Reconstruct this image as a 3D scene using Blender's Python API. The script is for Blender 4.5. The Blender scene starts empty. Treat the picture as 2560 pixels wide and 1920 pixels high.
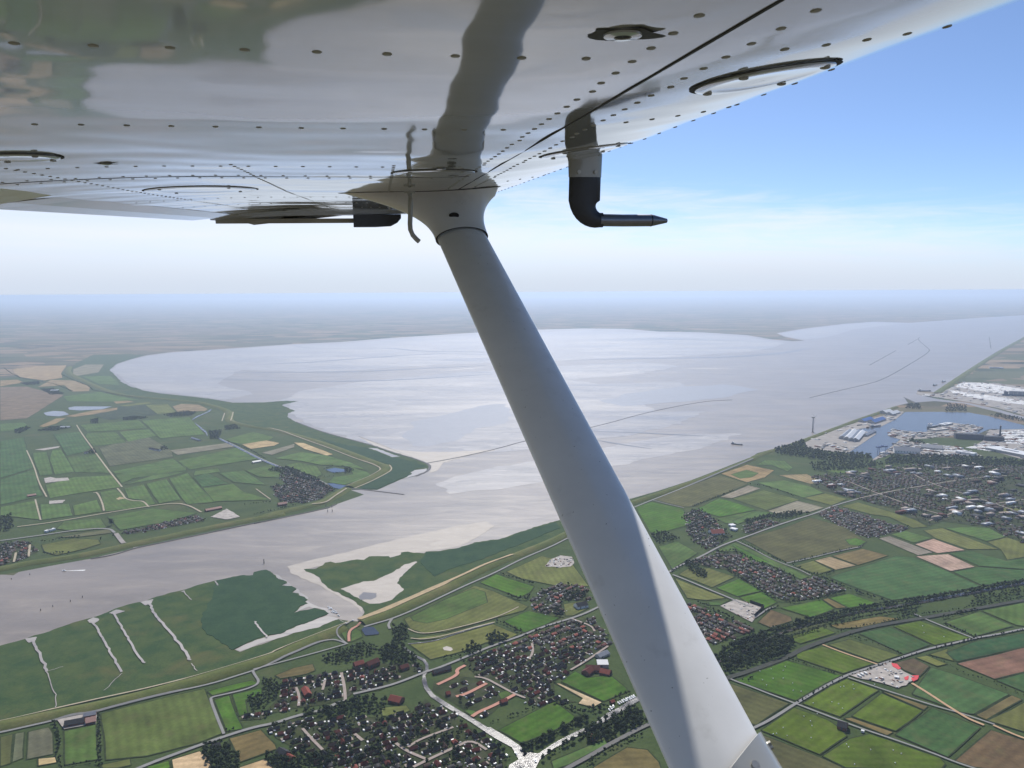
import bpy, math, random
import numpy as np
from mathutils import Matrix, Vector

CAM_ROT = [[0.999985,0.0,0.0055],[-0.000653,0.992936,0.118652],[-0.005461,-0.118654,0.992921]]
sc = bpy.context.scene
ALT = 900.0
# ------------------------------------------------------------------ camera
R = CAM_ROT
cd = bpy.data.cameras.new('camera'); cam = bpy.data.objects.new('camera', cd); sc.collection.objects.link(cam)
cd.sensor_width = 36; cd.lens = 27; cd.clip_start = 0.02; cd.clip_end = 400000
cx = Vector([R[i][0] for i in range(3)]); cy = Vector([R[i][1] for i in range(3)]); cz = Vector([R[i][2] for i in range(3)])
cam.matrix_world = Matrix(((cx.x, cz.x, -cy.x, 0), (cx.y, cz.y, -cy.y, 0), (cx.z, cz.z, -cy.z, ALT), (0, 0, 0, 1)))
sc.camera = cam
# ------------------------------------------------------------------ sky, sun, exposure
SUN_EL, SUN_AZ = 46.0, 0.8          # azimuth to the right of the view direction (+Y)
w = bpy.data.worlds.new('World'); sc.world = w; w.use_nodes = True
nt = w.node_tree; N = nt.nodes; N.clear(); Lk = nt.links.new
out = N.new('ShaderNodeOutputWorld'); bg = N.new('ShaderNodeBackground'); sky = N.new('ShaderNodeTexSky')
sky.sky_type = 'NISHITA'; sky.sun_disc = False; sky.sun_elevation = math.radians(SUN_EL); sky.sun_rotation = math.radians(SUN_AZ)
sky.altitude = ALT; sky.air_density = .68; sky.dust_density = .7; sky.ozone_density = 5.5
bg.inputs['Strength'].default_value = 0.114
tc = N.new('ShaderNodeTexCoord'); sep = N.new('ShaderNodeSeparateXYZ'); Lk(tc.outputs['Generated'], sep.inputs[0])
def M_(op, a, b=None, clamp=False):
    n = N.new('ShaderNodeMath'); n.operation = op; n.use_clamp = clamp
    for i, v in enumerate((a, b)):
        if v is None: continue
        if isinstance(v, (int, float)): n.inputs[i].default_value = v
        else: Lk(v, n.inputs[i])
    return n.outputs[0]
mp = N.new('ShaderNodeMapping'); Lk(tc.outputs['Generated'], mp.inputs[0]); mp.inputs['Scale'].default_value = (1.5, 1.5, 9); mp.inputs['Rotation'].default_value = (0, .06, 0); mp.inputs['Location'].default_value = (.35, .2, .3)
nz = N.new('ShaderNodeTexNoise'); Lk(mp.outputs[0], nz.inputs['Vector']); nz.inputs['Scale'].default_value = 1.6; nz.inputs['Detail'].default_value = 8; nz.inputs['Roughness'].default_value = .55; nz.inputs['Distortion'].default_value = .6
# thin cirrostratus low in the sky, its upper rim frayed by the noise
rim = M_('ADD', M_('MULTIPLY', sep.outputs['X'], -.12), .055); n2 = N.new('ShaderNodeTexNoise'); m3 = N.new('ShaderNodeMapping'); Lk(tc.outputs['Generated'], m3.inputs[0]); m3.inputs['Scale'].default_value = (3, 3, 26); m3.inputs['Rotation'].default_value = (0, .12, 0); Lk(m3.outputs[0], n2.inputs['Vector']); n2.inputs['Scale'].default_value = 2.2; n2.inputs['Detail'].default_value = 9; n2.inputs['Roughness'].default_value = .62; n2.inputs['Distortion'].default_value = .9
rim = M_('ADD', rim, M_('MULTIPLY', nz.outputs['Fac'], .15)); rim = M_('ADD', rim, M_('MULTIPLY', M_('SUBTRACT', n2.outputs['Fac'], .5), .11))
df = M_('SUBTRACT', rim, sep.outputs['Z'])
rp = N.new('ShaderNodeMapRange'); rp.interpolation_type = 'SMOOTHSTEP'; Lk(df, rp.inputs['Value']); rp.inputs['From Min'].default_value = -.03; rp.inputs['From Max'].default_value = .055
cl = M_('MULTIPLY', rp.outputs[0], M_('ADD', M_('MULTIPLY', nz.outputs['Fac'], .9), .3), True)
mx = N.new('ShaderNodeMix'); mx.data_type = 'RGBA'; Lk(cl, mx.inputs['Factor']); Lk(sky.outputs[0], mx.inputs['A']); mx.inputs['B'].default_value = (6.9, 7.05, 7.6, 1)
ve = N.new('ShaderNodeMapRange'); ve.interpolation_type = 'SMOOTHSTEP'; Lk(sep.outputs['Z'], ve.inputs['Value']); ve.inputs['From Min'].default_value = .075; ve.inputs['From Max'].default_value = .0; ve.inputs['To Max'].default_value = .8
m2 = N.new('ShaderNodeMix'); m2.data_type = 'RGBA'; Lk(ve.outputs[0], m2.inputs['Factor']); Lk(mx.outputs['Result'], m2.inputs['A']); m2.inputs['B'].default_value = (4.5, 5.15, 6.2, 1)
Lk(m2.outputs['Result'], bg.inputs[0]); Lk(bg.outputs[0], out.inputs[0])
sd = bpy.data.lights.new('sun', 'SUN'); so = bpy.data.objects.new('sun', sd); sc.collection.objects.link(so)
sd.energy = 4.5; sd.angle = math.radians(.53); sd.color = (1, .96, .90)
az, el = math.radians(SUN_AZ), math.radians(SUN_EL)
SUN = Vector((math.sin(az)*math.cos(el), math.cos(az)*math.cos(el), math.sin(el)))
so.rotation_euler = SUN.to_track_quat('Z', 'Y').to_euler(); so.location = (0, 0, 2000)
sc.view_settings.view_transform = 'Standard'; sc.view_settings.look = 'None'; sc.view_settings.gamma = 1
sc.view_settings.exposure = 0.25
sc.cycles.volume_bounces = 2; sc.cycles.max_bounces = 8; sc.cycles.transparent_max_bounces = 16

# ---- map of the land in metres
SHEETS = [
  ('river','water',0.4,(0,0),[(-4830.9,9170.8),(-5036.0,9632.9),(-5155.8,9965.7),(-5317.9,10698.0),(-5420.9,11391.3),(-5299.9,11998.3),(-4797.1,12555.7),(-3888.2,13752.9),(-3165.7,14248.1),(-2530.3,15308.8),(-1768.6,16229.3),(-874.0,17263.0),(664.2,18575.2),(1792.0,19062.3),(2727.4,18743.9),(3335.5,17337.6),(4209.8,16897.6),(4821.1,15729.1),(4847.6,14255.8),(5042.1,13769.6),(5292.5,13862.0),(5371.6,15108.1),(5662.4,16414.8),(6911.7,18257.2),(8923.7,20762.2),(10481.4,22241.8),(11019.5,21289.7),(12498.6,22567.2),(15235.9,24967.9),(18006.4,27074.6),(33261.6,37263.5),(19769.5,22106.7),(9797.3,14685.7),(7028.7,11120.9),(5214.2,8712.1),(4196.4,7337.0),(3736.8,6678.0),(3661.2,6874.9),(3524.0,6633.6),(3528.1,6329.8),(3650.6,6069.9),(3678.2,5772.1),(3641.6,5395.8),(3652.3,4868.2),(3455.8,4600.9),(3530.6,5228.2),(3596.0,5580.0),(3589.1,5795.6),(3603.5,6049.5),(3442.4,6191.4),(3257.1,6129.9),(3315.9,6436.5),(3171.3,6088.3),(3002.5,5942.1),(2699.3,5630.6),(2327.6,5234.8),(1981.3,4833.7),(1699.0,4525.0),(1550.7,4373.6),(1367.0,4211.5),(1309.1,4118.5),(1125.4,3908.5),(1034.9,3802.5),(854.2,3598.7),(656.1,3401.8),(516.9,3275.6),(326.4,3076.1),(169.4,2951.1),(45.5,2830.2),(-45.7,2731.8),(-139.3,2692.6),(-249.2,2534.3),(-372.3,2440.4),(-424.4,2062.4),(-426.8,2027.3),(-445.3,2027.5),(-485.1,2041.1),(-520.1,2063.7),(-561.8,1995.0),(-640.4,1900.0),(-691.6,1848.5),(-707.4,1859.6),(-882.5,2016.8),(-1081.6,2019.4),(-1289.4,1834.7),(-1494.5,1716.8),(-1711.2,1406.7),(-2067.6,1723.0),(-1911.1,2227.1),(-1662.2,2398.5),(-1649.2,2398.3),(-1614.8,2391.8),(-1616.5,2421.6),(-1539.0,2482.1),(-1448.5,2545.5),(-1351.9,2647.3),(-1359.7,2663.2),(-1318.5,2677.1),(-1177.9,2804.8),(-1064.4,2910.7),(-890.1,3051.7),(-1174.6,2796.8),(-1023.8,2944.8),(-896.1,3051.8),(-777.0,3146.8),(-753.8,3218.0),(-668.1,3369.5),(-745.4,3453.2),(-622.2,3450.6),(-540.4,3651.6),(-477.3,3718.3),(-435.4,3817.0),(-429.5,3921.8),(-455.6,4001.0),(-543.5,4135.4),(-685.7,4298.6),(-827.0,4494.3),(-1031.6,4709.8),(-1262.3,4970.8),(-1524.0,5344.6),(-1645.3,5552.1),(-1694.9,5740.8),(-1670.9,5871.6),(-1843.0,6123.3),(-1881.6,6198.6),(-1796.7,6403.9),(-1917.4,6432.6),(-2066.7,6335.5),(-2325.7,6329.9),(-2567.5,6539.9),(-2825.3,6720.1),(-3217.6,6961.7),(-3459.8,7163.7),(-3743.1,7484.4),(-4086.1,7955.2),(-4312.8,8345.5)]),
  ('tidal_flat','mud',0.7,(60,14),[(-4804.6,9169.4),(-5089.2,9869.1),(-5222.8,10564.5),(-5318.5,11240.2),(-5183.1,11830.2),(-4697.9,12401.9),(-3808.0,13466.6),(-3041.4,13683.3),(-2444.4,14784.9),(-825.2,16288.0),(1698.9,18068.4),(3177.1,16510.5),(4014.8,16110.8),(4612.5,15044.5),(4702.4,13253.5),(4122.7,12147.8),(3447.0,11375.8),(2016.5,10420.8),(1184.2,10285.0),(105.4,9933.7),(-902.8,9605.4),(-1789.8,9004.5),(-2396.9,8808.4),(-3231.1,9083.3),(-2976.2,7669.4),(-2312.4,6877.6),(-2459.0,6494.5),(-2590.4,6599.2),(-2851.2,6782.7),(-3252.5,7038.6),(-3498.5,7245.0),(-3786.8,7573.1)]),
  ('tidal_flat','mud',0.7,(50,14),[(5481.4,14320.7),(5400.7,14970.0),(5707.5,16250.4),(6727.4,17694.5),(8615.7,20042.4),(10095.0,21418.3),(10605.1,20800.3),(9027.7,19059.2),(7859.4,17756.2),(6566.8,15556.3),(5800.1,14541.3)]),
  ('tidal_flat','mud',0.75,(40,22),[(-1558.1,5519.1),(-1975.3,6475.4),(-1951.3,7147.6),(-1548.9,7775.1),(-801.3,8507.4),(588.8,9361.4),(1647.7,9839.7),(2039.7,9277.7),(1407.2,8392.5),(576.5,7851.7),(864.6,7491.4),(1679.0,7622.1),(1615.3,6992.4),(1068.8,6355.2),(1081.4,5707.3),(1439.1,5694.6),(1146.0,5175.7),(701.3,4747.9),(331.8,4502.3),(43.9,4334.7),(-290.5,4180.7),(-446.8,3984.8),(-616.9,4137.3),(-919.6,4562.0),(-1293.4,5096.4)]),
  ('tidal_flat','mud',0.75,(30,14),[(-362.6,3556.2),(-204.4,3797.0),(83.1,4019.8),(508.4,4379.1),(1065.4,4805.4),(1443.1,4794.1),(1107.6,4362.7),(686.4,4053.7),(231.3,3660.9),(-76.0,3438.9),(-274.3,3393.5)]),
  ('shallow_pool','pool',0.9,(70,34),[(-727.9,4790.1),(-690.0,5289.5),(-446.3,5761.5),(-140.5,6170.0),(-44.2,6166.3),(-38.2,5213.9),(-119.9,5216.5),(-290.8,4822.9),(-359.3,4604.4),(-508.7,4485.5),(-556.4,4486.8),(-642.3,4655.1)]),
  ('shallow_pool','pool',0.9,(110,45),[(736.0,6368.4),(1250.9,7008.3),(2029.0,7437.4),(2267.1,6964.1),(1598.3,6334.3),(1158.6,6120.5),(886.5,6021.2)]),
  ('sand_bank','sand',0.75,(12,3),[(-750.6,2457.4),(-712.1,2494.7),(-581.8,2599.3),(-415.9,2742.8),(-230.0,2885.3),(-103.2,2952.6),(-69.5,2882.4),(-188.5,2649.5),(-302.1,2601.7),(-390.8,2568.7),(-422.5,2535.7),(-505.5,2517.3),(-545.0,2511.4),(-595.8,2486.4),(-631.6,2468.0),(-684.0,2431.7),(-638.8,2383.1),(-608.0,2336.5),(-547.6,2248.3),(-470.9,2170.9),(-433.1,2117.5),(-424.1,2080.4),(-469.8,2146.5),(-522.1,2206.6),(-599.0,2291.9),(-672.4,2348.8),(-715.5,2396.0)]),
  ('sand_bank','sand',0.78,(12,3),[(-982.7,4797.7),(-827.0,4494.3),(-685.7,4298.6),(-541.3,4118.4),(-448.5,4000.8),(-419.1,3921.6),(-417.2,3773.2),(-382.6,3830.4),(-364.7,4014.8),(-253.5,4179.7),(-100.6,4319.9),(-101.2,4349.9),(-335.6,4289.2),(-525.7,4294.3),(-689.6,4373.4),(-825.4,4575.9)]),
  ('mud_bank','mud',0.8,(7,2.5),[(-770.0,2390.9),(-720.1,2338.1),(-660.7,2260.5),(-615.5,2197.8),(-595.9,2153.1),(-530.9,2109.4),(-488.1,2054.4),(-521.2,2068.2),(-554.0,2109.8),(-589.6,2129.0),(-622.9,2083.1),(-606.3,2148.4),(-649.9,2228.9),(-716.9,2284.9),(-708.7,2313.3),(-755.0,2355.7)]),
  ('mud_bank','mud',0.8,(7,2.5),[(-521.2,2068.2),(-486.1,2045.5),(-461.9,2019.1),(-485.1,2041.1),(-525.4,1994.5),(-586.5,1954.2),(-624.3,1915.2),(-642.9,1907.7),(-672.0,1870.3),(-692.1,1850.0),(-708.4,1859.6),(-673.3,1915.8),(-622.2,1954.7),(-574.8,2016.3)]),
  ('salt_marsh','marsh',1.0,(10,3),[(-1715.5,1564.0),(-1510.1,1735.9),(-1325.5,1889.3),(-1283.9,1927.1),(-1272.4,1948.3),(-1247.7,1972.2),(-1235.1,1993.5),(-1214.3,2027.1),(-1181.5,2061.6),(-1151.5,2097.4),(-1144.3,2120.5),(-1123.7,2148.7),(-1082.7,2177.3),(-1064.8,2207.1),(-1010.7,2258.1),(-981.0,2295.2),(-944.7,2330.1),(-894.9,2367.1),(-842.8,2376.7),(-819.1,2409.5),(-809.5,2420.2),(-792.2,2406.7),(-771.8,2382.7),(-766.4,2379.1),(-754.3,2353.4),(-716.1,2324.5),(-708.5,2310.0),(-719.3,2286.0),(-684.1,2285.5),(-664.2,2258.4),(-669.6,2234.3),(-649.0,2225.8),(-643.1,2211.3),(-620.3,2200.9),(-609.0,2177.7),(-614.1,2163.0),(-600.0,2151.2),(-613.6,2132.2),(-625.4,2078.6),(-613.5,2090.2),(-570.7,2115.6),(-553.5,2107.9),(-523.9,2079.9),(-545.7,2046.3),(-574.1,2013.7),(-601.1,1980.5),(-621.7,1953.0),(-646.2,1940.6),(-674.6,1919.7),(-694.8,1887.0),(-709.2,1874.4),(-707.4,1859.6),(-691.6,1848.5),(-670.7,1866.6),(-623.1,1911.3),(-525.4,1994.5),(-485.1,2041.1),(-461.5,2017.4),(-486.8,1984.0),(-543.1,1924.3),(-596.2,1867.9),(-644.2,1807.5),(-693.0,1760.6),(-743.2,1725.5),(-750.1,1726.9),(-795.4,1700.4),(-853.1,1664.6),(-916.1,1633.2),(-966.6,1605.5),(-1002.7,1586.7),(-1048.9,1557.8),(-1091.2,1535.0),(-1371.7,1378.2)]),
  ('reed_bed','reed',1.9,(9,3.5),[(-938.4,2335.7),(-910.8,2352.3),(-865.5,2380.6),(-837.5,2380.2),(-838.9,2403.8),(-821.0,2415.6),(-809.9,2421.4),(-792.2,2406.7),(-771.8,2382.7),(-759.3,2355.8),(-719.5,2324.6),(-711.9,2310.0),(-722.0,2288.2),(-684.1,2285.5),(-666.8,2260.6),(-669.6,2234.3),(-651.1,2225.8),(-644.8,2210.3),(-620.8,2199.9),(-610.2,2177.7),(-614.1,2163.0),(-601.2,2151.2),(-615.5,2132.2),(-625.4,2078.6),(-613.5,2090.2),(-570.5,2114.6),(-553.0,2106.0),(-525.6,2079.0),(-546.1,2048.0),(-574.5,2015.4),(-601.6,1982.2),(-622.2,1954.7),(-647.0,1942.9),(-675.4,1922.0),(-695.6,1889.3),(-710.0,1876.7),(-717.2,1863.4),(-775.0,1917.0),(-825.5,1965.3),(-867.0,2033.0),(-891.7,2152.3),(-907.1,2232.5)]),
  ('salt_marsh','marsh',1.0,(9,3),[(-684.0,2431.7),(-648.2,2437.2),(-631.6,2468.0),(-633.3,2493.4),(-615.4,2503.4),(-595.8,2486.4),(-545.0,2511.4),(-529.5,2524.2),(-505.5,2517.3),(-493.5,2550.2),(-467.1,2556.4),(-427.5,2553.1),(-420.2,2535.7),(-392.1,2562.0),(-389.1,2589.3),(-367.1,2598.6),(-346.6,2584.4),(-309.1,2581.1),(-301.7,2597.5),(-255.3,2600.9),(-188.1,2642.3),(-139.3,2692.6),(-45.7,2731.8),(45.5,2830.2),(169.4,2951.1),(326.4,3076.1),(516.9,3275.6),(502.2,3180.4),(309.3,2911.5),(191.4,2741.6),(140.2,2665.8),(72.7,2645.1),(-3.3,2549.0),(-92.5,2478.5),(-226.3,2286.5),(-283.5,2213.4),(-363.6,2114.7),(-425.7,2040.3),(-424.4,2062.4),(-425.9,2089.6),(-440.7,2127.0),(-471.5,2173.8),(-505.6,2204.3),(-548.4,2251.5),(-597.7,2311.7),(-608.8,2339.9),(-639.7,2386.6),(-671.9,2410.9)]),
  ('reed_bed','reed',1.9,(9,3),[(-301.1,2592.0),(-254.7,2594.0),(-187.4,2632.2),(-138.6,2679.3),(-45.5,2718.1),(45.3,2815.5),(168.5,2935.1),(181.3,2862.6),(25.5,2667.7),(-111.7,2512.3),(-212.4,2419.6),(-249.5,2354.0),(-313.6,2501.3)]),
  ('sand_spit','sand',1.3,(7,2),[(-528.0,2260.7),(-468.1,2320.9),(-439.1,2322.7),(-398.7,2385.3),(-358.8,2470.1),(-326.8,2498.9),(-321.3,2491.1),(-343.2,2420.4),(-359.2,2349.9),(-360.2,2299.4),(-333.4,2255.8),(-357.5,2174.2),(-388.0,2145.4),(-419.2,2145.8),(-453.1,2180.5),(-494.4,2226.7)]),
  ('pond','channel',1.6,(4,1.2),[(-461.1,2200.7),(-453.0,2231.3),(-413.7,2225.5),(-406.3,2194.9),(-421.0,2177.1),(-452.2,2175.6)]),
  ('salt_marsh','marsh',1.0,(14,5),[(-2667.1,6502.7),(-2512.6,6456.0),(-2320.0,6314.2),(-2061.6,6319.7),(-1912.6,6416.4),(-1800.2,6396.0),(-1874.9,6183.4),(-1838.7,6108.5),(-1674.2,5865.0),(-1691.0,5734.2),(-1643.3,5552.0),(-1522.1,5344.5),(-1264.7,4980.6),(-1031.6,4709.8),(-827.0,4494.3),(-685.7,4298.6),(-543.5,4135.4),(-459.9,4007.5),(-436.5,3922.0),(-442.2,3817.2),(-482.4,3732.4),(-544.8,3659.7),(-623.4,3457.8),(-746.9,3460.5),(-679.4,3668.2),(-628.3,3926.7),(-721.6,4023.7),(-945.4,4305.5),(-1177.4,4627.8),(-1534.8,5003.6),(-1755.4,5136.7),(-2000.5,5388.5),(-2125.4,5788.3),(-2357.5,6106.1),(-2599.8,6419.3)]),
  ('reed_bed','reed',1.9,(16,5),[(-1198.9,4714.6),(-986.6,4498.8),(-852.1,4416.2),(-777.3,4301.0),(-661.0,4138.4),(-597.4,4102.9),(-496.3,3986.1),(-453.9,3922.4),(-505.1,3833.3),(-524.6,3775.8),(-500.8,3746.8),(-548.8,3665.2),(-624.3,3462.7),(-717.0,3464.7),(-679.4,3668.2),(-607.4,3835.8),(-633.1,3957.9),(-727.3,4056.4),(-953.4,4342.8)]),
  ('salt_marsh','marsh',1.0,(40,12),[(-5778.7,11639.3),(-5494.1,11445.2),(-5314.7,10676.3),(-5136.2,9927.3),(-4829.3,9170.8),(-4312.8,8345.5),(-4073.6,7930.5),(-3732.3,7462.5),(-3450.3,7143.6),(-3209.0,6942.7),(-2818.0,6702.4),(-2561.1,6523.1),(-2317.2,6291.0),(-2147.7,5822.0),(-2357.5,6106.1),(-2601.9,6340.6),(-3015.2,6516.4),(-3310.7,6653.5),(-3605.0,6885.8),(-4033.5,7391.6),(-4584.9,8101.8),(-5142.8,8879.7),(-5712.8,9998.8),(-6307.5,11549.9)]),
  ('mud_bank','mud',1.2,(8,2),[(-844.2,4416.0),(-783.8,4338.3),(-663.6,4155.7),(-621.9,4171.9),(-695.2,4262.3),(-786.0,4395.2)]),
  ('mud_bank','mud',1.2,(8,2),[(-525.6,3833.8),(-479.7,3847.5),(-441.9,3876.5),(-435.4,3817.0),(-479.1,3732.3),(-533.9,3651.4),(-502.6,3761.0)]),
  ('harbour_basin','harbour',0.6,(0,0),[(1858.7,4194.9),(2292.2,4768.6),(2274.1,4838.9),(2249.3,4935.9),(2450.5,5029.6),(2691.2,5317.9),(2921.6,5641.9),(3193.7,5632.2),(3369.2,5594.3),(3411.3,5439.3),(3412.7,5050.3),(3409.8,4804.4),(3316.7,4670.5),(3299.3,4879.1),(3093.8,4909.7),(2855.4,4684.1),(2795.0,4708.2),(3100.1,4983.8),(2972.6,5170.1),(2660.0,4827.2),(2577.2,4783.1),(2468.6,4904.7),(2340.8,4721.7),(2357.8,4589.9),(2056.5,4189.7),(1933.9,4038.5),(1958.5,4122.3),(1967.2,4156.7)]),
  ('quay','concrete',1.5,(0,0),[(1730.4,4483.2),(1858.0,4647.5),(2111.9,4940.2),(2362.8,5190.0),(2405.1,5243.3),(2668.2,5464.8),(2918.1,5674.2),(2905.5,5629.7),(2691.2,5317.9),(2450.5,5029.6),(2386.5,5006.2),(2249.3,4935.9),(2274.1,4838.9),(2296.3,4768.5),(1866.0,4194.7),(1717.8,4289.6),(1708.6,4384.8)]),
  ('quay','concrete',1.5,(0,0),[(2340.8,4721.7),(2475.7,4919.1),(2589.2,4805.9),(2665.0,4836.5),(2816.1,5018.0),(2987.5,5180.4),(3100.1,4983.8),(2855.4,4684.1),(2762.4,4709.2),(2524.6,4606.5),(2351.3,4568.9)]),
  ('quay','concrete',1.5,(0,0),[(2347.3,4569.0),(2437.0,4443.3),(2562.5,4361.2),(2561.5,4106.6),(2256.7,4080.4),(2115.0,4188.1),(1904.3,3990.2),(1933.9,4038.5),(2056.5,4189.7)]),
  ('quay','concrete',1.5,(0,0),[(3594.4,6765.7),(3701.2,6626.2),(4008.8,6985.0),(4426.6,7491.9),(4677.2,7369.0),(4780.4,6951.0),(3747.7,5427.7),(3684.1,5459.9),(3710.4,5825.2),(3676.6,6113.7),(3577.4,6401.1),(3517.3,6607.5)]),
  ('quay','concrete',1.5,(0,0),[(3079.1,4885.9),(3315.0,4902.8),(3409.8,4804.4),(2849.8,3998.8),(2718.2,4002.1),(2687.1,4263.5),(2616.0,4321.5),(2809.6,4514.0)]),
  ('canal','canal',1.6,(0,0),[(-278.0,1869.3),(-243.6,1825.3),(-217.5,1800.5),(-207.7,1776.5),(-203.5,1746.6),(-208.7,1720.9),(-202.8,1695.8),(-196.7,1668.3),(-179.5,1634.6),(-144.8,1595.9),(-113.3,1563.2),(-83.0,1531.6),(-53.9,1501.3),(-48.3,1501.2),(-14.8,1467.2),(13.3,1434.6),(19.6,1414.4),(48.3,1409.8),(78.9,1443.0),(121.9,1480.1),(166.1,1509.0),(196.1,1549.5),(231.5,1578.4),(266.2,1614.0),(392.9,1718.7),(555.0,1821.6),(692.7,1932.7),(814.9,2002.7),(979.4,2077.3),(1126.9,2122.8),(1229.0,2162.2),(1362.1,2208.7),(1816.5,2370.6),(1801.2,2349.8),(1349.6,2187.4),(1216.3,2138.9),(1118.3,2105.9),(973.4,2063.7),(810.0,1990.1),(688.7,1920.9),(551.3,1809.0),(389.6,1703.6),(265.6,1591.7),(231.8,1559.7),(199.2,1528.8),(164.5,1494.2),(120.4,1461.2),(77.9,1425.0),(50.2,1390.3),(36.1,1348.9),(-14.0,1341.3),(-9.1,1373.9),(8.9,1390.7),(-4.0,1430.2),(-38.9,1462.7),(-64.6,1491.6),(-91.0,1521.6),(-118.2,1550.1),(-149.5,1582.3),(-186.0,1624.4),(-205.2,1662.4),(-213.7,1695.9),(-215.3,1724.1),(-211.9,1750.0),(-214.5,1773.2),(-223.3,1793.7),(-245.6,1814.8),(-280.4,1861.9)]),
  ('creek_mouth','mud',2.2,(4,1.5),[(-1285.7,1927.2),(-1262.1,1940.2),(-1250.3,1913.5),(-1259.5,1902.1)]),
  ('creek_mouth','mud',2.2,(4,1.5),[(-1182.0,2035.3),(-1176.3,2058.9),(-1152.3,2045.4),(-1149.9,2023.7),(-1158.6,2019.5)]),
  ('creek_mouth','mud',2.2,(4,1.5),[(-1148.1,2087.3),(-1139.0,2110.1),(-1106.9,2103.2),(-1123.9,2080.6)]),
  ('creek_mouth','mud',2.2,(4,1.5),[(-1094.4,2164.8),(-1067.1,2186.0),(-1058.3,2154.5),(-1069.1,2140.3)]),
  ('creek_mouth','mud',2.2,(4,1.5),[(-1013.0,2244.4),(-1001.2,2254.7),(-994.3,2233.7)]),
  ('building_yard','rubble',2.2,(6,2),[(104.4,2444.1),(127.4,2507.2),(161.4,2546.3),(201.7,2535.0),(205.3,2467.5),(190.1,2442.8),(154.1,2428.6)]),
  ('building_yard','rubble',2.2,(6,2),[(788.5,1709.8),(861.1,1744.4),(917.6,1775.1),(919.9,1753.6),(925.8,1721.0),(939.4,1698.8),(912.8,1671.4),(874.9,1650.9),(855.0,1666.0),(832.5,1683.2)]),
  ('parking_yard','rubble',2.2,(0,0),[(593.9,2114.0),(653.6,2161.3),(714.8,2103.0),(651.6,2004.0)]),
  ('farmyard','rubble',2.2,(0,0),[(-971.2,1537.9),(-943.8,1554.7),(-899.6,1563.2),(-881.6,1524.3),(-936.5,1502.5)]),
  ('farmyard','rubble',2.2,(3,1),[(-2309.6,3705.4),(-2292.9,3732.5),(-2249.7,3704.0),(-2197.7,3716.5),(-2159.7,3661.5),(-2246.1,3610.9)]),
  ('farmyard','rubble',2.2,(3,1),[(-2033.0,3286.5),(-1972.1,3302.6),(-1954.9,3252.7),(-2003.3,3236.8)]),
  ('farmyard','rubble',2.2,(3,1),[(-2790.7,4411.2),(-2759.0,4448.8),(-2702.9,4514.3),(-2682.8,4466.2),(-2723.6,4390.3)]),
  ('farmyard','rubble',2.2,(3,1),[(-1225.3,3030.0),(-1202.8,3145.1),(-1165.9,3104.9),(-1105.5,3027.7),(-1146.3,2991.7)]),
  ('farmyard','sanddry',2.2,(3,1),[(-1754.3,3313.5),(-1753.5,3346.8),(-1718.2,3323.8),(-1734.5,3297.8)]),
  ('pond','darkpond',1.7,(0,0),[(-408.8,1972.3),(-403.4,1991.3),(-379.4,1988.5),(-356.8,1951.3),(-357.2,1943.3),(-391.1,1935.8)]),
  ('pond','sand',1.7,(0,0),[(-180.3,1862.9),(-170.9,1871.7),(-158.3,1864.1),(-153.4,1853.1),(-158.5,1844.4),(-175.8,1849.7)]),
  ('pond','darkpond',1.7,(0,0),[(-3593.2,5820.5),(-3575.2,5919.6),(-3470.5,5882.3),(-3344.7,5734.4),(-3370.8,5641.4),(-3488.5,5688.9)]),
  ('pond','darkpond',1.7,(0,0),[(-3552.0,6078.4),(-3539.1,6150.0),(-3231.2,6138.6),(-3234.6,5982.6),(-3374.8,5932.8),(-3479.8,5970.8)]),
  ('pond','darkpond',1.7,(0,0),[(-959.7,3859.0),(-921.9,3903.2),(-849.7,3856.3),(-847.1,3812.2),(-902.9,3790.4)]),
  ('pond','darkpond',1.7,(0,0),[(-881.3,3572.8),(-852.6,3572.2),(-779.6,3527.5),(-797.4,3466.4),(-834.0,3491.6)]),
  ('canal','canal',1.7,(0,0),[(-2356.2,5964.6),(-2323.9,5828.2),(-2313.1,5574.8),(-2291.0,5426.6),(-2132.3,5174.6),(-2005.8,4969.2),(-1940.9,4826.0),(-1947.8,4826.2),(-2005.0,4945.1),(-2120.3,5122.3),(-2293.5,5409.5),(-2335.6,5606.0),(-2342.2,5848.8),(-2366.7,5951.1)]),
]
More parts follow.
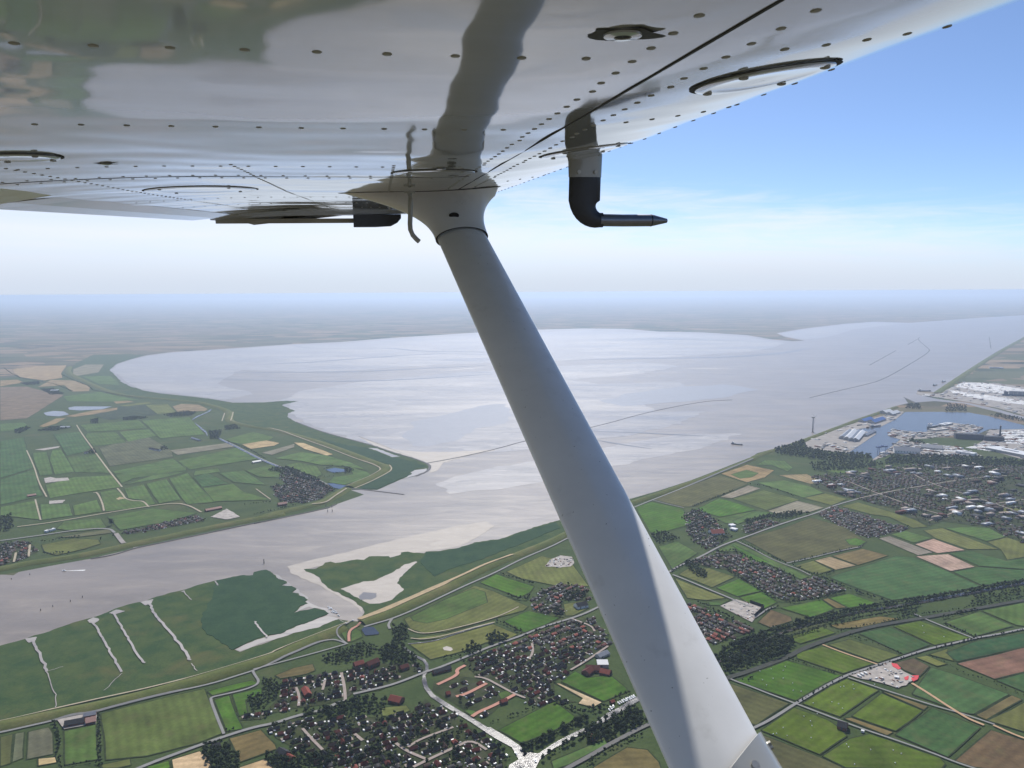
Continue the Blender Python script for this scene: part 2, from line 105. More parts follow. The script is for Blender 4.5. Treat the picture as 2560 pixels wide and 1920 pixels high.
FIELDS = [
  ('meadow2',[(-892.4,1563.1),(-838.7,1597.6),(-768.7,1639.1),(-707.8,1667.8),(-681.4,1623.9),(-674.0,1612.5),(-599.6,1484.7),(-637.5,1449.8),(-719.9,1408.1),(-794.4,1395.8)]),
  ('bright',[(-670.2,1618.1),(-641.7,1637.8),(-622.3,1600.9),(-593.3,1552.2),(-561.4,1501.3),(-594.0,1491.9),(-637.5,1563.2)]),
  ('bright',[(-636.7,1640.6),(-579.7,1669.5),(-569.0,1645.7),(-598.6,1617.4),(-573.9,1562.5),(-588.6,1547.0)]),
  ('bright',[(-698.8,1652.9),(-663.0,1679.4),(-610.5,1706.4),(-591.8,1687.7),(-637.0,1658.2),(-679.9,1635.3)]),
  ('stripes',[(-1052.9,1477.1),(-1033.2,1488.8),(-971.3,1386.8),(-986.4,1376.5)]),
  ('greygreen',[(-1030.8,1490.3),(-1014.0,1495.9),(-958.1,1403.8),(-972.2,1390.2)]),
  ('greygreen',[(-1009.0,1495.9),(-974.0,1514.2),(-951.6,1490.5),(-907.2,1416.4),(-950.1,1398.5)]),
  ('meadow',[(-935.0,1497.6),(-880.3,1521.8),(-809.1,1398.1),(-864.0,1381.6)]),
  ('ripe',[(-930.8,1402.6),(-897.2,1407.5),(-884.0,1389.4),(-915.6,1377.9)]),
  ('olive',[(-799.5,1381.0),(-747.7,1401.0),(-735.1,1380.5),(-757.0,1368.2),(-787.7,1368.5)]),
  ('bright',[(-708.1,1372.3),(-669.5,1394.7),(-655.6,1371.8),(-671.6,1359.2)]),
  ('ripe',[(-667.9,1396.8),(-622.6,1426.1),(-598.4,1404.8),(-583.9,1387.5),(-568.5,1354.3),(-640.9,1346.8)]),
  ('olivebrown',[(-582.4,1467.9),(-524.9,1500.0),(-478.0,1446.0),(-470.2,1429.2),(-529.3,1386.2)]),
  ('ripe',[(-526.4,1370.7),(-484.3,1398.6),(-457.4,1370.1),(-444.8,1345.1),(-520.1,1345.8)]),
  ('meadow',[(-1080.3,1400.6),(-1024.6,1426.3),(-968.7,1349.7),(-1022.0,1318.7)]),
  ('olivebrown',[(-567.6,1724.9),(-532.7,1763.5),(-489.4,1783.1),(-474.4,1749.6),(-491.7,1730.4),(-548.6,1708.9)]),
  ('meadow',[(-435.0,1960.4),(-425.7,1984.9),(-404.6,1960.0),(-394.9,1928.0),(-421.9,1897.3)]),
  ('meadow',[(-469.0,1969.0),(-449.1,1993.5),(-440.4,1952.4),(-433.1,1901.3)]),
  ('olive',[(-305.1,2038.8),(-118.8,2282.7),(-60.1,2239.2),(12.1,2157.4),(44.5,2120.5),(30.6,2092.7),(-55.3,2035.5),(-178.0,1957.2),(-237.3,1945.8),(-280.0,1974.8)]),
  ('meadow',[(-288.3,2051.7),(-214.8,2162.4),(-121.9,2261.3),(-84.1,2231.2),(-73.6,2150.8),(-184.8,2037.2),(-237.2,2009.4),(-275.7,2025.3)]),
  ('bright',[(-105.4,2306.7),(-54.8,2377.8),(65.5,2271.4),(55.0,2229.3),(20.2,2183.9),(-27.6,2230.4)]),
  ('olive',[(-22.8,2397.4),(97.4,2547.4),(197.5,2480.4),(234.2,2269.0),(124.1,2279.2),(21.9,2338.5)]),
  ('bright',[(-29.3,2022.2),(41.9,2090.7),(131.7,2041.8),(87.0,1995.1),(28.3,1948.2)]),
  ('olive',[(-267.4,1918.6),(-177.0,1945.1),(-55.0,2024.2),(-54.8,2012.2),(-135.3,1956.7),(-192.2,1917.6),(-243.3,1906.6)]),
  ('olive',[(-269.8,1884.1),(-191.8,1913.8),(-54.6,2003.7),(12.2,1938.8),(-7.2,1915.4),(-69.2,1891.5),(-131.3,1840.5),(-206.0,1800.4)]),
  ('olive',[(144.2,2136.2),(207.7,2161.5),(220.0,2108.7),(167.7,2052.9),(143.6,2053.2)]),
  ('bright',[(-34.8,1492.3),(90.1,1605.7),(136.2,1534.6),(81.2,1485.3),(15.3,1442.7)]),
  ('ripe',[(94.5,1685.1),(107.2,1681.3),(195.3,1596.8),(173.2,1576.3),(141.1,1591.9),(154.0,1614.0)]),
  ('bright',[(109.2,1689.3),(146.0,1741.4),(171.4,1707.2),(229.2,1719.2),(258.3,1660.4),(261.1,1642.7),(199.1,1599.0)]),
  ('meadow',[(69.3,1385.0),(144.8,1433.3),(184.6,1455.0),(188.2,1441.1),(105.7,1372.9),(74.2,1356.7)]),
  ('olivebrown',[(148.2,1364.6),(224.2,1431.7),(265.0,1422.3),(280.6,1379.7),(280.2,1338.7),(148.2,1339.9)]),
  ('meadow',[(-108.4,1576.5),(-84.8,1568.2),(-75.7,1557.5),(-89.3,1544.6),(-107.6,1563.1)]),
  ('meadow',[(-40.0,1640.1),(-16.0,1651.5),(-0.8,1633.9),(-27.6,1611.4)]),
  ('meadow',[(-401.9,1571.4),(-385.4,1582.0),(-369.6,1550.0),(-388.7,1539.8)]),
  ('olive',[(-292.1,1581.1),(-235.2,1591.4),(-223.6,1569.6),(-248.7,1543.6),(-283.3,1546.5)]),
  ('darkolive',[(612.6,3254.1),(1019.7,3705.8),(1105.3,3523.6),(1002.1,3403.8),(753.5,3142.7),(713.2,3137.5)]),
  ('tan',[(1029.5,3725.1),(1220.1,3921.7),(1321.1,3789.8),(1226.9,3646.2),(1106.8,3549.0)]),
  ('meadow',[(1076.8,3710.0),(1185.4,3807.6),(1222.9,3734.7),(1162.7,3647.7),(1097.0,3622.3)]),
  ('greytan',[(910.2,3291.6),(1097.4,3493.7),(1138.6,3436.6),(1028.2,3329.4),(954.7,3268.7)]),
  ('bright',[(753.9,3096.9),(902.6,3276.4),(959.0,3194.0),(1006.5,3092.0),(931.9,3045.2),(830.3,2991.1),(791.3,3047.9)]),
  ('meadow',[(809.6,2973.2),(1008.9,3082.2),(1058.3,3033.3),(904.5,2918.0),(827.1,2902.0)]),
  ('meadow2',[(956.3,3264.3),(1141.9,3405.5),(1244.1,3241.1),(1131.3,3149.4),(1046.0,3081.5)]),
  ('greytan',[(1045.0,3071.8),(1226.4,3224.4),(1300.2,3115.9),(1210.7,3049.4),(1069.1,3033.1)]),
  ('olive',[(1269.0,3268.8),(1395.7,3344.4),(1453.6,3247.6),(1344.6,3149.2)]),
  ('tan',[(1303.8,3690.9),(1451.8,3709.7),(1471.2,3546.0),(1395.1,3512.1)]),
  ('meadow',[(1155.3,3542.8),(1298.2,3591.3),(1378.0,3467.8),(1393.4,3353.6),(1270.6,3273.1),(1247.4,3329.3)]),
  ('bright',[(515.2,3141.4),(597.0,3222.3),(707.9,3113.6),(706.9,3011.9),(703.1,2904.3),(533.5,2774.8),(514.5,2807.2)]),
  ('meadow',[(515.3,2639.1),(595.6,2693.6),(642.2,2566.9),(517.9,2412.0)]),
  ('olive',[(527.1,2364.3),(566.0,2413.7),(642.1,2422.3),(703.6,2340.9),(607.2,2254.0)]),
  ('bright',[(618.8,2251.7),(710.9,2327.1),(750.7,2225.6),(663.8,2183.0)]),
  ('bright',[(666.6,2178.9),(751.8,2220.4),(769.5,2140.2),(713.6,2093.7),(679.8,2131.8)]),
  ('olive',[(508.8,2338.1),(627.1,2171.5),(565.8,2154.6),(511.5,2173.1)]),
  ('meadow',[(707.3,2586.5),(804.4,2681.1),(936.5,2337.4),(902.9,2315.3),(850.7,2446.2),(788.5,2578.3)]),
  ('meadow',[(566.8,2143.0),(638.0,2161.5),(595.2,2118.7),(565.8,2123.8)]),
  ('darkolive',[(839.7,2712.0),(1050.4,2860.4),(1188.3,2978.9),(1268.7,2856.4),(1275.8,2677.5),(1225.9,2620.1),(1100.8,2562.2),(910.8,2467.9)]),
  ('bright',[(1204.4,2701.2),(1253.3,2718.6),(1273.5,2677.5),(1228.1,2630.1),(1195.6,2642.2)]),
  ('olive',[(923.7,2436.4),(1006.5,2485.5),(1033.5,2394.5),(968.9,2356.5)]),
  ('tan',[(1008.7,2485.5),(1078.0,2523.6),(1129.5,2435.6),(1045.2,2396.7)]),
  ('olivebrown',[(1085.3,2530.1),(1225.3,2603.1),(1280.6,2529.6),(1135.0,2438.0)]),
  ('green3',[(995.9,2334.2),(1152.4,2432.8),(1304.1,2526.6),(1355.8,2512.5),(1399.7,2374.6),(1426.4,2252.8),(1252.7,2184.8),(1105.3,2150.1),(1045.3,2242.4)]),
  ('greytan',[(1331.6,2714.2),(1386.1,2741.0),(1450.6,2557.9),(1382.0,2528.0)]),
  ('pink',[(1427.2,2645.5),(1529.2,2706.2),(1573.4,2579.2),(1457.5,2549.6)]),
  ('pink',[(1367.3,2521.6),(1490.8,2543.6),(1511.0,2417.4),(1406.6,2379.2)]),
  ('meadow',[(1397.6,2759.6),(1476.6,2803.0),(1529.2,2710.8),(1434.8,2660.0)]),
  ('olive',[(1545.4,2805.1),(1633.8,2833.1),(1694.1,2587.0),(1585.9,2588.7),(1538.8,2710.6)]),
  ('meadow',[(1640.4,2831.3),(1738.9,2847.9),(1809.3,2829.9),(1803.2,2721.4),(1702.9,2673.2)]),
  ('olive',[(1701.7,2667.3),(1803.7,2718.3),(1833.1,2631.5),(1755.1,2515.3),(1654.5,2481.7),(1696.9,2584.1)]),
  ('green3',[(1496.8,2550.3),(1582.4,2574.9),(1648.2,2475.4),(1749.0,2506.2),(1671.5,2390.7),(1524.7,2425.8)]),
  ('green3',[(1410.3,2374.5),(1515.3,2417.3),(1667.5,2384.8),(1613.8,2304.7),(1435.7,2258.1)]),
  ('olive',[(1377.0,3134.4),(1472.6,3198.3),(1541.0,3058.3),(1586.8,2937.1),(1584.8,2845.7),(1522.5,2833.4),(1502.0,2978.4),(1445.2,3016.5)]),
  ('meadow',[(862.3,2936.4),(999.8,3072.7),(1066.3,3042.6),(943.6,2961.7),(870.5,2892.6)]),
  ('meadow',[(1354.4,4036.7),(1449.2,4001.7),(1435.0,3846.2),(1376.8,3759.6),(1347.2,3909.2),(1264.7,3911.2)]),
  ('meadow',[(1560.0,3784.1),(1702.9,3804.1),(1779.1,3750.0),(1600.3,3720.2)]),
  ('meadow',[(1935.7,3270.3),(2017.7,3290.7),(2009.0,3247.0),(1933.8,3227.0)]),
  ('olive',[(1993.4,3092.3),(2126.7,3109.5),(2114.6,3051.0),(1991.5,3028.6)]),
  ('bright',[(515.9,1687.9),(560.4,1721.9),(669.1,1788.2),(771.4,1710.0),(716.2,1670.5),(622.1,1598.0)]),
  ('darkolive',[(497.9,1678.9),(605.3,1588.2),(503.9,1503.2),(445.0,1552.2)]),
  ('bright2',[(631.5,1587.9),(722.1,1662.6),(776.1,1695.6),(828.5,1642.5),(691.4,1532.6)]),
  ('bright2',[(717.1,1536.5),(826.0,1630.9),(881.8,1555.7),(783.2,1478.5)]),
  ('olivebrown',[(829.3,1637.9),(834.7,1636.6),(901.8,1572.6),(884.1,1557.3)]),
  ('olivebrown',[(696.0,1529.0),(713.4,1531.4),(778.5,1475.7),(759.1,1462.6)]),
  ('bright2',[(506.7,1486.0),(608.5,1572.9),(662.5,1524.2),(670.9,1504.0),(678.0,1462.9),(596.2,1400.4)]),
  ('bright2',[(597.1,1396.0),(677.6,1455.9),(725.5,1471.9),(825.6,1387.5),(825.2,1368.5),(804.9,1350.2),(627.3,1357.9)]),
  ('darkolive',[(504.5,1470.7),(593.6,1393.9),(624.8,1357.9),(575.6,1336.1),(499.0,1344.8)]),
  ('green3',[(774.6,1466.7),(905.2,1567.2),(967.3,1491.3),(839.6,1389.5)]),
  ('brown',[(845.1,1378.8),(980.7,1483.9),(1032.6,1438.6),(961.6,1332.7),(869.7,1357.8)]),
  ('green3',[(890.1,1624.5),(935.8,1677.2),(1000.6,1747.4),(1040.5,1712.1),(1108.8,1621.0),(981.4,1540.0),(958.5,1547.0)]),
  ('olive',[(992.7,1516.9),(1071.4,1560.7),(1144.1,1604.8),(1051.2,1466.4)]),
  ('olivebrown',[(981.2,1537.4),(1111.1,1617.6),(1122.8,1599.4),(992.9,1519.4)]),
  ('green3',[(1115.7,1684.4),(1224.2,1724.1),(1153.5,1618.8)]),
  ('redsoil',[(1072.6,1765.2),(1311.3,1853.9),(1226.3,1727.3),(1116.8,1688.7)]),
  ('green4',[(1076.1,1820.5),(1192.4,1886.8),(1366.5,1936.3),(1313.7,1857.6),(1077.2,1773.3)]),
  ('olive',[(1030.3,1812.5),(1096.9,1845.5),(1082.7,1820.4),(1073.5,1775.3)]),
  ('olive',[(986.9,1799.0),(1023.5,1809.1),(1049.9,1762.1),(1017.6,1749.2)]),
  ('brown',[(926.0,1772.3),(983.1,1794.9),(1001.3,1752.7),(951.0,1703.0),(929.2,1733.9)]),
  ('bright2',[(703.8,1824.9),(786.3,1860.2),(871.9,1764.2),(779.3,1717.5),(695.2,1796.9)]),
  ('olive2',[(801.8,1868.9),(872.5,1902.3),(958.4,1807.7),(886.0,1770.1)]),
  ('green3',[(909.3,1934.0),(1010.8,1972.5),(1065.0,1864.3),(969.4,1813.2)]),
  ('bright2',[(1020.9,1974.9),(1112.6,2009.1),(1188.6,1900.7),(1072.2,1862.0)]),
  ('meadow',[(1173.9,1998.1),(1312.6,2068.3),(1344.9,1970.7),(1202.7,1909.8)]),
  ('meadow',[(1319.6,2073.6),(1501.2,2136.9),(1386.6,1966.1),(1355.8,1976.4)]),
  ('bright2',[(713.8,1908.9),(832.4,1974.8),(853.9,1936.3),(733.6,1873.5)]),
  ('olivebrown',[(852.2,1983.7),(1018.6,2041.7),(1065.1,2023.6),(937.6,1969.3),(869.4,1960.3)]),
  ('bright',[(762.7,2099.5),(902.5,2158.8),(914.8,2090.1),(825.2,2030.2)]),
  ('olivebrown',[(904.8,2159.8),(925.9,2168.3),(952.7,2098.8),(919.3,2091.8)]),
  ('bright',[(929.5,2169.3),(1003.6,2202.5),(1054.8,2125.7),(955.6,2096.9)]),
  ('brown',[(666.0,2004.6),(730.9,2089.8),(772.0,2037.9),(766.2,2011.9),(690.5,1969.1)]),
  ('bright',[(752.8,2459.0),(788.7,2549.6),(778.8,2677.1),(853.8,2470.0)]),
  ('green3',[(-3174.2,4684.7),(-3107.5,4814.9),(-2673.4,4172.9),(-2501.1,3941.4),(-2529.9,3710.4)]),
  ('green3',[(-2511.7,3682.9),(-2482.1,3910.5),(-2202.1,3496.7),(-2111.1,3376.9),(-2209.7,3226.3)]),
  ('meadow',[(-2188.9,3194.9),(-2102.0,3298.7),(-1902.9,3005.9),(-2103.3,3065.3)]),
  ('meadow',[(-2747.7,4316.5),(-2684.9,4351.8),(-2473.2,4035.0),(-2304.7,3774.7),(-2363.8,3762.0),(-2560.2,4037.2)]),
  ('meadow',[(-2676.4,4389.1),(-2643.8,4426.4),(-2237.3,3845.1),(-2297.9,3774.5),(-2561.0,4170.0)]),
  ('green3',[(-2973.1,4903.0),(-2851.6,4994.9),(-2490.7,4461.0),(-2458.7,4345.8),(-2504.3,4238.2),(-2722.0,4547.0)]),
  ('meadow',[(-2483.8,4202.6),(-2356.6,4270.0),(-2035.8,3811.2),(-2229.0,3830.3)]),
  ('meadow',[(-2222.6,3571.8),(-2172.2,3729.7),(-2006.6,3767.8),(-1837.8,3525.7),(-1973.1,3420.2),(-2059.5,3330.8)]),
  ('meadow',[(-2041.6,3233.4),(-1919.5,3241.4),(-1799.2,3059.6),(-1891.9,2996.6)]),
  ('meadow',[(-1889.8,3209.5),(-1831.8,3304.1),(-1708.6,3115.4),(-1793.6,3059.5)]),
  ('meadow',[(-1887.1,3430.1),(-1844.0,3489.0),(-1700.7,3312.4),(-1607.7,3277.8),(-1551.1,3182.3),(-1697.4,3115.2)]),
  ('meadow',[(-1812.6,3500.5),(-1754.3,3574.2),(-1540.8,3233.8),(-1560.8,3203.0),(-1618.7,3288.9),(-1706.2,3323.6)]),
  ('meadow',[(-1750.8,3587.0),(-1692.6,3677.8),(-1458.0,3296.5),(-1529.1,3233.6)]),
  ('meadow',[(-1688.8,3691.2),(-1640.1,3802.0),(-1453.7,3505.0),(-1287.7,3249.9),(-1402.7,3220.6),(-1452.1,3296.3)]),
  ('meadow',[(-1844.2,3563.5),(-1797.3,3762.9),(-1658.6,3846.0),(-1704.4,3718.9)]),
  ('meadow',[(-2000.5,3781.8),(-1730.3,4000.7),(-1671.7,3861.1),(-1864.3,3695.2),(-1870.0,3589.6)]),
  ('meadow',[(-2044.2,3840.5),(-1867.4,4152.3),(-1704.3,3922.1),(-2007.9,3796.2)]),
  ('greyfield',[(-2442.7,4459.7),(-2337.6,4837.8),(-1970.4,4370.1),(-1882.6,4187.1),(-2121.6,3963.1)]),
  ('meadow',[(-2779.9,4944.6),(-2610.3,4987.6),(-2356.7,4619.2),(-2496.3,4500.6),(-2710.8,4803.3)]),
  ('meadow',[(-2592.5,4987.0),(-2434.6,5081.2),(-2268.5,4835.7),(-2359.1,4640.3)]),
  ('meadow',[(-2996.7,5255.1),(-2693.0,5468.9),(-2468.0,5133.2),(-2626.8,5037.2),(-2806.8,4993.6)]),
  ('meadow',[(-2659.4,5438.8),(-2372.7,5576.8),(-1976.6,4873.3),(-2209.8,4744.0),(-2458.8,5132.9)]),
  ('darkg',[(-3203.3,6211.2),(-3003.7,6203.6),(-2669.3,5710.9),(-2746.1,5620.0),(-2908.2,5476.0),(-3125.3,5663.9),(-3162.5,5925.2)]),
  ('tan',[(-3330.3,5640.0),(-3268.6,5929.0),(-3151.9,6078.0),(-3095.5,5956.9),(-3159.9,5728.0),(-3238.9,5618.5)]),
  ('tan',[(-3255.8,5210.1),(-3336.4,5549.3),(-3274.4,5577.2),(-3198.9,5315.9),(-3202.3,5182.2)]),
  ('tan',[(-3386.3,6449.9),(-3266.0,6469.4),(-3168.6,6385.9),(-3275.9,6289.3)]),
  ('olive',[(-3200.8,6174.0),(-3058.4,6389.5),(-2979.7,6316.3),(-3110.5,6134.1)]),
  ('olive',[(-2992.6,6203.2),(-2831.6,6257.2),(-2623.7,5905.8),(-2558.9,5803.7),(-2678.1,5730.3)]),
  ('tan',[(-2738.6,6120.3),(-2726.7,6268.4),(-2566.0,6224.5),(-2388.1,5965.7),(-2368.4,5863.0),(-2567.5,5823.7)]),
  ('meadow',[(-3994.7,6767.7),(-3830.2,7082.3),(-3474.3,6746.5),(-3189.8,6523.3),(-3394.0,6410.4),(-3785.3,6465.5)]),
  ('tan',[(-6085.3,9320.3),(-6009.2,9741.9),(-5711.3,9814.3),(-5194.3,8808.6),(-4888.6,8308.3),(-4939.9,8057.0),(-5411.4,8400.4),(-5816.4,8915.4)]),
  ('tan',[(-5419.6,8080.1),(-5287.8,8161.0),(-5040.2,7881.2),(-5057.0,7653.2),(-5065.0,7543.9)]),
  ('tan',[(-4651.5,7471.8),(-4905.5,8117.4),(-4607.1,8041.0),(-4145.6,7502.5),(-3958.7,7136.2),(-4096.9,7093.7),(-4479.8,7626.8)]),
  ('greytan',[(-5322.0,9278.2),(-5515.8,9894.2),(-5266.7,9879.5),(-4792.0,8861.2),(-4840.5,8506.8),(-5017.2,8726.7)]),
  ('meadow',[(-4740.6,8433.7),(-4459.2,8487.4),(-4114.6,7956.5),(-3906.6,7600.6),(-4185.9,7725.5)]),
  ('brownfar',[(-5028.5,7488.7),(-4793.6,7531.7),(-4451.0,7206.5),(-4035.2,6858.3),(-3748.3,6085.6),(-3694.2,5944.3),(-3555.5,5556.7),(-3695.6,5473.1)]),
  ('meadow',[(-3600.2,5328.9),(-3463.7,5380.0),(-3321.3,5212.2),(-3332.5,5058.9),(-3390.2,5011.3)]),
  ('green3',[(-1577.8,3716.0),(-1538.1,3799.6),(-1349.5,3578.1),(-1458.7,3517.5)]),
  ('meadow',[(-1483.7,3798.3),(-1375.1,3854.1),(-1162.3,3548.5),(-1339.7,3603.6)]),
  ('meadow',[(-1442.4,3492.5),(-1330.3,3577.6),(-1227.7,3427.9),(-1056.5,3288.2),(-1303.5,3260.9)]),
  ('meadow',[(-1624.2,3845.2),(-1523.2,3902.5),(-1481.1,3827.2),(-1589.4,3744.1)]),
  ('meadow',[(-1815.8,4083.8),(-1615.9,4437.1),(-1378.7,4139.8),(-1664.2,3875.8)]),
  ('greytan',[(-1986.0,4370.5),(-1731.5,4580.7),(-1637.9,4476.9),(-1883.2,4239.7)]),
  ('meadow',[(-1795.9,4688.3),(-1696.3,4959.8),(-1497.8,4767.7),(-1498.6,4636.9),(-1612.0,4516.1)]),
  ('ripe',[(-1627.2,4536.8),(-1513.7,4658.7),(-1405.4,4571.5),(-1412.9,4490.6),(-1523.7,4396.0)]),
  ('greytan',[(-1424.6,4281.6),(-1309.4,4548.3),(-1281.1,4447.4),(-1346.8,4225.7)]),
  ('meadow',[(-1368.2,3853.9),(-1264.3,4005.1),(-1104.9,3818.3),(-1065.3,3677.0),(-1252.4,3708.6)]),
  ('meadow',[(-1304.9,4137.9),(-1206.0,4312.4),(-1026.9,4199.8),(-864.8,4027.3),(-737.1,3838.9),(-865.9,3932.5),(-1013.8,3967.2),(-1139.2,4066.8)]),
  ('meadow',[(-1197.8,3971.8),(-1144.7,4034.3),(-1020.1,3936.2),(-948.5,3757.3),(-961.3,3701.9),(-1050.1,3788.1)]),
  ('meadow',[(-851.9,3932.1),(-738.5,3809.6),(-689.3,3723.2),(-734.3,3616.2),(-795.0,3540.4),(-883.0,3593.4),(-882.1,3700.1),(-794.6,3753.7)]),
  ('ripe',[(-1330.0,4590.1),(-1259.1,4567.4),(-1005.2,4234.6),(-1034.3,4200.0),(-1210.9,4387.6)]),
  ('olive',[(-1706.1,2690.9),(-1627.5,2765.3),(-1529.2,2748.1),(-1495.0,2702.2),(-1521.2,2644.3),(-1585.3,2575.8),(-1652.5,2618.3)]),
  ('meadow',[(-1794.7,2985.7),(-1663.4,3019.7),(-1576.2,2894.3),(-1652.5,2845.6),(-1764.9,2880.8)]),
  ('meadow',[(-1651.4,3038.0),(-1518.7,3161.4),(-1303.0,3088.2),(-1353.8,2977.6),(-1506.8,2859.5),(-1562.6,2928.4)]),
  ('greyfield',[(-1702.2,2774.4),(-1556.9,2877.1),(-1520.7,2827.0),(-1616.3,2780.7)]),
]
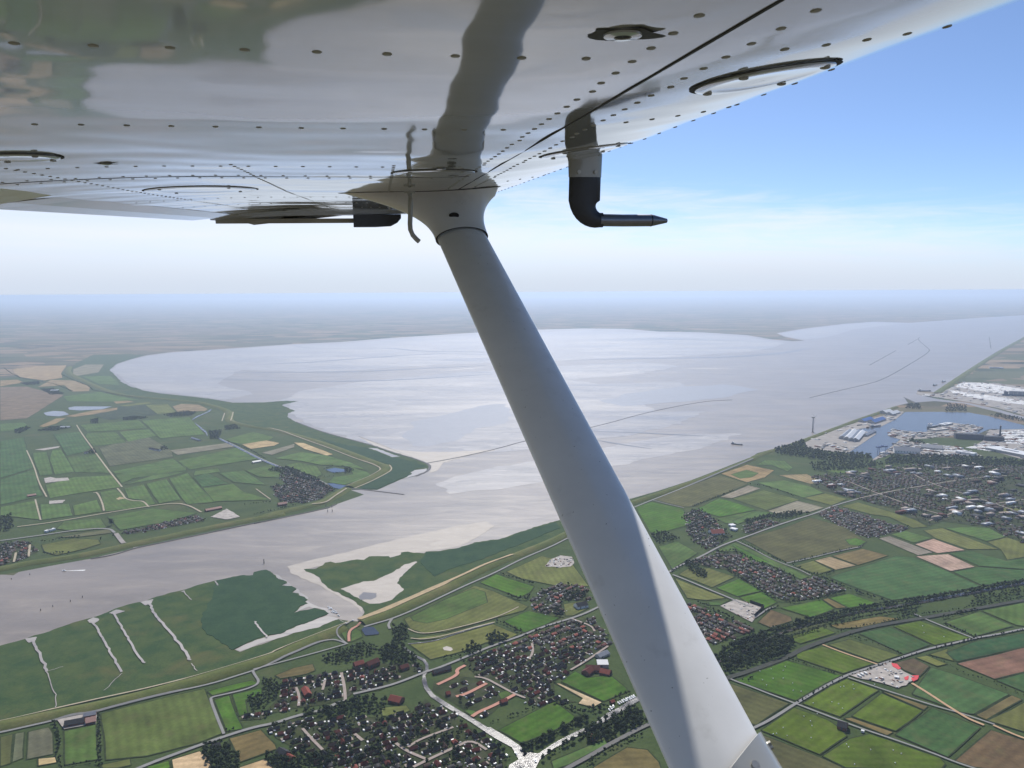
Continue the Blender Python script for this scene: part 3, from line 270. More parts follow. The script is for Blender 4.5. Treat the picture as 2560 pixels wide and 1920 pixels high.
LINES = [
  ('sand_strip','sanddry',0,22,[(-426.7,2036.0),(-362.7,2109.1),(-282.9,2208.3),(-262.3,2239.0),(-157.0,2367.6),(-91.9,2463.4),(-3.3,2549.0)]),
  ('dike_track','track',0,5,[(-1383.4,1390.9),(-1090.5,1534.0),(-1048.2,1556.8),(-1002.1,1585.6),(-966.0,1604.4),(-915.5,1632.0),(-852.6,1663.4),(-794.9,1699.1),(-750.1,1726.9),(-695.9,1768.6),(-644.7,1808.9),(-605.9,1843.9),(-607.7,1849.7),(-569.5,1893.8),(-542.4,1921.9),(-486.2,1981.5),(-459.1,2014.8),(-446.2,2031.9)]),
  ('road','asphalt',0,6,[(-1354.6,1359.6),(-1062.5,1491.5),(-1020.9,1513.2),(-978.2,1535.4),(-950.1,1555.8),(-909.7,1565.9),(-844.1,1608.7),(-773.8,1650.8),(-697.5,1688.9),(-649.6,1729.0),(-624.3,1748.0),(-577.3,1804.7),(-577.3,1804.7),(-539.0,1857.6),(-502.6,1902.1),(-474.3,1914.9),(-451.3,1905.3),(-432.4,1889.9)]),
  ('path','asphalt',0,4,[(-449.0,2027.6),(-460.0,1993.7),(-471.7,1964.9),(-468.9,1944.7),(-449.5,1913.0),(-430.6,1889.8)]),
  ('path','brickroad',0,7,[(-417.1,2005.8),(-437.5,1972.7),(-437.0,1944.3),(-426.8,1901.2)]),
  ('road','asphalt',0,5,[(-427.2,1889.8),(-497.0,1839.0),(-626.5,1754.6)]),
  ('road','asphalt',0,6,[(-625.9,1748.1),(-614.7,1728.6),(-599.5,1706.3),(-593.8,1693.9),(-595.0,1678.6),(-615.6,1657.9),(-661.8,1635.1),(-678.0,1626.7),(-675.1,1615.4),(-632.4,1542.2),(-595.9,1482.2)]),
  ('road','asphalt',0,9,[(-785.0,1290.7),(-715.8,1372.4),(-649.6,1427.3),(-592.4,1472.7),(-543.6,1506.0),(-503.5,1520.6),(-478.1,1539.7),(-456.3,1553.4),(-425.2,1566.3),(-405.2,1579.5),(-392.1,1598.5),(-373.8,1609.4)]),
  ('road','brickpale',0,7,[(-373.8,1609.4),(-387.8,1667.4),(-410.6,1735.9)]),
  ('road','asphalt',0,8,[(-361.9,1637.7),(-294.8,1669.4),(-264.1,1690.3),(-224.8,1724.2),(-207.6,1740.1),(-189.5,1749.7),(-147.4,1786.0),(-110.1,1820.2),(-64.8,1863.0),(-17.5,1900.1),(28.0,1934.6),(75.5,1978.6),(116.7,2007.4),(162.8,2037.0),(206.9,2072.1),(249.6,2117.7),(385.3,2241.3),(515.9,2402.4),(556.8,2450.8),(618.8,2507.2),(668.1,2559.7),(734.5,2635.5),(810.1,2700.4),(874.7,2753.1),(957.0,2823.8),(1048.7,2898.0),(1150.5,2975.9),(1201.6,3011.8),(1266.9,3067.5),(1338.7,3135.2),(1494.8,3246.8)]),
  ('road','asphalt',0,7,[(-336.6,2039.2),(-341.6,2000.6),(-332.2,1975.5)]),
  ('road','asphalt',0,7,[(-404.8,1988.8),(-382.4,2005.3),(-336.6,2039.2),(-284.8,2096.9),(-217.1,2187.2),(-143.7,2285.3),(-58.8,2386.1),(23.8,2508.9),(139.1,2644.0),(189.8,2718.6),(341.6,2921.4),(515.0,3143.4),(599.9,3241.4),(789.9,3456.3),(1024.3,3725.3),(1290.6,4038.3)]),
  ('track','track',0,4,[(-269.1,1918.6),(-243.7,1910.5),(-209.7,1917.9),(-159.3,1944.9),(-108.0,1980.9),(-50.8,2013.8)]),
  ('track','track',0,4,[(-283.6,1974.8),(-251.5,1946.0),(-209.3,1949.5),(-126.8,1993.6),(-55.4,2039.9),(-18.6,2075.1),(15.6,2116.1)]),
  ('ditch','canal',0,4,[(-271.5,1884.1),(-204.2,1898.5),(-158.7,1936.9),(-107.8,1976.7),(-54.6,2007.1)]),
  ('street','brickroad',0,9,[(-117.0,1768.7),(-138.0,1745.8),(-130.0,1723.2),(-176.1,1677.1)]),
  ('street','brickroad',0,9,[(-62.4,1682.0),(-106.0,1635.0),(-129.2,1623.8)]),
  ('street','brickroad',0,9,[(2.1,1631.0),(-44.7,1583.9),(-75.8,1560.1),(-89.2,1542.0)]),
  ('street','brickpale',0,6,[(-91.7,1713.3),(-66.4,1706.7),(-31.4,1669.5),(2.2,1633.9),(25.9,1616.5)]),
  ('street','brickpale',0,6,[(-439.0,1500.1),(-413.6,1466.3),(-379.1,1424.8)]),
  ('street','brickpale',0,7,[(-326.8,1479.6),(-305.8,1455.9)]),
  ('street','brickpale',0,7,[(-237.0,1446.0),(-211.9,1418.8),(-163.9,1388.0)]),
  ('street','brickpale',0,7,[(-192.2,1367.3),(-164.3,1392.2),(-132.9,1418.0),(-95.2,1449.3)]),
  ('street','brickpale',0,6,[(-211.0,1432.1),(-190.4,1459.5),(-126.0,1502.0)]),
  ('street','brickpale',0,6,[(-95.2,1449.3),(-79.1,1449.1),(-54.1,1421.7)]),
  ('street','brickpale',0,6,[(-471.6,1588.3),(-482.5,1633.2),(-499.8,1668.6)]),
  ('street','brickpale',0,6,[(-435.5,1656.0),(-441.1,1704.6)]),
  ('street','brickpale',0,6,[(162.4,2032.7),(212.8,1985.1),(216.5,1952.2)]),
  ('street','brickpale',0,6,[(47.8,1884.0),(50.0,1839.8),(39.0,1797.5)]),
  ('street','brickpale',0,6,[(136.6,1742.8),(179.3,1789.0),(241.4,1866.7)]),
  ('railway','ballast',0,10,[(60.2,1324.9),(105.1,1365.0),(140.9,1393.7),(184.6,1433.0),(229.9,1469.5),(275.5,1505.4),(377.1,1566.7)]),
  ('road','asphalt',0,7,[(320.9,1388.3),(503.0,1495.8),(556.6,1535.5),(605.8,1577.3),(668.6,1626.8),(729.6,1673.4),(782.3,1709.9),(831.3,1735.0),(923.5,1780.5),(1003.5,1821.3),(1048.1,1842.4),(1133.9,1874.7),(1197.2,1900.6),(1264.3,1919.3),(1361.1,1954.1),(1444.7,1977.8)]),
  ('road','asphalt',0,5,[(443.6,1773.1),(507.5,1691.1),(539.3,1663.4),(573.2,1627.8),(615.5,1588.1),(659.5,1544.8),(710.8,1493.8),(758.1,1455.1),(813.0,1407.1),(845.4,1372.5),(879.9,1345.5)]),
  ('road','asphalt',0,5,[(781.3,1700.5),(835.9,1645.4),(876.9,1607.6),(914.8,1574.1),(951.4,1547.1),(983.7,1516.0),(999.5,1500.8)]),
  ('dirt_track','dirt',0,7,[(915.8,1671.4),(930.2,1624.1),(940.9,1579.3),(952.5,1539.3),(958.9,1521.3),(975.9,1498.6)]),
  ('dirt_track','dirt',0,6,[(995.2,1498.4),(1011.1,1471.5),(1027.2,1450.2),(1060.3,1424.8)]),
  ('road','asphalt',0,6,[(1118.4,2055.5),(1137.0,2007.1),(1163.1,1956.6),(1194.9,1896.8)]),
  ('dirt_track','dirt',0,5,[(789.3,1867.6),(821.5,1823.5),(855.4,1788.1),(879.0,1762.1)]),
  ('railway_cutting','ballastdark',0,14,[(414.4,1650.5),(504.8,1703.5),(548.8,1725.2),(672.3,1797.1),(734.9,1849.8),(842.3,1912.7),(933.2,1959.5),(1020.1,1991.6),(1118.5,2020.3),(1214.7,2054.2),(1335.6,2093.7),(1486.9,2143.9)]),
  ('road','asphalt',0,7,[(509.4,2361.1),(546.6,2309.3),(588.3,2243.7),(631.8,2181.4),(665.4,2122.5),(682.5,2103.4)]),
  ('road','asphalt',0,5,[(807.9,2693.0),(840.8,2612.3),(865.2,2516.4),(896.7,2451.7),(924.7,2408.2),(945.1,2348.8)]),
  ('road','asphalt',0,5,[(905.5,2457.9),(1006.6,2507.6),(1124.2,2572.8),(1228.7,2620.1)]),
  ('road','asphalt',0,5,[(606.6,3243.4),(660.1,3179.3),(715.6,3123.4)]),
  ('road','asphalt',0,5,[(667.5,2031.3),(701.0,2066.4),(725.0,2093.5),(752.4,2107.1)]),
  ('road','asphalt',0,6,[(-1829.2,4732.9),(-1600.1,4436.7),(-1386.1,4140.0),(-1193.5,3909.8),(-1042.4,3759.4),(-931.3,3633.8),(-870.8,3542.1)]),
  ('canal','canal',0,14,[(-1837.7,4733.2),(-1589.1,4405.5),(-1377.2,4112.7),(-1186.3,3885.4),(-1036.3,3736.8),(-944.3,3634.1)]),
  ('road','track',0,7,[(-3020.3,5255.9),(-2815.4,4945.6),(-2482.7,4460.8),(-2303.0,4197.9),(-2035.8,3811.2),(-1834.6,3525.7)]),
  ('road','track',0,6,[(-2826.2,4393.1),(-2501.1,3941.4),(-2286.6,3624.8),(-2085.1,3353.7)]),
  ('road','track',0,6,[(-2108.8,3309.8),(-1993.5,3140.7),(-1894.6,2996.6)]),
  ('track','track',0,7,[(-1844.1,3501.2),(-1764.6,3392.6),(-1712.6,3312.6),(-1660.7,3278.9),(-1616.5,3278.0),(-1548.2,3182.2)]),
  ('track','track',0,8,[(-1932.5,2909.3),(-1821.7,2968.3),(-1681.5,3095.5),(-1537.8,3202.5),(-1458.2,3242.7),(-1382.4,3199.4),(-1290.3,3097.6)]),
  ('track','track',0,7,[(-1911.5,3418.9),(-1899.4,3430.4),(-1773.6,3238.5),(-1708.2,3125.2)]),
  ('road','asphalt',0,10,[(-1887.4,2739.0),(-1777.0,2799.3),(-1666.5,2870.7),(-1561.3,2885.6),(-1510.5,2826.8)]),
  ('boat_ramp','concrete',0,16,[(-1501.2,2818.5),(-1437.0,2731.3),(-1405.8,2693.3)]),
  ('track','track',0,5,[(-1188.4,3474.9),(-1062.4,3288.4)]),
  ('dike_track','track',0,7,[(-2062.9,5390.5),(-2180.1,5757.8)]),
  ('dike_track','track',0,7,[(-2000.5,5388.5),(-1782.5,5163.5),(-1569.0,5029.4),(-1316.2,4718.0),(-1092.2,4442.3),(-874.4,4143.9),(-707.8,3944.1),(-670.0,3852.0),(-691.8,3737.2),(-777.0,3515.0)]),
  ('dike_track','track',0,7,[(-1990.1,5359.9),(-2125.4,5788.3)]),
  ('dike_track','track',0,7,[(-644.7,3942.6),(-613.1,3850.7),(-638.5,3736.0),(-688.4,3576.2),(-731.8,3477.1)]),
  ('dike_track','track',0,6,[(-763.9,3453.6),(-791.0,3304.7),(-805.7,3219.1),(-855.2,3188.9)]),
  ('street','track',0,7,[(-1689.5,2511.3),(-1743.2,2605.8)]),
  ('street','track',0,7,[(-1672.5,2563.7),(-1747.6,2691.6)]),
  ('tidal_channel','channel',0,110,[(-3440.5,9679.6),(-2780.0,9939.3),(-2152.0,10553.8),(-1442.3,11248.3),(-391.4,11583.9)]),
  ('tidal_channel','channel',0,90,[(-3569.6,8647.9),(-3125.4,8782.0),(-1797.2,8791.8),(-1005.8,9170.9),(-322.5,9498.2)]),
  ('tidal_channel','channel',0,80,[(-3227.9,8189.9),(-2863.2,8035.2),(-2208.8,7871.6),(-1456.1,7835.6),(-887.5,8074.3),(-208.3,8473.1)]),
  ('tidal_channel','channel',0,120,[(-3828.5,13459.9),(-3478.5,12729.3),(-2782.5,12512.5),(-1972.1,12614.3),(-1400.6,11798.6),(-396.1,11726.6)]),
  ('tidal_channel','channel',0,120,[(974.6,14292.7),(1369.9,14559.4),(2536.9,14766.7),(3867.6,14038.4),(4621.6,13578.4)]),
  ('tidal_channel','channel',0,110,[(690.5,10115.9),(965.9,10249.6),(1782.6,10352.5),(2882.5,10440.2),(3911.4,11053.1),(4784.3,12189.0)]),
  ('tidal_channel','channel',0,30,[(466.8,4925.5),(719.4,4882.0),(960.8,4804.8),(1194.9,4730.0)]),
  ('tidal_channel','channel',0,25,[(511.1,4619.5),(658.3,4461.6),(801.1,4341.8)]),
  ('sand_ridge','sandwhite',0,28,[(-831.5,8788.7),(-645.1,8977.8),(-281.0,9309.5)]),
  ('sand_ridge','sandwhite',0,30,[(1953.0,8908.0),(2238.9,8939.0),(2623.4,8941.2)]),
  ('sand_ridge','sandwhite',0,24,[(1072.5,8364.6),(1448.8,8663.5)]),
  ('street','brickpale',0,6,[(1494.3,3246.8),(1691.1,3365.7),(1932.6,3480.3),(2190.6,3602.7),(2413.8,3651.4)]),
  ('street','brickpale',0,6,[(1585.4,3564.0),(1621.1,3344.2),(1676.4,3108.5),(1738.9,2973.9)]),
  ('street','brickpale',0,6,[(1631.2,2922.1),(1895.6,3104.1),(2200.9,3221.5)]),
  ('street','brickpale',0,6,[(1987.2,3832.8),(1946.0,3505.0),(2024.7,3225.2),(2057.3,3004.8)]),
  ('creek','mud',0,9,[(-1259.6,1919.1),(-1187.8,1832.8),(-1121.5,1750.4)]),
  ('creek','mud',0,3,[(-1121.5,1750.4),(-1060.7,1674.6),(-1020.7,1616.1),(-1002.5,1586.7)]),
  ('creek','mud',0,8,[(-1161.5,2028.1),(-1093.2,1944.5),(-1013.2,1837.9),(-937.9,1745.1)]),
  ('creek','mud',0,2.5,[(-934.6,1738.5),(-935.4,1658.4)]),
  ('creek','mud',0,8,[(-1136.2,2089.9),(-1044.8,1968.0),(-970.1,1866.4),(-903.9,1787.8)]),
  ('creek','mud',0,10,[(-1068.2,2154.7),(-978.4,2034.4),(-876.9,1910.5),(-819.4,1835.6),(-799.7,1800.3)]),
  ('creek','mud',0,4,[(-1002.8,2244.3),(-950.9,2177.5)]),
  ('creek','mud',0,6,[(-939.6,2327.8),(-915.1,2291.0)]),
  ('creek','mud',0,7,[(-714.1,2022.4),(-677.5,1971.6),(-647.3,1927.1)]),
  ('creek','mud',0,3,[(-786.0,1783.1),(-759.6,1746.3)]),
  ('creek','mud',0,2.5,[(-1118.3,1750.3),(-1093.1,1773.1)]),
]
DIKES = [
  ('dike','dikegrass',52,7.5,[(-1455.4,1385.3),(-1078.1,1515.2),(-992.1,1558.8),(-897.8,1598.2),(-782.9,1671.6),(-687.4,1745.5),(-583.6,1825.8),(-561.4,1865.3),(-509.3,1929.4),(-458.2,1985.3)]),
  ('dike','dikegrass',46,7.5,[(-415.1,2014.3),(-342.9,2079.3),(-278.1,2168.2),(-185.0,2285.9),(-186.2,2302.3),(-91.0,2434.8),(24.4,2568.8),(157.7,2719.2),(313.1,2948.4),(506.0,3205.2),(644.4,3339.7),(841.7,3544.7),(1016.7,3733.9),(1284.2,4038.5),(1354.7,4158.8),(1676.8,4464.6),(2299.5,5170.5),(2971.6,5880.1)]),
  ('dike','dikegrass',60,7.5,[(-2196.2,2033.7),(-1976.8,2307.5),(-1685.6,2447.0),(-1641.3,2502.8),(-1569.8,2534.2),(-1468.8,2600.0),(-1389.9,2685.6),(-1308.0,2759.8),(-1201.1,2862.4),(-1083.0,2963.6),(-903.6,3099.9),(-1041.8,2998.9),(-920.9,3139.6),(-828.7,3219.5),(-796.1,3327.0),(-769.1,3477.9)]),
  ('dike','dikegrass',60,7.5,[(-761.8,3502.3),(-684.3,3695.5),(-646.3,3866.4),(-656.2,3927.4),(-716.0,3991.5),(-945.4,4305.5),(-1166.9,4585.5),(-1405.1,4856.2),(-1578.0,5029.7),(-1755.4,5136.7),(-1970.4,5331.3),(-2062.7,5506.5),(-2146.0,5789.1),(-2343.6,6069.6),(-2601.9,6340.6)]),
  ('dike','dikegrass',70,7.5,[(-2601.9,6340.6),(-3053.7,6600.9),(-3353.7,6741.6),(-3653.6,6980.0),(-4091.8,7500.1),(-4620.9,8166.4),(-5174.7,8881.4),(-5570.9,9628.6)]),
  ('dike','dikegrass',70,8,[(3725.1,6669.6),(4107.8,7182.2),(5077.8,8481.6),(6808.6,10772.5),(9555.2,14320.4),(16943.4,23681.6)]),
  ('training_wall','stone',14,2.5,[(-748.9,3470.2),(-704.6,3464.4),(-618.0,3426.7),(-487.7,3365.8)]),
  ('training_wall','stone',16,2.5,[(-1524.0,5344.6),(-1262.3,4970.8),(-1031.6,4709.8),(-825.6,4486.3),(-684.6,4291.2),(-542.6,4128.6),(-451.7,3997.7),(-427.5,3921.8),(-431.1,3808.1),(-476.7,3712.8)]),
  ('training_wall','stone',14,2.5,[(-455.6,4001.0),(-322.3,4112.8),(-101.2,4349.9),(96.2,4633.8),(530.7,5039.3),(1021.6,5709.4),(1580.8,6264.1),(1828.9,6325.2)]),
  ('training_wall','stone',16,2.5,[(2507.3,6419.6),(2909.3,6841.4),(3343.1,7269.4),(3739.6,7698.4),(4825.6,9286.9),(6180.0,11308.6),(6495.0,11966.9),(7448.6,14102.2),(7812.1,14698.0)]),
  ('training_wall','stone',16,2.5,[(6572.9,12728.1),(7448.6,14102.2)]),
  ('training_wall','stone',14,2.5,[(4313.9,9231.0),(5748.7,11470.2)]),
  ('training_wall','stone',14,2.5,[(3310.7,6428.4),(3240.7,6100.5)]),
  ('training_wall','stone',12,2.5,[(9066.3,14579.7),(7351.2,11759.7)]),
  ('rock_revetment','stone',9,3,[(-1447.0,2542.8),(-1387.5,2578.1),(-1351.9,2647.3),(-1318.5,2677.1),(-1176.6,2801.6),(-1063.2,2907.2),(-889.0,3047.9),(-1061.4,2902.1),(-894.5,3046.1),(-778.5,3152.8),(-757.2,3207.7)]),
]
VILLAGES = [
  ('old village beside the dike',24,0.55,0.314,[(-541.4,1705.7),(-472.7,1730.2),(-407.0,1748.9),(-378.9,1768.4),(-329.4,1781.3),(-257.6,1780.4),(-216.6,1763.2),(-216.1,1730.5),(-292.2,1672.4),(-308.1,1657.6),(-363.1,1643.5),(-378.0,1615.1),(-409.8,1598.7),(-470.1,1582.9),(-523.2,1556.7),(-536.6,1536.1),(-583.1,1531.5),(-582.6,1562.6),(-536.9,1572.8),(-521.8,1639.4)]),
  ('village south of the winding canal',25,0.85,0.49,[(-511.3,1500.8),(-468.4,1535.5),(-384.4,1539.8),(-314.3,1544.2),(-271.1,1541.2),(-222.9,1564.3),(-197.3,1618.8),(-72.5,1482.0),(-38.4,1439.6),(-14.3,1390.9),(-26.5,1341.4),(-209.6,1311.8),(-335.7,1328.3),(-372.6,1377.2),(-441.2,1438.8),(-484.4,1466.9)]),
  ('housing estate along the main road',24,0.45,0.692,[(-121.2,1785.7),(17.1,1903.5),(157.1,2011.2),(219.5,2049.5),(246.1,1904.5),(249.1,1874.1),(180.0,1795.9),(136.6,1742.8),(92.1,1686.4),(91.5,1621.5),(140.5,1601.3),(101.7,1593.4),(42.7,1583.1),(2.2,1639.7),(-66.4,1706.7),(-92.0,1719.6)]),
  ('newly built estate with brick-red streets',32,0.1,0.717,[(-188.8,1695.6),(-133.2,1723.2),(-66.0,1697.4),(-0.9,1631.0),(-60.9,1546.9),(-83.6,1544.5),(-186.0,1653.4)]),
  ('hamlet north of the main road',24,0.7,0.812,[(55.4,2168.5),(85.5,2239.3),(124.2,2281.4),(187.7,2302.4),(222.9,2237.3),(223.8,2166.2),(145.5,2167.3),(142.4,2063.9),(56.9,2083.1)]),
  ('village north of the railway',25,0.55,-1.11,[(578.6,2469.3),(704.7,2559.1),(772.1,2585.5),(816.9,2478.3),(879.7,2367.2),(888.4,2309.9),(967.8,2331.2),(1000.8,2227.3),(918.2,2177.4),(794.6,2139.8),(776.6,2189.4),(724.1,2317.9),(691.5,2411.8),(643.4,2427.1)]),
  ('village edge by the parking yard',22,0.5,-0.915,[(491.2,2134.4),(531.7,2110.1),(587.9,2036.8),(638.4,1984.7),(634.1,1947.8),(522.7,1875.3),(481.4,1902.4)]),
  ('wooded village by the main road',28,1.0,0.765,[(693.8,3049.8),(770.4,3096.6),(801.9,2964.3),(796.1,2902.6),(813.5,2746.3),(684.2,2586.9),(655.8,2703.1),(662.0,2837.3)]),
  ('dense estate below the town',24,0.35,-0.932,[(1228.0,3039.5),(1350.6,3124.9),(1411.5,3013.4),(1457.4,2887.0),(1513.3,2835.3),(1396.7,2762.8),(1296.8,2717.9),(1268.9,2810.0),(1247.7,2929.3)]),
  ('roadside row in the trees',25,0.6,0.647,[(891.6,2875.1),(996.1,2942.8),(1063.0,2923.9),(1046.2,2898.0),(879.5,2768.7),(864.3,2801.0)]),
  ('town beside the harbour',34,0.65,-1.24,[(1451.6,3660.0),(1680.3,3752.4),(2009.8,3877.6),(2307.0,3916.6),(2665.4,3831.3),(2772.1,3698.3),(1931.2,2545.9),(1814.9,2639.0),(1807.6,2724.4),(1813.3,2836.5),(1682.9,2921.2),(1596.1,2857.2),(1566.6,3110.6),(1500.9,3235.9),(1462.5,3280.1),(1383.5,3467.7)]),
  ('village across the river',26,1.0,-0.65,[(-1135.4,3522.8),(-1067.1,3546.4),(-1169.9,3762.4),(-1129.2,3878.0),(-931.3,3633.8),(-825.6,3455.0),(-847.4,3294.9),(-900.8,3231.5),(-1011.4,3254.9)]),
  ('far-bank hamlet behind the dike',26,0.8,1.375,[(-1904.4,2622.4),(-1867.3,2708.5),(-1788.2,2737.3),(-1671.5,2618.6),(-1691.8,2511.4),(-1775.7,2437.4)]),
  ('house row behind the far dike',24,0.7,0.74,[(-1490.1,2826.4),(-1440.5,2891.9),(-1287.5,3049.8),(-1230.6,2975.3),(-1322.9,2906.8),(-1435.1,2817.4)]),
]
WOODS = [
  ('grove at the village edge',9,9,[(-588.5,1706.2),(-560.3,1705.9),(-527.0,1657.0),(-532.9,1616.7),(-549.7,1594.6),(-572.1,1578.5),(-599.5,1628.7),(-576.2,1640.0),(-571.3,1657.5)]),
  ('grove below the dike',10,10,[(-478.1,1803.5),(-439.6,1852.8),(-379.6,1893.0),(-344.0,1866.3),(-352.4,1837.3),(-379.1,1802.4),(-414.2,1782.2),(-458.3,1789.5)]),
  ('grove around the pond basin',10,11,[(-341.6,1862.6),(-314.5,1896.0),(-259.3,1843.4),(-233.2,1793.8),(-283.2,1777.4),(-330.1,1794.9)]),
  ('grove around the pond basin',10,11,[(-326.9,1987.8),(-294.3,2000.0),(-270.9,1910.8),(-292.7,1888.2),(-314.6,1919.1)]),
  ('village park wood',10,10,[(-395.4,1587.5),(-358.4,1620.5),(-316.1,1634.4),(-281.9,1608.5),(-279.8,1559.6),(-343.9,1549.7),(-452.8,1540.4),(-470.0,1561.5)]),
  ('farmstead grove by the village road',9,10,[(-624.9,1445.1),(-588.0,1460.9),(-534.1,1399.9),(-515.4,1353.8),(-573.6,1354.3),(-612.4,1413.6)]),
  ('grove beside the big barn',10,10,[(-486.0,1403.8),(-463.8,1425.5),(-436.1,1420.8),(-394.2,1411.6),(-360.0,1433.5),(-324.9,1393.7),(-370.5,1368.9),(-416.9,1352.9),(-452.3,1353.2)]),
  ('canal wood',10,11,[(145.0,1492.0),(212.1,1541.5),(264.7,1586.2),(281.9,1517.9),(190.1,1455.8),(148.3,1442.4)]),
  ('wood between canal and railway',10,12,[(456.0,1758.9),(533.5,1805.7),(601.6,1866.1),(680.6,1918.6),(728.5,1906.3),(719.8,1868.4),(674.0,1811.1),(586.4,1764.1),(510.1,1722.5),(438.7,1688.8)]),
  ('plantation in front of the harbour',18,16,[(1498.8,4314.2),(1761.2,4564.8),(1694.1,4346.7),(1748.5,4215.7),(1969.6,4146.2),(1917.9,4022.4),(1702.2,3963.2),(1555.9,4098.5),(1457.1,4170.1)]),
  ('plantation in front of the harbour',19,16,[(1981.8,4004.5),(2088.1,4118.9),(2408.6,4093.5),(2747.9,3953.0),(2665.4,3831.3),(2153.6,3889.4),(1928.9,3894.9)]),
  ('plantation in front of the harbour',19,14,[(1557.1,3950.9),(1922.2,3983.3),(1928.9,3894.9),(1686.5,3766.6),(1508.9,3756.4)]),
  ('harbour spit wood',20,14,[(2993.9,5803.9),(3147.9,6044.8),(3222.6,6005.5),(3089.1,5733.5)]),
  ('harbour spit wood',20,12,[(3213.2,5631.6),(3459.4,6033.0),(3542.3,5921.9),(3377.9,5625.7)]),
  ('harbour spit wood',20,12,[(3420.7,5439.0),(3523.3,5526.5),(3596.1,5204.0),(3524.8,5098.9),(3433.6,5264.9)]),
  ('harbour spit wood',20,14,[(2349.1,4486.1),(2420.5,4609.5),(2439.9,4463.3),(2400.7,4404.6)]),
  ('wood north of the village',10,11,[(-71.7,1916.2),(-46.2,1951.5),(-7.2,1915.4),(-31.2,1885.0),(-65.5,1885.4)]),
  ('wood north of the village',10,11,[(-128.5,1849.1),(-99.9,1885.8),(-78.4,1863.2),(-84.1,1834.1),(-123.6,1823.9)]),
  ('small plantation by the fields',10,11,[(575.6,2475.7),(594.8,2481.8),(629.0,2371.0),(610.3,2330.9),(587.9,2342.6),(567.4,2419.7)]),
  ('roadside wood',12,11,[(909.8,2935.5),(1016.9,3006.0),(1138.4,3060.3),(1212.4,3039.8),(1067.1,2950.4),(1001.9,2960.6),(899.3,2866.5)]),
  ('far-bank grove',14,13,[(-2111.1,3028.1),(-2059.0,3064.5),(-1926.4,2883.7),(-1950.6,2834.5),(-1981.4,2835.1)]),
  ('wood beside the far village',14,12,[(-1258.1,3851.3),(-1212.1,3925.5),(-1129.2,3878.0),(-931.3,3633.8),(-835.1,3443.2),(-877.7,3492.5),(-1088.1,3732.4),(-1171.8,3791.0)]),
  ('pond grove',12,9,[(-873.3,3902.0),(-818.5,3870.5),(-820.6,3782.7),(-840.8,3783.2)]),
  ('farm grove in the meadows',13,11,[(-1996.9,4968.9),(-1935.9,5015.9),(-1821.0,4689.0),(-1879.7,4712.5)]),
  ('farm grove in the meadows',13,11,[(-3045.4,5480.6),(-3007.5,5508.6),(-2899.3,5306.2),(-2957.6,5319.1)]),
  ('farm grove in the meadows',14,11,[(-2614.1,5677.5),(-2514.7,5868.3),(-2414.1,5798.5),(-2378.4,5638.3),(-2511.9,5581.6)]),
  ('farm grove in the meadows',13,10,[(-2456.1,4383.2),(-2445.5,4421.0),(-2362.6,4288.2),(-2394.9,4271.0)]),
  ('farm grove in the meadows',13,10,[(-2076.0,4449.7),(-2054.0,4488.4),(-2002.3,4389.9),(-2032.9,4371.8)]),
  ('farm grove in the meadows',13,10,[(-2855.7,5563.0),(-2806.4,5622.1),(-2667.0,5556.7),(-2717.7,5440.7),(-2790.6,5443.1)]),
  ('farm grove in the meadows',13,10,[(-3162.7,5028.9),(-3155.8,5180.8),(-3097.0,5205.1),(-2992.3,5149.7),(-3027.5,5024.8)]),
  ('farm grove in the meadows',13,10,[(-3339.8,5084.1),(-3340.0,5212.8),(-3262.5,5132.4),(-3208.5,4933.7),(-3259.5,4959.0)]),
  ('farm grove in the meadows',16,11,[(-4526.9,7310.2),(-4426.7,7357.1),(-4089.3,6951.8),(-4158.3,6863.4)]),
  ('farm grove in the meadows',16,11,[(-5044.5,7822.9),(-4959.4,7996.9),(-4761.7,7695.5),(-4864.2,7644.3)]),
  ('farm grove in the meadows',13,10,[(-1966.4,5169.3),(-1921.7,5247.6),(-1810.6,5061.9),(-1891.2,5014.6)]),
  ('gardens by the railway',13,9,[(1082.2,2087.8),(1145.5,2115.0),(1135.6,2059.8),(1077.7,2033.9),(1061.4,2060.8)]),
  ('gardens by the railway',14,9,[(1368.5,2180.1),(1576.8,2249.6),(1528.7,2177.9),(1346.9,2112.3),(1295.8,2103.5)]),
  ('scrub by the railway',14,7,[(526.9,1694.0),(563.7,1712.3),(561.0,1693.6),(535.6,1681.6)]),
  ('wood beside the main road',12,10,[(518.0,2799.0),(582.9,2797.9),(609.2,2711.4),(515.6,2653.6),(507.4,2713.2)]),
  ('hamlet wood',10,10,[(148.2,2207.4),(178.5,2237.9),(216.9,2216.6),(204.3,2166.5),(153.4,2167.2)]),
  ('hamlet wood',10,10,[(106.4,2091.7),(133.5,2100.5),(144.9,2046.1),(115.7,2055.3)]),
]
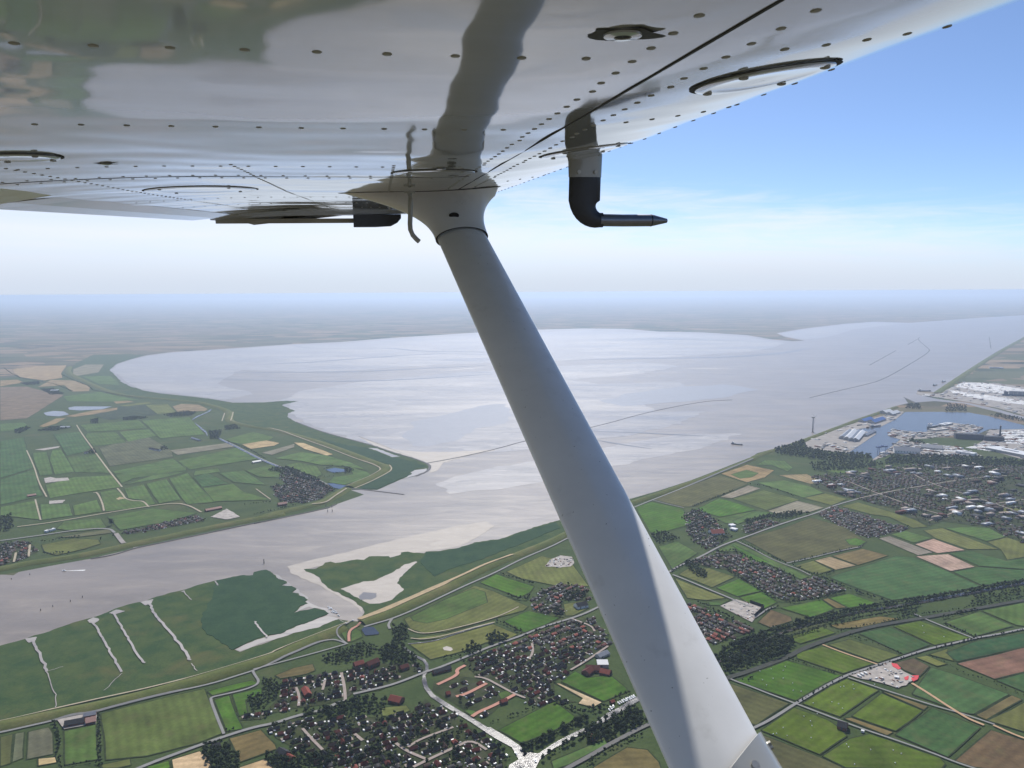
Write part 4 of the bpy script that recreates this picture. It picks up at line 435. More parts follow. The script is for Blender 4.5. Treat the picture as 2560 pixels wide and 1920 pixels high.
ROWS = [
  ('hedgerow beside the farm lawn',6,7,[(-895.3,1559.4),(-870.0,1514.2),(-842.5,1465.6),(-804.7,1398.1),(-791.8,1381.0)]),
  ('hedgerow beside the striped fields',7,8,[(-975.1,1527.8),(-943.3,1490.4),(-918.3,1452.4),(-901.1,1416.3),(-878.0,1390.2),(-856.0,1356.8)]),
  ('hedgerow at the foot of the farm lawn',8,6,[(-860.2,1379.5),(-828.8,1387.6),(-798.1,1383.1)]),
  ('bushes by the lane end',7,7,[(-596.7,1491.9),(-581.9,1496.6)]),
  ('tree belt lining the canal',7,11,[(17.2,1425.5),(95.1,1487.6),(170.9,1555.0),(205.4,1578.7)]),
  ('tree belt lining the canal',8,11,[(19.6,1414.4),(94.4,1478.0),(154.1,1529.3)]),
  ('tree belt lining the canal',8,10,[(55.4,1390.2),(105.3,1438.2),(148.8,1475.1)]),
  ('tree belt lining the canal',7,9,[(96.2,1599.0),(115.6,1582.3),(137.0,1560.6),(150.6,1552.6),(173.8,1581.7)]),
  ('tree belt along the waterway',8,13,[(458.1,1752.9),(546.6,1852.0),(631.7,1907.5),(701.1,1958.3),(833.8,2024.0),(910.8,2058.3),(994.0,2093.6),(1084.5,2123.4),(1219.8,2160.3),(1366.9,2210.7),(1582.0,2287.5),(1686.2,2325.1)]),
  ('tree belt along the waterway',8,12,[(528.1,1834.1),(628.0,1896.0),(697.0,1946.2),(828.7,2011.1),(905.2,2045.0),(987.8,2079.9)]),
  ('tree belt along the waterway',9,9,[(686.4,1946.4),(761.9,1978.1),(845.2,2006.6),(932.8,2040.2)]),
  ('tree belt along the waterway',8,11,[(684.7,1909.2),(805.1,1977.6),(967.3,2050.4),(1111.2,2092.0),(1168.2,2113.7)]),
  ('tree belt along the waterway',9,9,[(702.2,1899.7),(832.4,1964.9),(970.0,2031.8),(1140.8,2083.3)]),
  ('tree belt along the waterway',8,12,[(989.9,2084.4),(1078.5,2111.2),(1214.5,2150.6),(1359.6,2198.5),(1574.8,2276.6),(1678.4,2313.9)]),
  ('scrub row along the railway',11,6,[(862.5,1944.2),(940.6,1975.9),(1028.4,2008.5),(1119.4,2028.9)]),
  ('scrub row along the railway',10,8,[(1049.2,2021.2),(1121.2,2046.5),(1222.2,2067.7),(1346.9,2112.3),(1499.8,2163.3)]),
  ('hedge between bright fields',8,6,[(672.3,1797.1),(703.3,1766.1),(736.4,1736.0),(772.9,1710.0)]),
  ('hedge between bright fields',8,6,[(882.0,1924.0),(897.7,1904.3),(938.1,1858.4),(968.4,1811.1)]),
  ('hedge in the green field',9,6,[(980.2,2352.9),(1034.5,2381.3)]),
  ('hedge east of the village',8,10,[(963.0,2341.6),(990.2,2285.1),(1016.2,2231.2),(1031.0,2210.3),(1063.0,2159.5),(1085.4,2125.3)]),
  ('thick hedge beside the lane',7,8,[(1162.8,1981.4),(1177.3,1956.4),(1179.7,1948.3),(1200.1,1908.3)]),
  ('trees by the allotment lane',8,9,[(1176.7,2019.5),(1234.3,2049.5),(1305.8,2075.6)]),
  ('avenue trees on the country road',14,7,[(1070.1,1845.8),(1130.4,1868.7),(1193.6,1894.5),(1260.9,1913.8),(1356.8,1947.7)]),
  ('avenue trees on the country road',16,6,[(626.3,1593.5),(702.9,1652.7),(772.0,1700.6),(828.9,1729.8),(913.7,1773.8),(1000.5,1815.7)]),
  ('hedge by the brown field',11,5,[(1020.9,1810.5),(1051.7,1765.5),(1059.9,1713.2),(1103.1,1681.5),(1119.2,1639.4),(1137.2,1616.2)]),
  ('hedge by the oval meadow',7,9,[(-44.2,2385.9),(-7.6,2344.6),(30.0,2315.8),(66.6,2282.2)]),
  ('hedge by the oval meadow',7,9,[(-15.4,2204.6),(12.2,2174.1),(39.7,2168.8),(48.2,2198.6)]),
  ('hedge by the main road',7,9,[(-45.8,2022.4),(-25.4,2000.8),(-0.0,1971.3),(21.1,1946.6)]),
  ('trees beside the main road',9,8,[(24.3,1922.8),(75.0,1966.2),(116.0,1994.7),(146.2,2011.3)]),
  ('trees beside the main road',10,8,[(-172.1,1806.9),(-136.7,1820.5),(-121.2,1785.7),(-77.1,1826.9)]),
  ('hedge below the new estate',8,7,[(-54.2,1511.2),(-15.3,1541.2),(13.3,1551.3),(54.6,1588.4)]),
  ('hedge on the village field edge',8,8,[(227.7,1614.4),(264.2,1639.8)]),
  ('railway hedge',9,8,[(138.9,1372.6),(185.5,1419.5),(209.1,1437.3),(257.0,1469.3)]),
  ('avenue trees north of the fields',12,8,[(824.9,2685.2),(850.6,2584.2),(887.8,2490.0),(914.2,2451.4),(943.6,2378.0),(953.5,2348.6)]),
  ('avenue trees north of the fields',13,7,[(927.6,2463.8),(1036.7,2526.9),(1115.0,2572.9),(1236.6,2627.1)]),
  ('hedge around the estate fields',10,8,[(962.3,2360.1),(987.2,2348.1),(1035.4,2382.5)]),
  ('village edge trees',8,9,[(710.1,2579.6),(772.1,2585.5),(790.1,2537.5),(814.9,2471.9),(855.9,2397.2),(886.3,2326.8)]),
  ('village edge trees',8,9,[(696.8,2399.6),(722.4,2312.3),(741.6,2241.5),(766.5,2159.7),(804.4,2134.9),(890.9,2158.0),(994.3,2217.0)]),
  ('village edge trees',8,9,[(537.4,2133.7),(555.7,2114.5),(586.5,2058.9),(606.2,2023.4)]),
  ('trees by the dark fence',9,8,[(708.5,2066.3),(761.6,2111.7)]),
  ('hedge along the far road',12,8,[(1113.9,3510.8),(1163.8,3472.5),(1218.2,3364.2),(1235.2,3295.9)]),
  ('hedge along the dark meadow',11,7,[(760.1,3146.6),(899.7,3291.8),(1002.1,3403.8)]),
  ('trees beside the main road',12,9,[(514.6,2396.4),(570.0,2450.6),(617.2,2500.8)]),
  ('tree row behind the far dike',10,9,[(-1058.2,3064.4),(-1029.0,3092.6),(-1017.9,3092.4),(-929.0,3190.4)]),
  ('tree row behind the far dike',12,8,[(-1144.9,3205.0),(-1086.2,3235.2),(-1048.9,3245.1)]),
  ('tree row behind the far dike',12,8,[(-1724.4,2721.1),(-1683.8,2743.1),(-1688.3,2750.9),(-1621.3,2780.8)]),
  ('tree row behind the far dike',12,9,[(-1635.6,2590.3),(-1554.4,2602.7)]),
  ('tree row behind the far dike',12,9,[(-1473.7,2794.0),(-1424.3,2858.1),(-1346.0,2959.6),(-1232.4,2993.4)]),
  ('pond bushes',10,8,[(-973.4,3859.3),(-936.0,3934.2),(-862.7,3917.0),(-812.3,3840.6),(-837.8,3768.8),(-901.5,3784.6),(-938.7,3799.9)]),
  ('pond bushes',10,7,[(-954.7,3701.7),(-885.2,3713.9)]),
  ('bushes along the sunken lane',18,9,[(-6308.0,9498.7),(-5798.9,8840.3),(-5310.4,8264.2),(-4973.8,7997.6),(-4657.9,7747.4),(-4125.1,7143.3)]),
  ('bushes along the sunken lane',18,9,[(-5107.8,8659.9),(-4672.2,8106.1),(-4202.8,7559.2),(-3947.5,7184.7),(-3592.7,6885.3),(-3218.7,6607.5)]),
  ('trees on the straight canal',12,9,[(-1996.9,4968.9),(-1863.5,4823.7),(-1927.0,5015.7),(-1837.7,5113.5)]),
  ('trees on the straight canal',13,8,[(-1754.9,4644.3),(-1482.7,4319.8),(-1338.4,4105.0)]),
]
POINTS = [
  ('big_tree',26,(-1575.8,2928.7)),
  ('poplar',18,(-1513.6,2732.6)),
  ('poplar',16,(-1490.7,2778.5)),
  ('beacon',12,(-836.2,2490.2)),
  ('beacon',8,(-766.4,3097.2)),
  ('beacon',8,(-747.5,3096.8)),
  ('beacon',8,(-793.8,3181.5)),
  ('beacon',8,(-764.8,3166.7)),
  ('pile',6,(-1355.6,2111.2)),
  ('pile',6,(-1337.4,2139.1)),
  ('pile',6,(-1307.0,2175.5)),
  ('pile',6,(-1288.0,2205.1)),
  ('pile',5,(-1563.1,2394.6)),
  ('pile',5,(-1598.2,2356.8)),
  ('turbine',93,(1921.6,4840.2)),
  ('speedboat',0,(-1472.6,2429.1)),
  ('barge',0,(1324.7,4454.4)),
  ('crane',0,(2055.0,4189.7)),
  ('ship',0,(2415.6,5030.7)),
  ('ship',1,(2785.1,4993.7)),
  ('ship',2,(2654.5,5290.8)),
  ('ship',3,(3688.0,6807.9)),
  ('ship',4,(4008.0,7218.0)),
  ('ship',4,(4248.0,7500.4)),
]
BUILD = [
  ('long dark-roofed cattle shed on the farm below the dike road','barn','cattle_shed','gable','slate','brick',20,6,[(-943.2,1517.4),(-908.7,1530.6)]),
  ('pink-roofed machinery shed beside the long cattle shed','barn','machinery_shed','gable','pinkroof','brick',22,6,[(-904.2,1527.1),(-887.6,1535.5)]),
  ('blue-grey roofed farm shed along the dike road','barn','farm_shed','gable','zinc','brick',14,5,[(-921.9,1550.3),(-899.9,1559.5)]),
  ('red-roofed sports hall beside the paved court','hall','sports_hall','gable','redroof','brick',24,7,[(-273.7,1612.9),(-246.9,1601.4)]),
  ('large farmhouse barn with grey roof and red front end','barn','farmhouse_barn','gable','slate','brick',22,10,[(-461.2,1412.3),(-442.7,1398.2)]),
  ('red-roofed dwelling end joined to the large grey barn','house','farm_dwelling','gable','redroof','brick',16,8,[(-441.9,1397.3),(-427.8,1387.0)]),
  ('long red-roofed house in the old village','house','long_house','gable','redroof','brick',16,7,[(-476.7,1656.5),(-460.8,1627.3)]),
  ('bright red-roofed hall near the old village church','hall','village_hall','gable','redroof','brick',18,8,[(-386.3,1765.1),(-366.2,1778.3)]),
  ('big dark red roofed church in the old village','church','village_church','gable','darkred','brick',18,12,[(-354.3,1758.1),(-331.0,1781.3)]),
  ('dark red roofed house with wide roof by the canal bend','house','wide_house','gable','darkred','brick',16,8,[(-272.4,1747.4),(-254.9,1760.3)]),
  ('grey-roofed village house beside the park','house','grey_house','gable','slate','brick',14,6,[(-600.9,1431.3),(-588.3,1440.2)]),
  ('red-roofed school wing facing its paved court','school','school_wing','gable','darkred','brick',24,7,[(172.6,1745.6),(206.7,1742.0)]),
  ('second red school wing set across the court','school','school_wing','gable','darkred','brick',22,7,[(169.5,1719.9),(187.9,1745.5)]),
  ('bright red school annex at the field edge','school','school_annex','gable','redroof','brick',22,6,[(207.1,1732.3),(229.5,1721.1)]),
  ('grey flat-roofed gymnasium behind the red school','hall','gymnasium','flat','zinc','concretew',26,8,[(202.3,1766.4),(228.8,1766.1)]),
  ('long grey industrial shed beside the estate road','shed','industrial_shed','gable','zinc','concretew',18,6,[(207.1,1803.9),(234.7,1826.8)]),
  ('terrace of dark houses beside the canal bridge','house','terrace','gable','slate','brick',14,6,[(-191.3,1730.3),(-151.9,1752.6)]),
  ('dark pointed-roof hall with white end wall','hall','riding_hall','gable','blackroof','whitewall',26,9,[(179.0,2107.4),(209.9,2122.9)]),
  ('small red-roofed shed by the canal wood','shed','canal_shed','gable','redroof','brick',9,4,[(156.3,1467.9),(161.2,1450.5)]),
  ('small red boathouse beside the moored boats','shed','boathouse','gable','redroof','brick',9,4,[(212.5,1593.3),(221.2,1598.8)]),
  ('small red cube-shaped house in the new estate','house','cube_house','gable','redroof','brick',12,6,[(-152.2,1630.9),(-143.5,1634.3)]),
  ('house with a cross-shaped red roof in the new estate','house','red_estate_house','gable','redroof','brick',12,6,[(-28.8,1594.7),(-15.7,1602.9)]),
  ('wide red-roofed market hall in the wooded village','hall','market_hall','gable','redroof','whitewall',40,7,[(735.9,2779.2),(785.1,2786.3)]),
  ('white flat-roofed shed next to the market yard','shed','white_shed','flat','whiteroof','whitewall',20,6,[(834.0,2867.7),(854.3,2874.1)]),
  ('longer white flat-roofed shed on the market yard','shed','white_shed','flat','whiteroof','whitewall',20,6,[(828.7,2831.0),(845.6,2814.3)]),
  ('dark farmhouse among trees beside the country lane','barn','lane_farmhouse','gable','slate','brick',22,9,[(672.5,1498.1),(687.6,1488.2)]),
  ('white-roofed site cabin on the building yard','cabin','site_cabin','flat','whiteroof','whitewall',9,4,[(889.2,1699.3),(897.6,1694.9)]),
  ('white truck trailer parked on the building yard','trailer','truck_trailer','flat','whiteroof','whitewall',4,4,[(807.3,1708.4),(811.7,1700.2)]),
  ('second white truck trailer on the building yard','trailer','truck_trailer','flat','whiteroof','whitewall',4,4,[(817.3,1714.6),(821.0,1707.0)]),
  ('third white truck trailer on the building yard','trailer','truck_trailer','flat','whiteroof','whitewall',4,4,[(828.0,1720.8),(831.4,1713.2)]),
  ('white caravan parked beside the dark farmhouse','caravan','caravan','flat','whiteroof','whitewall',5,3,[(712.4,1479.2),(717.1,1476.3)]),
  ('grey harbour hall with striped roof,first of four','warehouse','harbour_hall','gable','zinc','concretew',38,14,[(2005.8,4600.1),(2150.4,4819.2)]),
  ('grey harbour hall with striped roof,second of four','warehouse','harbour_hall','gable','whiteroof','concretew',38,14,[(2021.2,4570.0),(2190.0,4841.5)]),
  ('grey harbour hall with striped roof,third of four','warehouse','harbour_hall','gable','zinc','concretew',38,14,[(2034.6,4536.1),(2204.8,4817.5)]),
  ('grey harbour hall with striped roof,fourth of four','warehouse','harbour_hall','gable','whiteroof','concretew',38,14,[(2054.6,4527.3),(2219.6,4793.8)]),
  ('low grey quay shed at the tip of the harbour pier','warehouse','quay_shed','gable','zinc','concretew',30,10,[(2181.1,4681.9),(2312.0,4837.8)]),
  ('blue-roofed harbour shed under the dike','warehouse','blue_shed','gable','blueroof','concretew',45,12,[(2394.6,5199.8),(2508.5,5307.0)]),
  ('larger blue-roofed harbour shed behind the blue ship','warehouse','blue_shed','gable','blueroof','concretew',50,13,[(2437.6,5144.6),(2585.8,5293.1)]),
  ('white-roofed harbour shed with dark walls','warehouse','white_roof_shed','gable','whiteroof','concretew',50,12,[(2720.2,5573.2),(2809.6,5645.9)]),
  ('second white-roofed harbour shed at the basin corner','warehouse','white_roof_shed','gable','whiteroof','concretew',50,12,[(2729.9,5492.9),(2836.4,5594.2)]),
  ('long hall with white front at the shipyard crane','warehouse','shipyard_hall','gable','zinc','whitewall',60,20,[(2130.4,4216.4),(2253.7,4177.4)]),
  ('long white shed behind the harbour plantation','warehouse','long_white_shed','flat','whiteroof','whitewall',40,12,[(2473.2,4192.9),(2526.2,4114.4)]),
  ('grey shed row south of the shipyard quay','warehouse','grey_shed','gable','zinc','concretew',50,12,[(2345.1,4328.9),(2434.7,4270.3)]),
  ('dark block-like factory hall behind the green mound','factory','factory_hall','flat','slate','darkwall',50,28,[(2704.6,4622.8),(2847.2,4575.8)]),
  ('second dark factory hall next to the chimney','factory','factory_hall','flat','slate','darkwall',50,24,[(2838.5,4554.9),(2936.0,4518.7)]),
  ('huge pale assembly hall at the harbour edge','factory','assembly_hall','flat','whiteroof','concretew',90,14,[(2713.3,4281.3),(2796.1,4066.5)]),
  ('low pale shed on the inner pier','warehouse','pier_shed','flat','whiteroof','concretew',40,10,[(2856.1,5042.3),(2950.4,5106.9)]),
  ('wide pale storage hall on the inner pier','warehouse','pier_shed','flat','concretew','concretew',50,8,[(2697.1,4864.0),(2813.3,4918.4)]),
  ('grey logistics shed on the far car terminal','warehouse','terminal_shed','flat','zinc','concretew',60,12,[(5499.3,8804.4),(5626.5,8750.7)]),
  ('salmon-roofed farmhouse behind the far dike','barn','far_farmhouse','gable','pinkroof','brick',18,8,[(-1001.0,3191.8),(-969.9,3211.9)]),
  ('row-shaped pale farm shed on the far bank','barn','far_farm_shed','gable','pinkroof','brick',18,6,[(-1279.0,3111.0),(-1229.2,3155.7)]),
  ('white-walled farm on the far meadows by the lane','barn','far_farm','gable','slate','whitewall',16,7,[(-2117.4,4412.1),(-2032.1,4353.0)]),
  ('farmstead with pink roof in the left meadows','barn','far_farm','gable','pinkroof','brick',16,7,[(-2172.8,3355.5),(-2147.6,3377.7)]),
  ('small white farmhouse under the copse by the long lane','barn','far_farm','gable','slate','whitewall',14,6,[(-2440.2,4301.1),(-2422.8,4315.3)]),
  ('white farm buildings beside the dark wood','barn','far_farm','gable','whiteroof','whitewall',18,7,[(-3070.7,5152.1),(-3012.1,5160.6)]),
  ('long pale shed beside the straight far canal','barn','canal_farm_shed','gable','whiteroof','concretew',16,6,[(-1389.8,4024.2),(-1356.2,4059.1)]),
  ('pale farm shed near the far canal bridge','barn','bridge_farm_shed','gable','zinc','concretew',16,6,[(-2006.6,4738.1),(-1924.1,4657.6)]),
  ('pumping station with white walls on the far bank','shed','pumping_station','flat','whiteroof','whitewall',14,6,[(-1781.3,2839.7),(-1765.1,2872.5)]),
  ('white farm buildings in the tan fields','barn','far_farm','gable','whiteroof','whitewall',22,8,[(-4330.3,7152.1),(-4271.0,7179.0)]),
]
CARLOTS = [[(4369.6,7416.4),(4571.4,7406.9),(4631.6,6889.8),(4655.3,6766.4),(4316.4,6266.5),(4342.3,6453.3),(4162.8,6834.3),(4141.1,7108.9)],[(3920.3,6643.6),(4060.1,6567.5),(4145.5,6156.3),(4164.7,6042.8),(4069.4,5902.2),(4002.3,5940.1),(3904.2,6204.3),(3833.1,6474.1)],[(3955.4,6890.6),(3952.6,6843.3),(4013.2,6702.4),(3902.9,6574.0),(3862.0,6663.8)],[(3562.6,6605.6),(3641.2,6558.8),(3586.8,6501.1),(3517.6,6521.0)],[(2593.5,4322.1),(2756.2,4426.4),(2850.1,4353.3),(2673.0,4216.3)],[(3102.4,4813.7),(3299.3,4879.1),(3342.5,4830.0),(3016.2,4348.7),(2899.4,4430.3)],[(2372.7,4366.5),(2519.6,4286.5),(2482.5,4196.2),(2323.1,4273.3)]]
REDS = [[(915.3,1767.0),(928.1,1763.5),(926.1,1740.4),(916.5,1734.0),(910.3,1750.4)],[(933.3,1705.1),(948.8,1704.9),(937.5,1686.4),(922.0,1677.4),(922.2,1689.6)],[(911.5,1695.9),(925.5,1705.2),(914.5,1686.6),(907.4,1684.9)]]
BOATS = [(-532.4,2123.5),(-527.0,2116.9),(-521.8,2111.2),(-513.5,2099.9),(-507.2,2092.5),(-499.8,2081.4),(-514.4,2090.7),(-527.9,2109.4),(-459.1,2014.8),(-444.7,2030.1),(-490.1,2063.3),(-508.2,2085.2),(211.1,1573.2),(217.0,1578.6),(230.5,1592.1),(235.5,1596.4),(240.5,1600.2),(245.5,1604.1),(250.4,1607.4),(255.3,1610.7),(259.7,1614.0),(264.4,1617.4),(206.6,1565.2),(268.8,1620.8),(3.8,1408.9),(41.0,1385.3)]
BALES = [(585.5,1731.2),(615.6,1740.6),(641.9,1733.8),(653.5,1753.3),(605.3,1696.2),(629.0,1697.2),(632.1,1641.7),(642.5,1674.3),(648.6,1637.4),(579.8,1666.0),(753.8,1658.1),(778.9,1666.8),(698.8,1591.6),(710.4,1584.4),(711.1,1565.4),(656.3,1587.7),(771.3,1646.1),(744.9,1655.2),(557.2,1492.8),(529.0,1470.5),(536.4,1472.3),(555.2,1464.1),(615.9,1534.9),(623.1,1517.0),(619.2,1499.6),(662.3,1433.0),(662.4,1424.0),(701.7,1414.7),(745.0,1412.1),(755.1,1401.1),(728.7,1371.5),(649.5,1368.0),(1101.1,1973.8),(1083.2,1933.4),(1122.4,1909.3),(1187.9,1944.1),(601.1,1456.6),(578.5,1690.3),(648.2,1545.0),(827.6,1666.3)]
FENCE = [(687.0, 2136.5), (716.1, 2101.1), (670.2, 2040.1)]

# ------------------------------------------------------------------ helpers
C = sc.collection
def tag(o, label=None, cat=None, group=None, kind=None):
    if label: o['label'] = label
    if cat: o['category'] = cat
    if group: o['group'] = group
    if kind: o['kind'] = kind
    return o
def obj(name, me, mat=None, parent=None):
    if mat is not None and not me.materials:
        for m in (mat if isinstance(mat, (list, tuple)) else (mat,)): me.materials.append(m)
    o = bpy.data.objects.new(name, me); C.objects.link(o)
    if parent: o.parent = parent
    return o
def empty(name, loc=(0, 0, 0), rz=0):
    o = bpy.data.objects.new(name, None); C.objects.link(o); o.location = loc; o.rotation_euler = (0, 0, rz); o.empty_display_size = .5
    return o
def mesh(name, v, f, smooth=False):
    me = bpy.data.meshes.new(name); me.from_pydata([tuple(map(float, p)) for p in v], [], f); me.update()
    if smooth: me.polygons.foreach_set('use_smooth', [True]*len(me.polygons))
    return me
def bulk(name, V, F, mi=None, mats=()):
    """V (n,3), F (m,3) triangles, mi material index per triangle"""
    me = bpy.data.meshes.new(name); me.vertices.add(len(V)); me.vertices.foreach_set('co', np.asarray(V, np.float32).ravel())
    for m in mats: me.materials.append(m)
    me.loops.add(len(F)*3); me.loops.foreach_set('vertex_index', np.asarray(F, np.int32).ravel())
    me.polygons.add(len(F)); me.polygons.foreach_set('loop_start', np.arange(0, len(F)*3, 3, dtype=np.int32)); me.polygons.foreach_set('loop_total', np.full(len(F), 3, np.int32))
    if mi is not None: me.polygons.foreach_set('material_index', np.asarray(mi, np.int32))
    me.update(calc_edges=True); me.validate()
    return me
def tri(faces):
    out = []
    for f in faces:
        for k in range(1, len(f)-1): out.append((f[0], f[k], f[k+1]))
    return out
class MB:
    def __init__(s): s.v = []; s.f = []
    def add(s, v, f):
        n = len(s.v); s.v += [tuple(p) for p in v]; s.f += [tuple(i+n for i in q) for q in f]; return s
    def box(s, x0, x1, y0, y1, z0, z1):
        v = [(x, y, z) for z in (z0, z1) for y in (y0, y1) for x in (x0, x1)]
        return s.add(v, [(0, 2, 3, 1), (4, 5, 7, 6), (0, 1, 5, 4), (2, 6, 7, 3), (0, 4, 6, 2), (1, 3, 7, 5)])
    def tube(s, path, rad, n=12, cap=True):
        path = [Vector(p) for p in path]; rings = []
        for i, p in enumerate(path):
            d = (path[min(i+1, len(path)-1)]-path[max(i-1, 0)]).normalized()
            a = d.cross(Vector((0, 0, 1)) if abs(d.z) < .9 else Vector((1, 0, 0))).normalized(); b = d.cross(a)
            r = rad[i] if isinstance(rad, (list, tuple)) else rad
            rings.append([p + a*math.cos(2*math.pi*k/n)*r + b*math.sin(2*math.pi*k/n)*r for k in range(n)])
        return s.loft(rings, cap)
    def loft(s, rings, cap=True):
        n = len(rings[0]); v = [p for r in rings for p in r]; f = []
        for i in range(len(rings)-1):
            for k in range(n): f.append((i*n+k, i*n+(k+1) % n, (i+1)*n+(k+1) % n, (i+1)*n+k))
        if cap: f.append(tuple(range(n-1, -1, -1))); f.append(tuple((len(rings)-1)*n+k for k in range(n)))
        return s.add(v, f)
    def mesh(s, name, smooth=False): return mesh(name, s.v, s.f, smooth)
def autosmooth(me, ang=35):
    import bmesh
    bm = bmesh.new(); bm.from_mesh(me); a = math.radians(ang)
    bmesh.ops.recalc_face_normals(bm, faces=bm.faces)
    for f in bm.faces: f.smooth = True
    for e in bm.edges:
        if len(e.link_faces) == 2 and e.calc_face_angle(0) > a: e.smooth = False
    bm.to_mesh(me); bm.free(); return me

# ------------------------------------------------------------------ materials
MATS = {}
class NT:
    def __init__(s, name):
        s.m = bpy.data.materials.new(name); s.m.use_nodes = True; s.t = s.m.node_tree; s.N = s.t.nodes
        s.b = s.N['Principled BSDF']; MATS[name] = s.m
    def n(s, t, **k):
        x = s.N.new(t)
        for a, v in k.items(): setattr(x, a, v)
        return x
    def l(s, a, b): s.t.links.new(a, b)
    def pos(s, scale=(1, 1, 1), rot=0, objsp=False):
        if objsp: src = s.n('ShaderNodeTexCoord').outputs['Object']
        else: src = s.n('ShaderNodeNewGeometry').outputs['Position']
        m = s.n('ShaderNodeMapping'); s.l(src, m.inputs[0]); m.inputs['Scale'].default_value = scale; m.inputs['Rotation'].default_value = (0, 0, rot)
        return m.outputs[0]
    def noise(s, vec, scale=1, detail=5, rough=.55, dist=0):
        x = s.n('ShaderNodeTexNoise'); s.l(vec, x.inputs['Vector']); x.inputs['Scale'].default_value = scale; x.inputs['Detail'].default_value = detail; x.inputs['Roughness'].default_value = rough; x.inputs['Distortion'].default_value = dist
        return x.outputs['Fac']
    def rng(s, v, a, b, c, d):
        x = s.n('ShaderNodeMapRange'); s.l(v, x.inputs['Value']); x.inputs['From Min'].default_value = a; x.inputs['From Max'].default_value = b; x.inputs['To Min'].default_value = c; x.inputs['To Max'].default_value = d
        return x.outputs[0]
    def mix(s, fac, a, b, mode='MIX'):
        x = s.n('ShaderNodeMix', data_type='RGBA', blend_type=mode)
        for k, v in (('Factor', fac), ('A', a), ('B', b)):
            i = x.inputs[k] if k != 'Factor' else x.inputs[0]
            if isinstance(v, (int, float)): i.default_value = v
            elif isinstance(v, tuple): i.default_value = v if len(v) == 4 else v+(1,)
            else: s.l(v, i)
        return x.outputs['Result']
    def val(s, col, v):   # multiply colour by a value
        x = s.n('ShaderNodeVectorMath', operation='SCALE'); s.l(col, x.inputs[0]) if not isinstance(col, tuple) else setattr(x.inputs[0], 'default_value', col[:3])
        s.l(v, x.inputs['Scale']); return x.outputs[0]
    def set(s, k, v):
        if isinstance(v, (int, float)): s.b.inputs[k].default_value = v
        elif isinstance(v, tuple): s.b.inputs[k].default_value = v if len(v) == 4 else v+(1,)
        else: s.l(v, s.b.inputs[k])
        return s
    def bump(s, h, strength, dist):
        x = s.n('ShaderNodeBump'); s.l(h, x.inputs['Height']); x.inputs['Strength'].default_value = strength; x.inputs['Distance'].default_value = dist
        s.l(x.outputs[0], s.b.inputs['Normal'])
def simple(name, col, rough=.8, var=.2, scale=.05, metal=0, spec=.5, objsp=False):
    t = NT(name)
    n = t.noise(t.pos(objsp=objsp), scale, 5, .6)
    t.set('Base Color', t.val(col, t.rng(n, .25, .75, 1-var, 1+var))).set('Roughness', rough).set('Metallic', metal).set('Specular IOR Level', spec)
    return t.m
# fields: the colour of the crop is the object's own colour
t = NT('field'); oi = t.n('ShaderNodeObjectInfo')
g = t.noise(t.pos((1, 1, 1)), .012, 6, .6, .3); g2 = t.noise(t.pos(), .15, 3, .6)
ang = t.n('ShaderNodeAttribute', attribute_type='OBJECT', attribute_name='row_angle')
vr = t.n('ShaderNodeVectorRotate', rotation_type='Z_AXIS'); t.l(t.n('ShaderNodeNewGeometry').outputs['Position'], vr.inputs['Vector']); t.l(ang.outputs['Fac'], vr.inputs['Angle'])
wv = t.n('ShaderNodeTexWave', wave_type='BANDS'); t.l(vr.outputs[0], wv.inputs['Vector']); wv.inputs['Scale'].default_value = .016; wv.inputs['Distortion'].default_value = 2.5; wv.inputs['Detail'].default_value = 3; wv.inputs['Detail Scale'].default_value = .3
v1 = t.rng(g, .3, .7, .66, 1.30); c = t.val(oi.outputs['Color'], v1); c = t.val(c, t.rng(wv.outputs['Fac'], 0, 1, .9, 1.08)); c = t.val(c, t.rng(g2, .3, .7, .86, 1.14))
hb = t.noise(t.pos(), .03, 4, .6); c = t.mix(t.rng(hb, .5, .72, 0, .35), c, (.13, .115, .05))
t.set('Base Color', c).set('Roughness', .95).set('Specular IOR Level', .1)
# distant farmland
t = NT('farmland'); vo = t.n('ShaderNodeTexVoronoi'); t.l(t.pos((1/620, 1/300, 1), .5), vo.inputs['Vector']); vo.inputs['Scale'].default_value = 1; vo.inputs['Randomness'].default_value = .8
cr = t.n('ShaderNodeValToRGB'); sx = t.n('ShaderNodeSeparateColor'); t.l(vo.outputs['Color'], sx.inputs[0]); t.l(sx.outputs[0], cr.inputs[0]); cr.color_ramp.interpolation = 'CONSTANT'
E = cr.color_ramp.elements; E[0].color = (.06, .08, .035, 1); E[1].position = .25; E[1].color = (.09, .1, .05, 1)
for p_, q_ in ((.42, (.18, .14, .09)), (.6, (.075, .075, .045)), (.68, (.24, .175, .11)), (.88, (.035, .05, .022))): e = E.new(p_); e.color = q_+(1,)
big = t.noise(t.pos(), .0002, 3, .5); c = t.mix(t.rng(big, .45, .6, 0, .5), cr.outputs[0], (.16, .115, .075)); woods = t.noise(t.pos((1, 2.2, 1)), .0009, 5, .6); c = t.mix(t.rng(woods, .6, .63, 0, 1), c, (.018, .028, .014))
vil = t.noise(t.pos((1, 1.5, 1)), .0007, 6, .7, .2); c = t.mix(t.rng(vil, .7, .72, 0, .7), c, (.12, .1, .09))
t.set('Base Color', c).set('Roughness', .95).set('Specular IOR Level', .1)
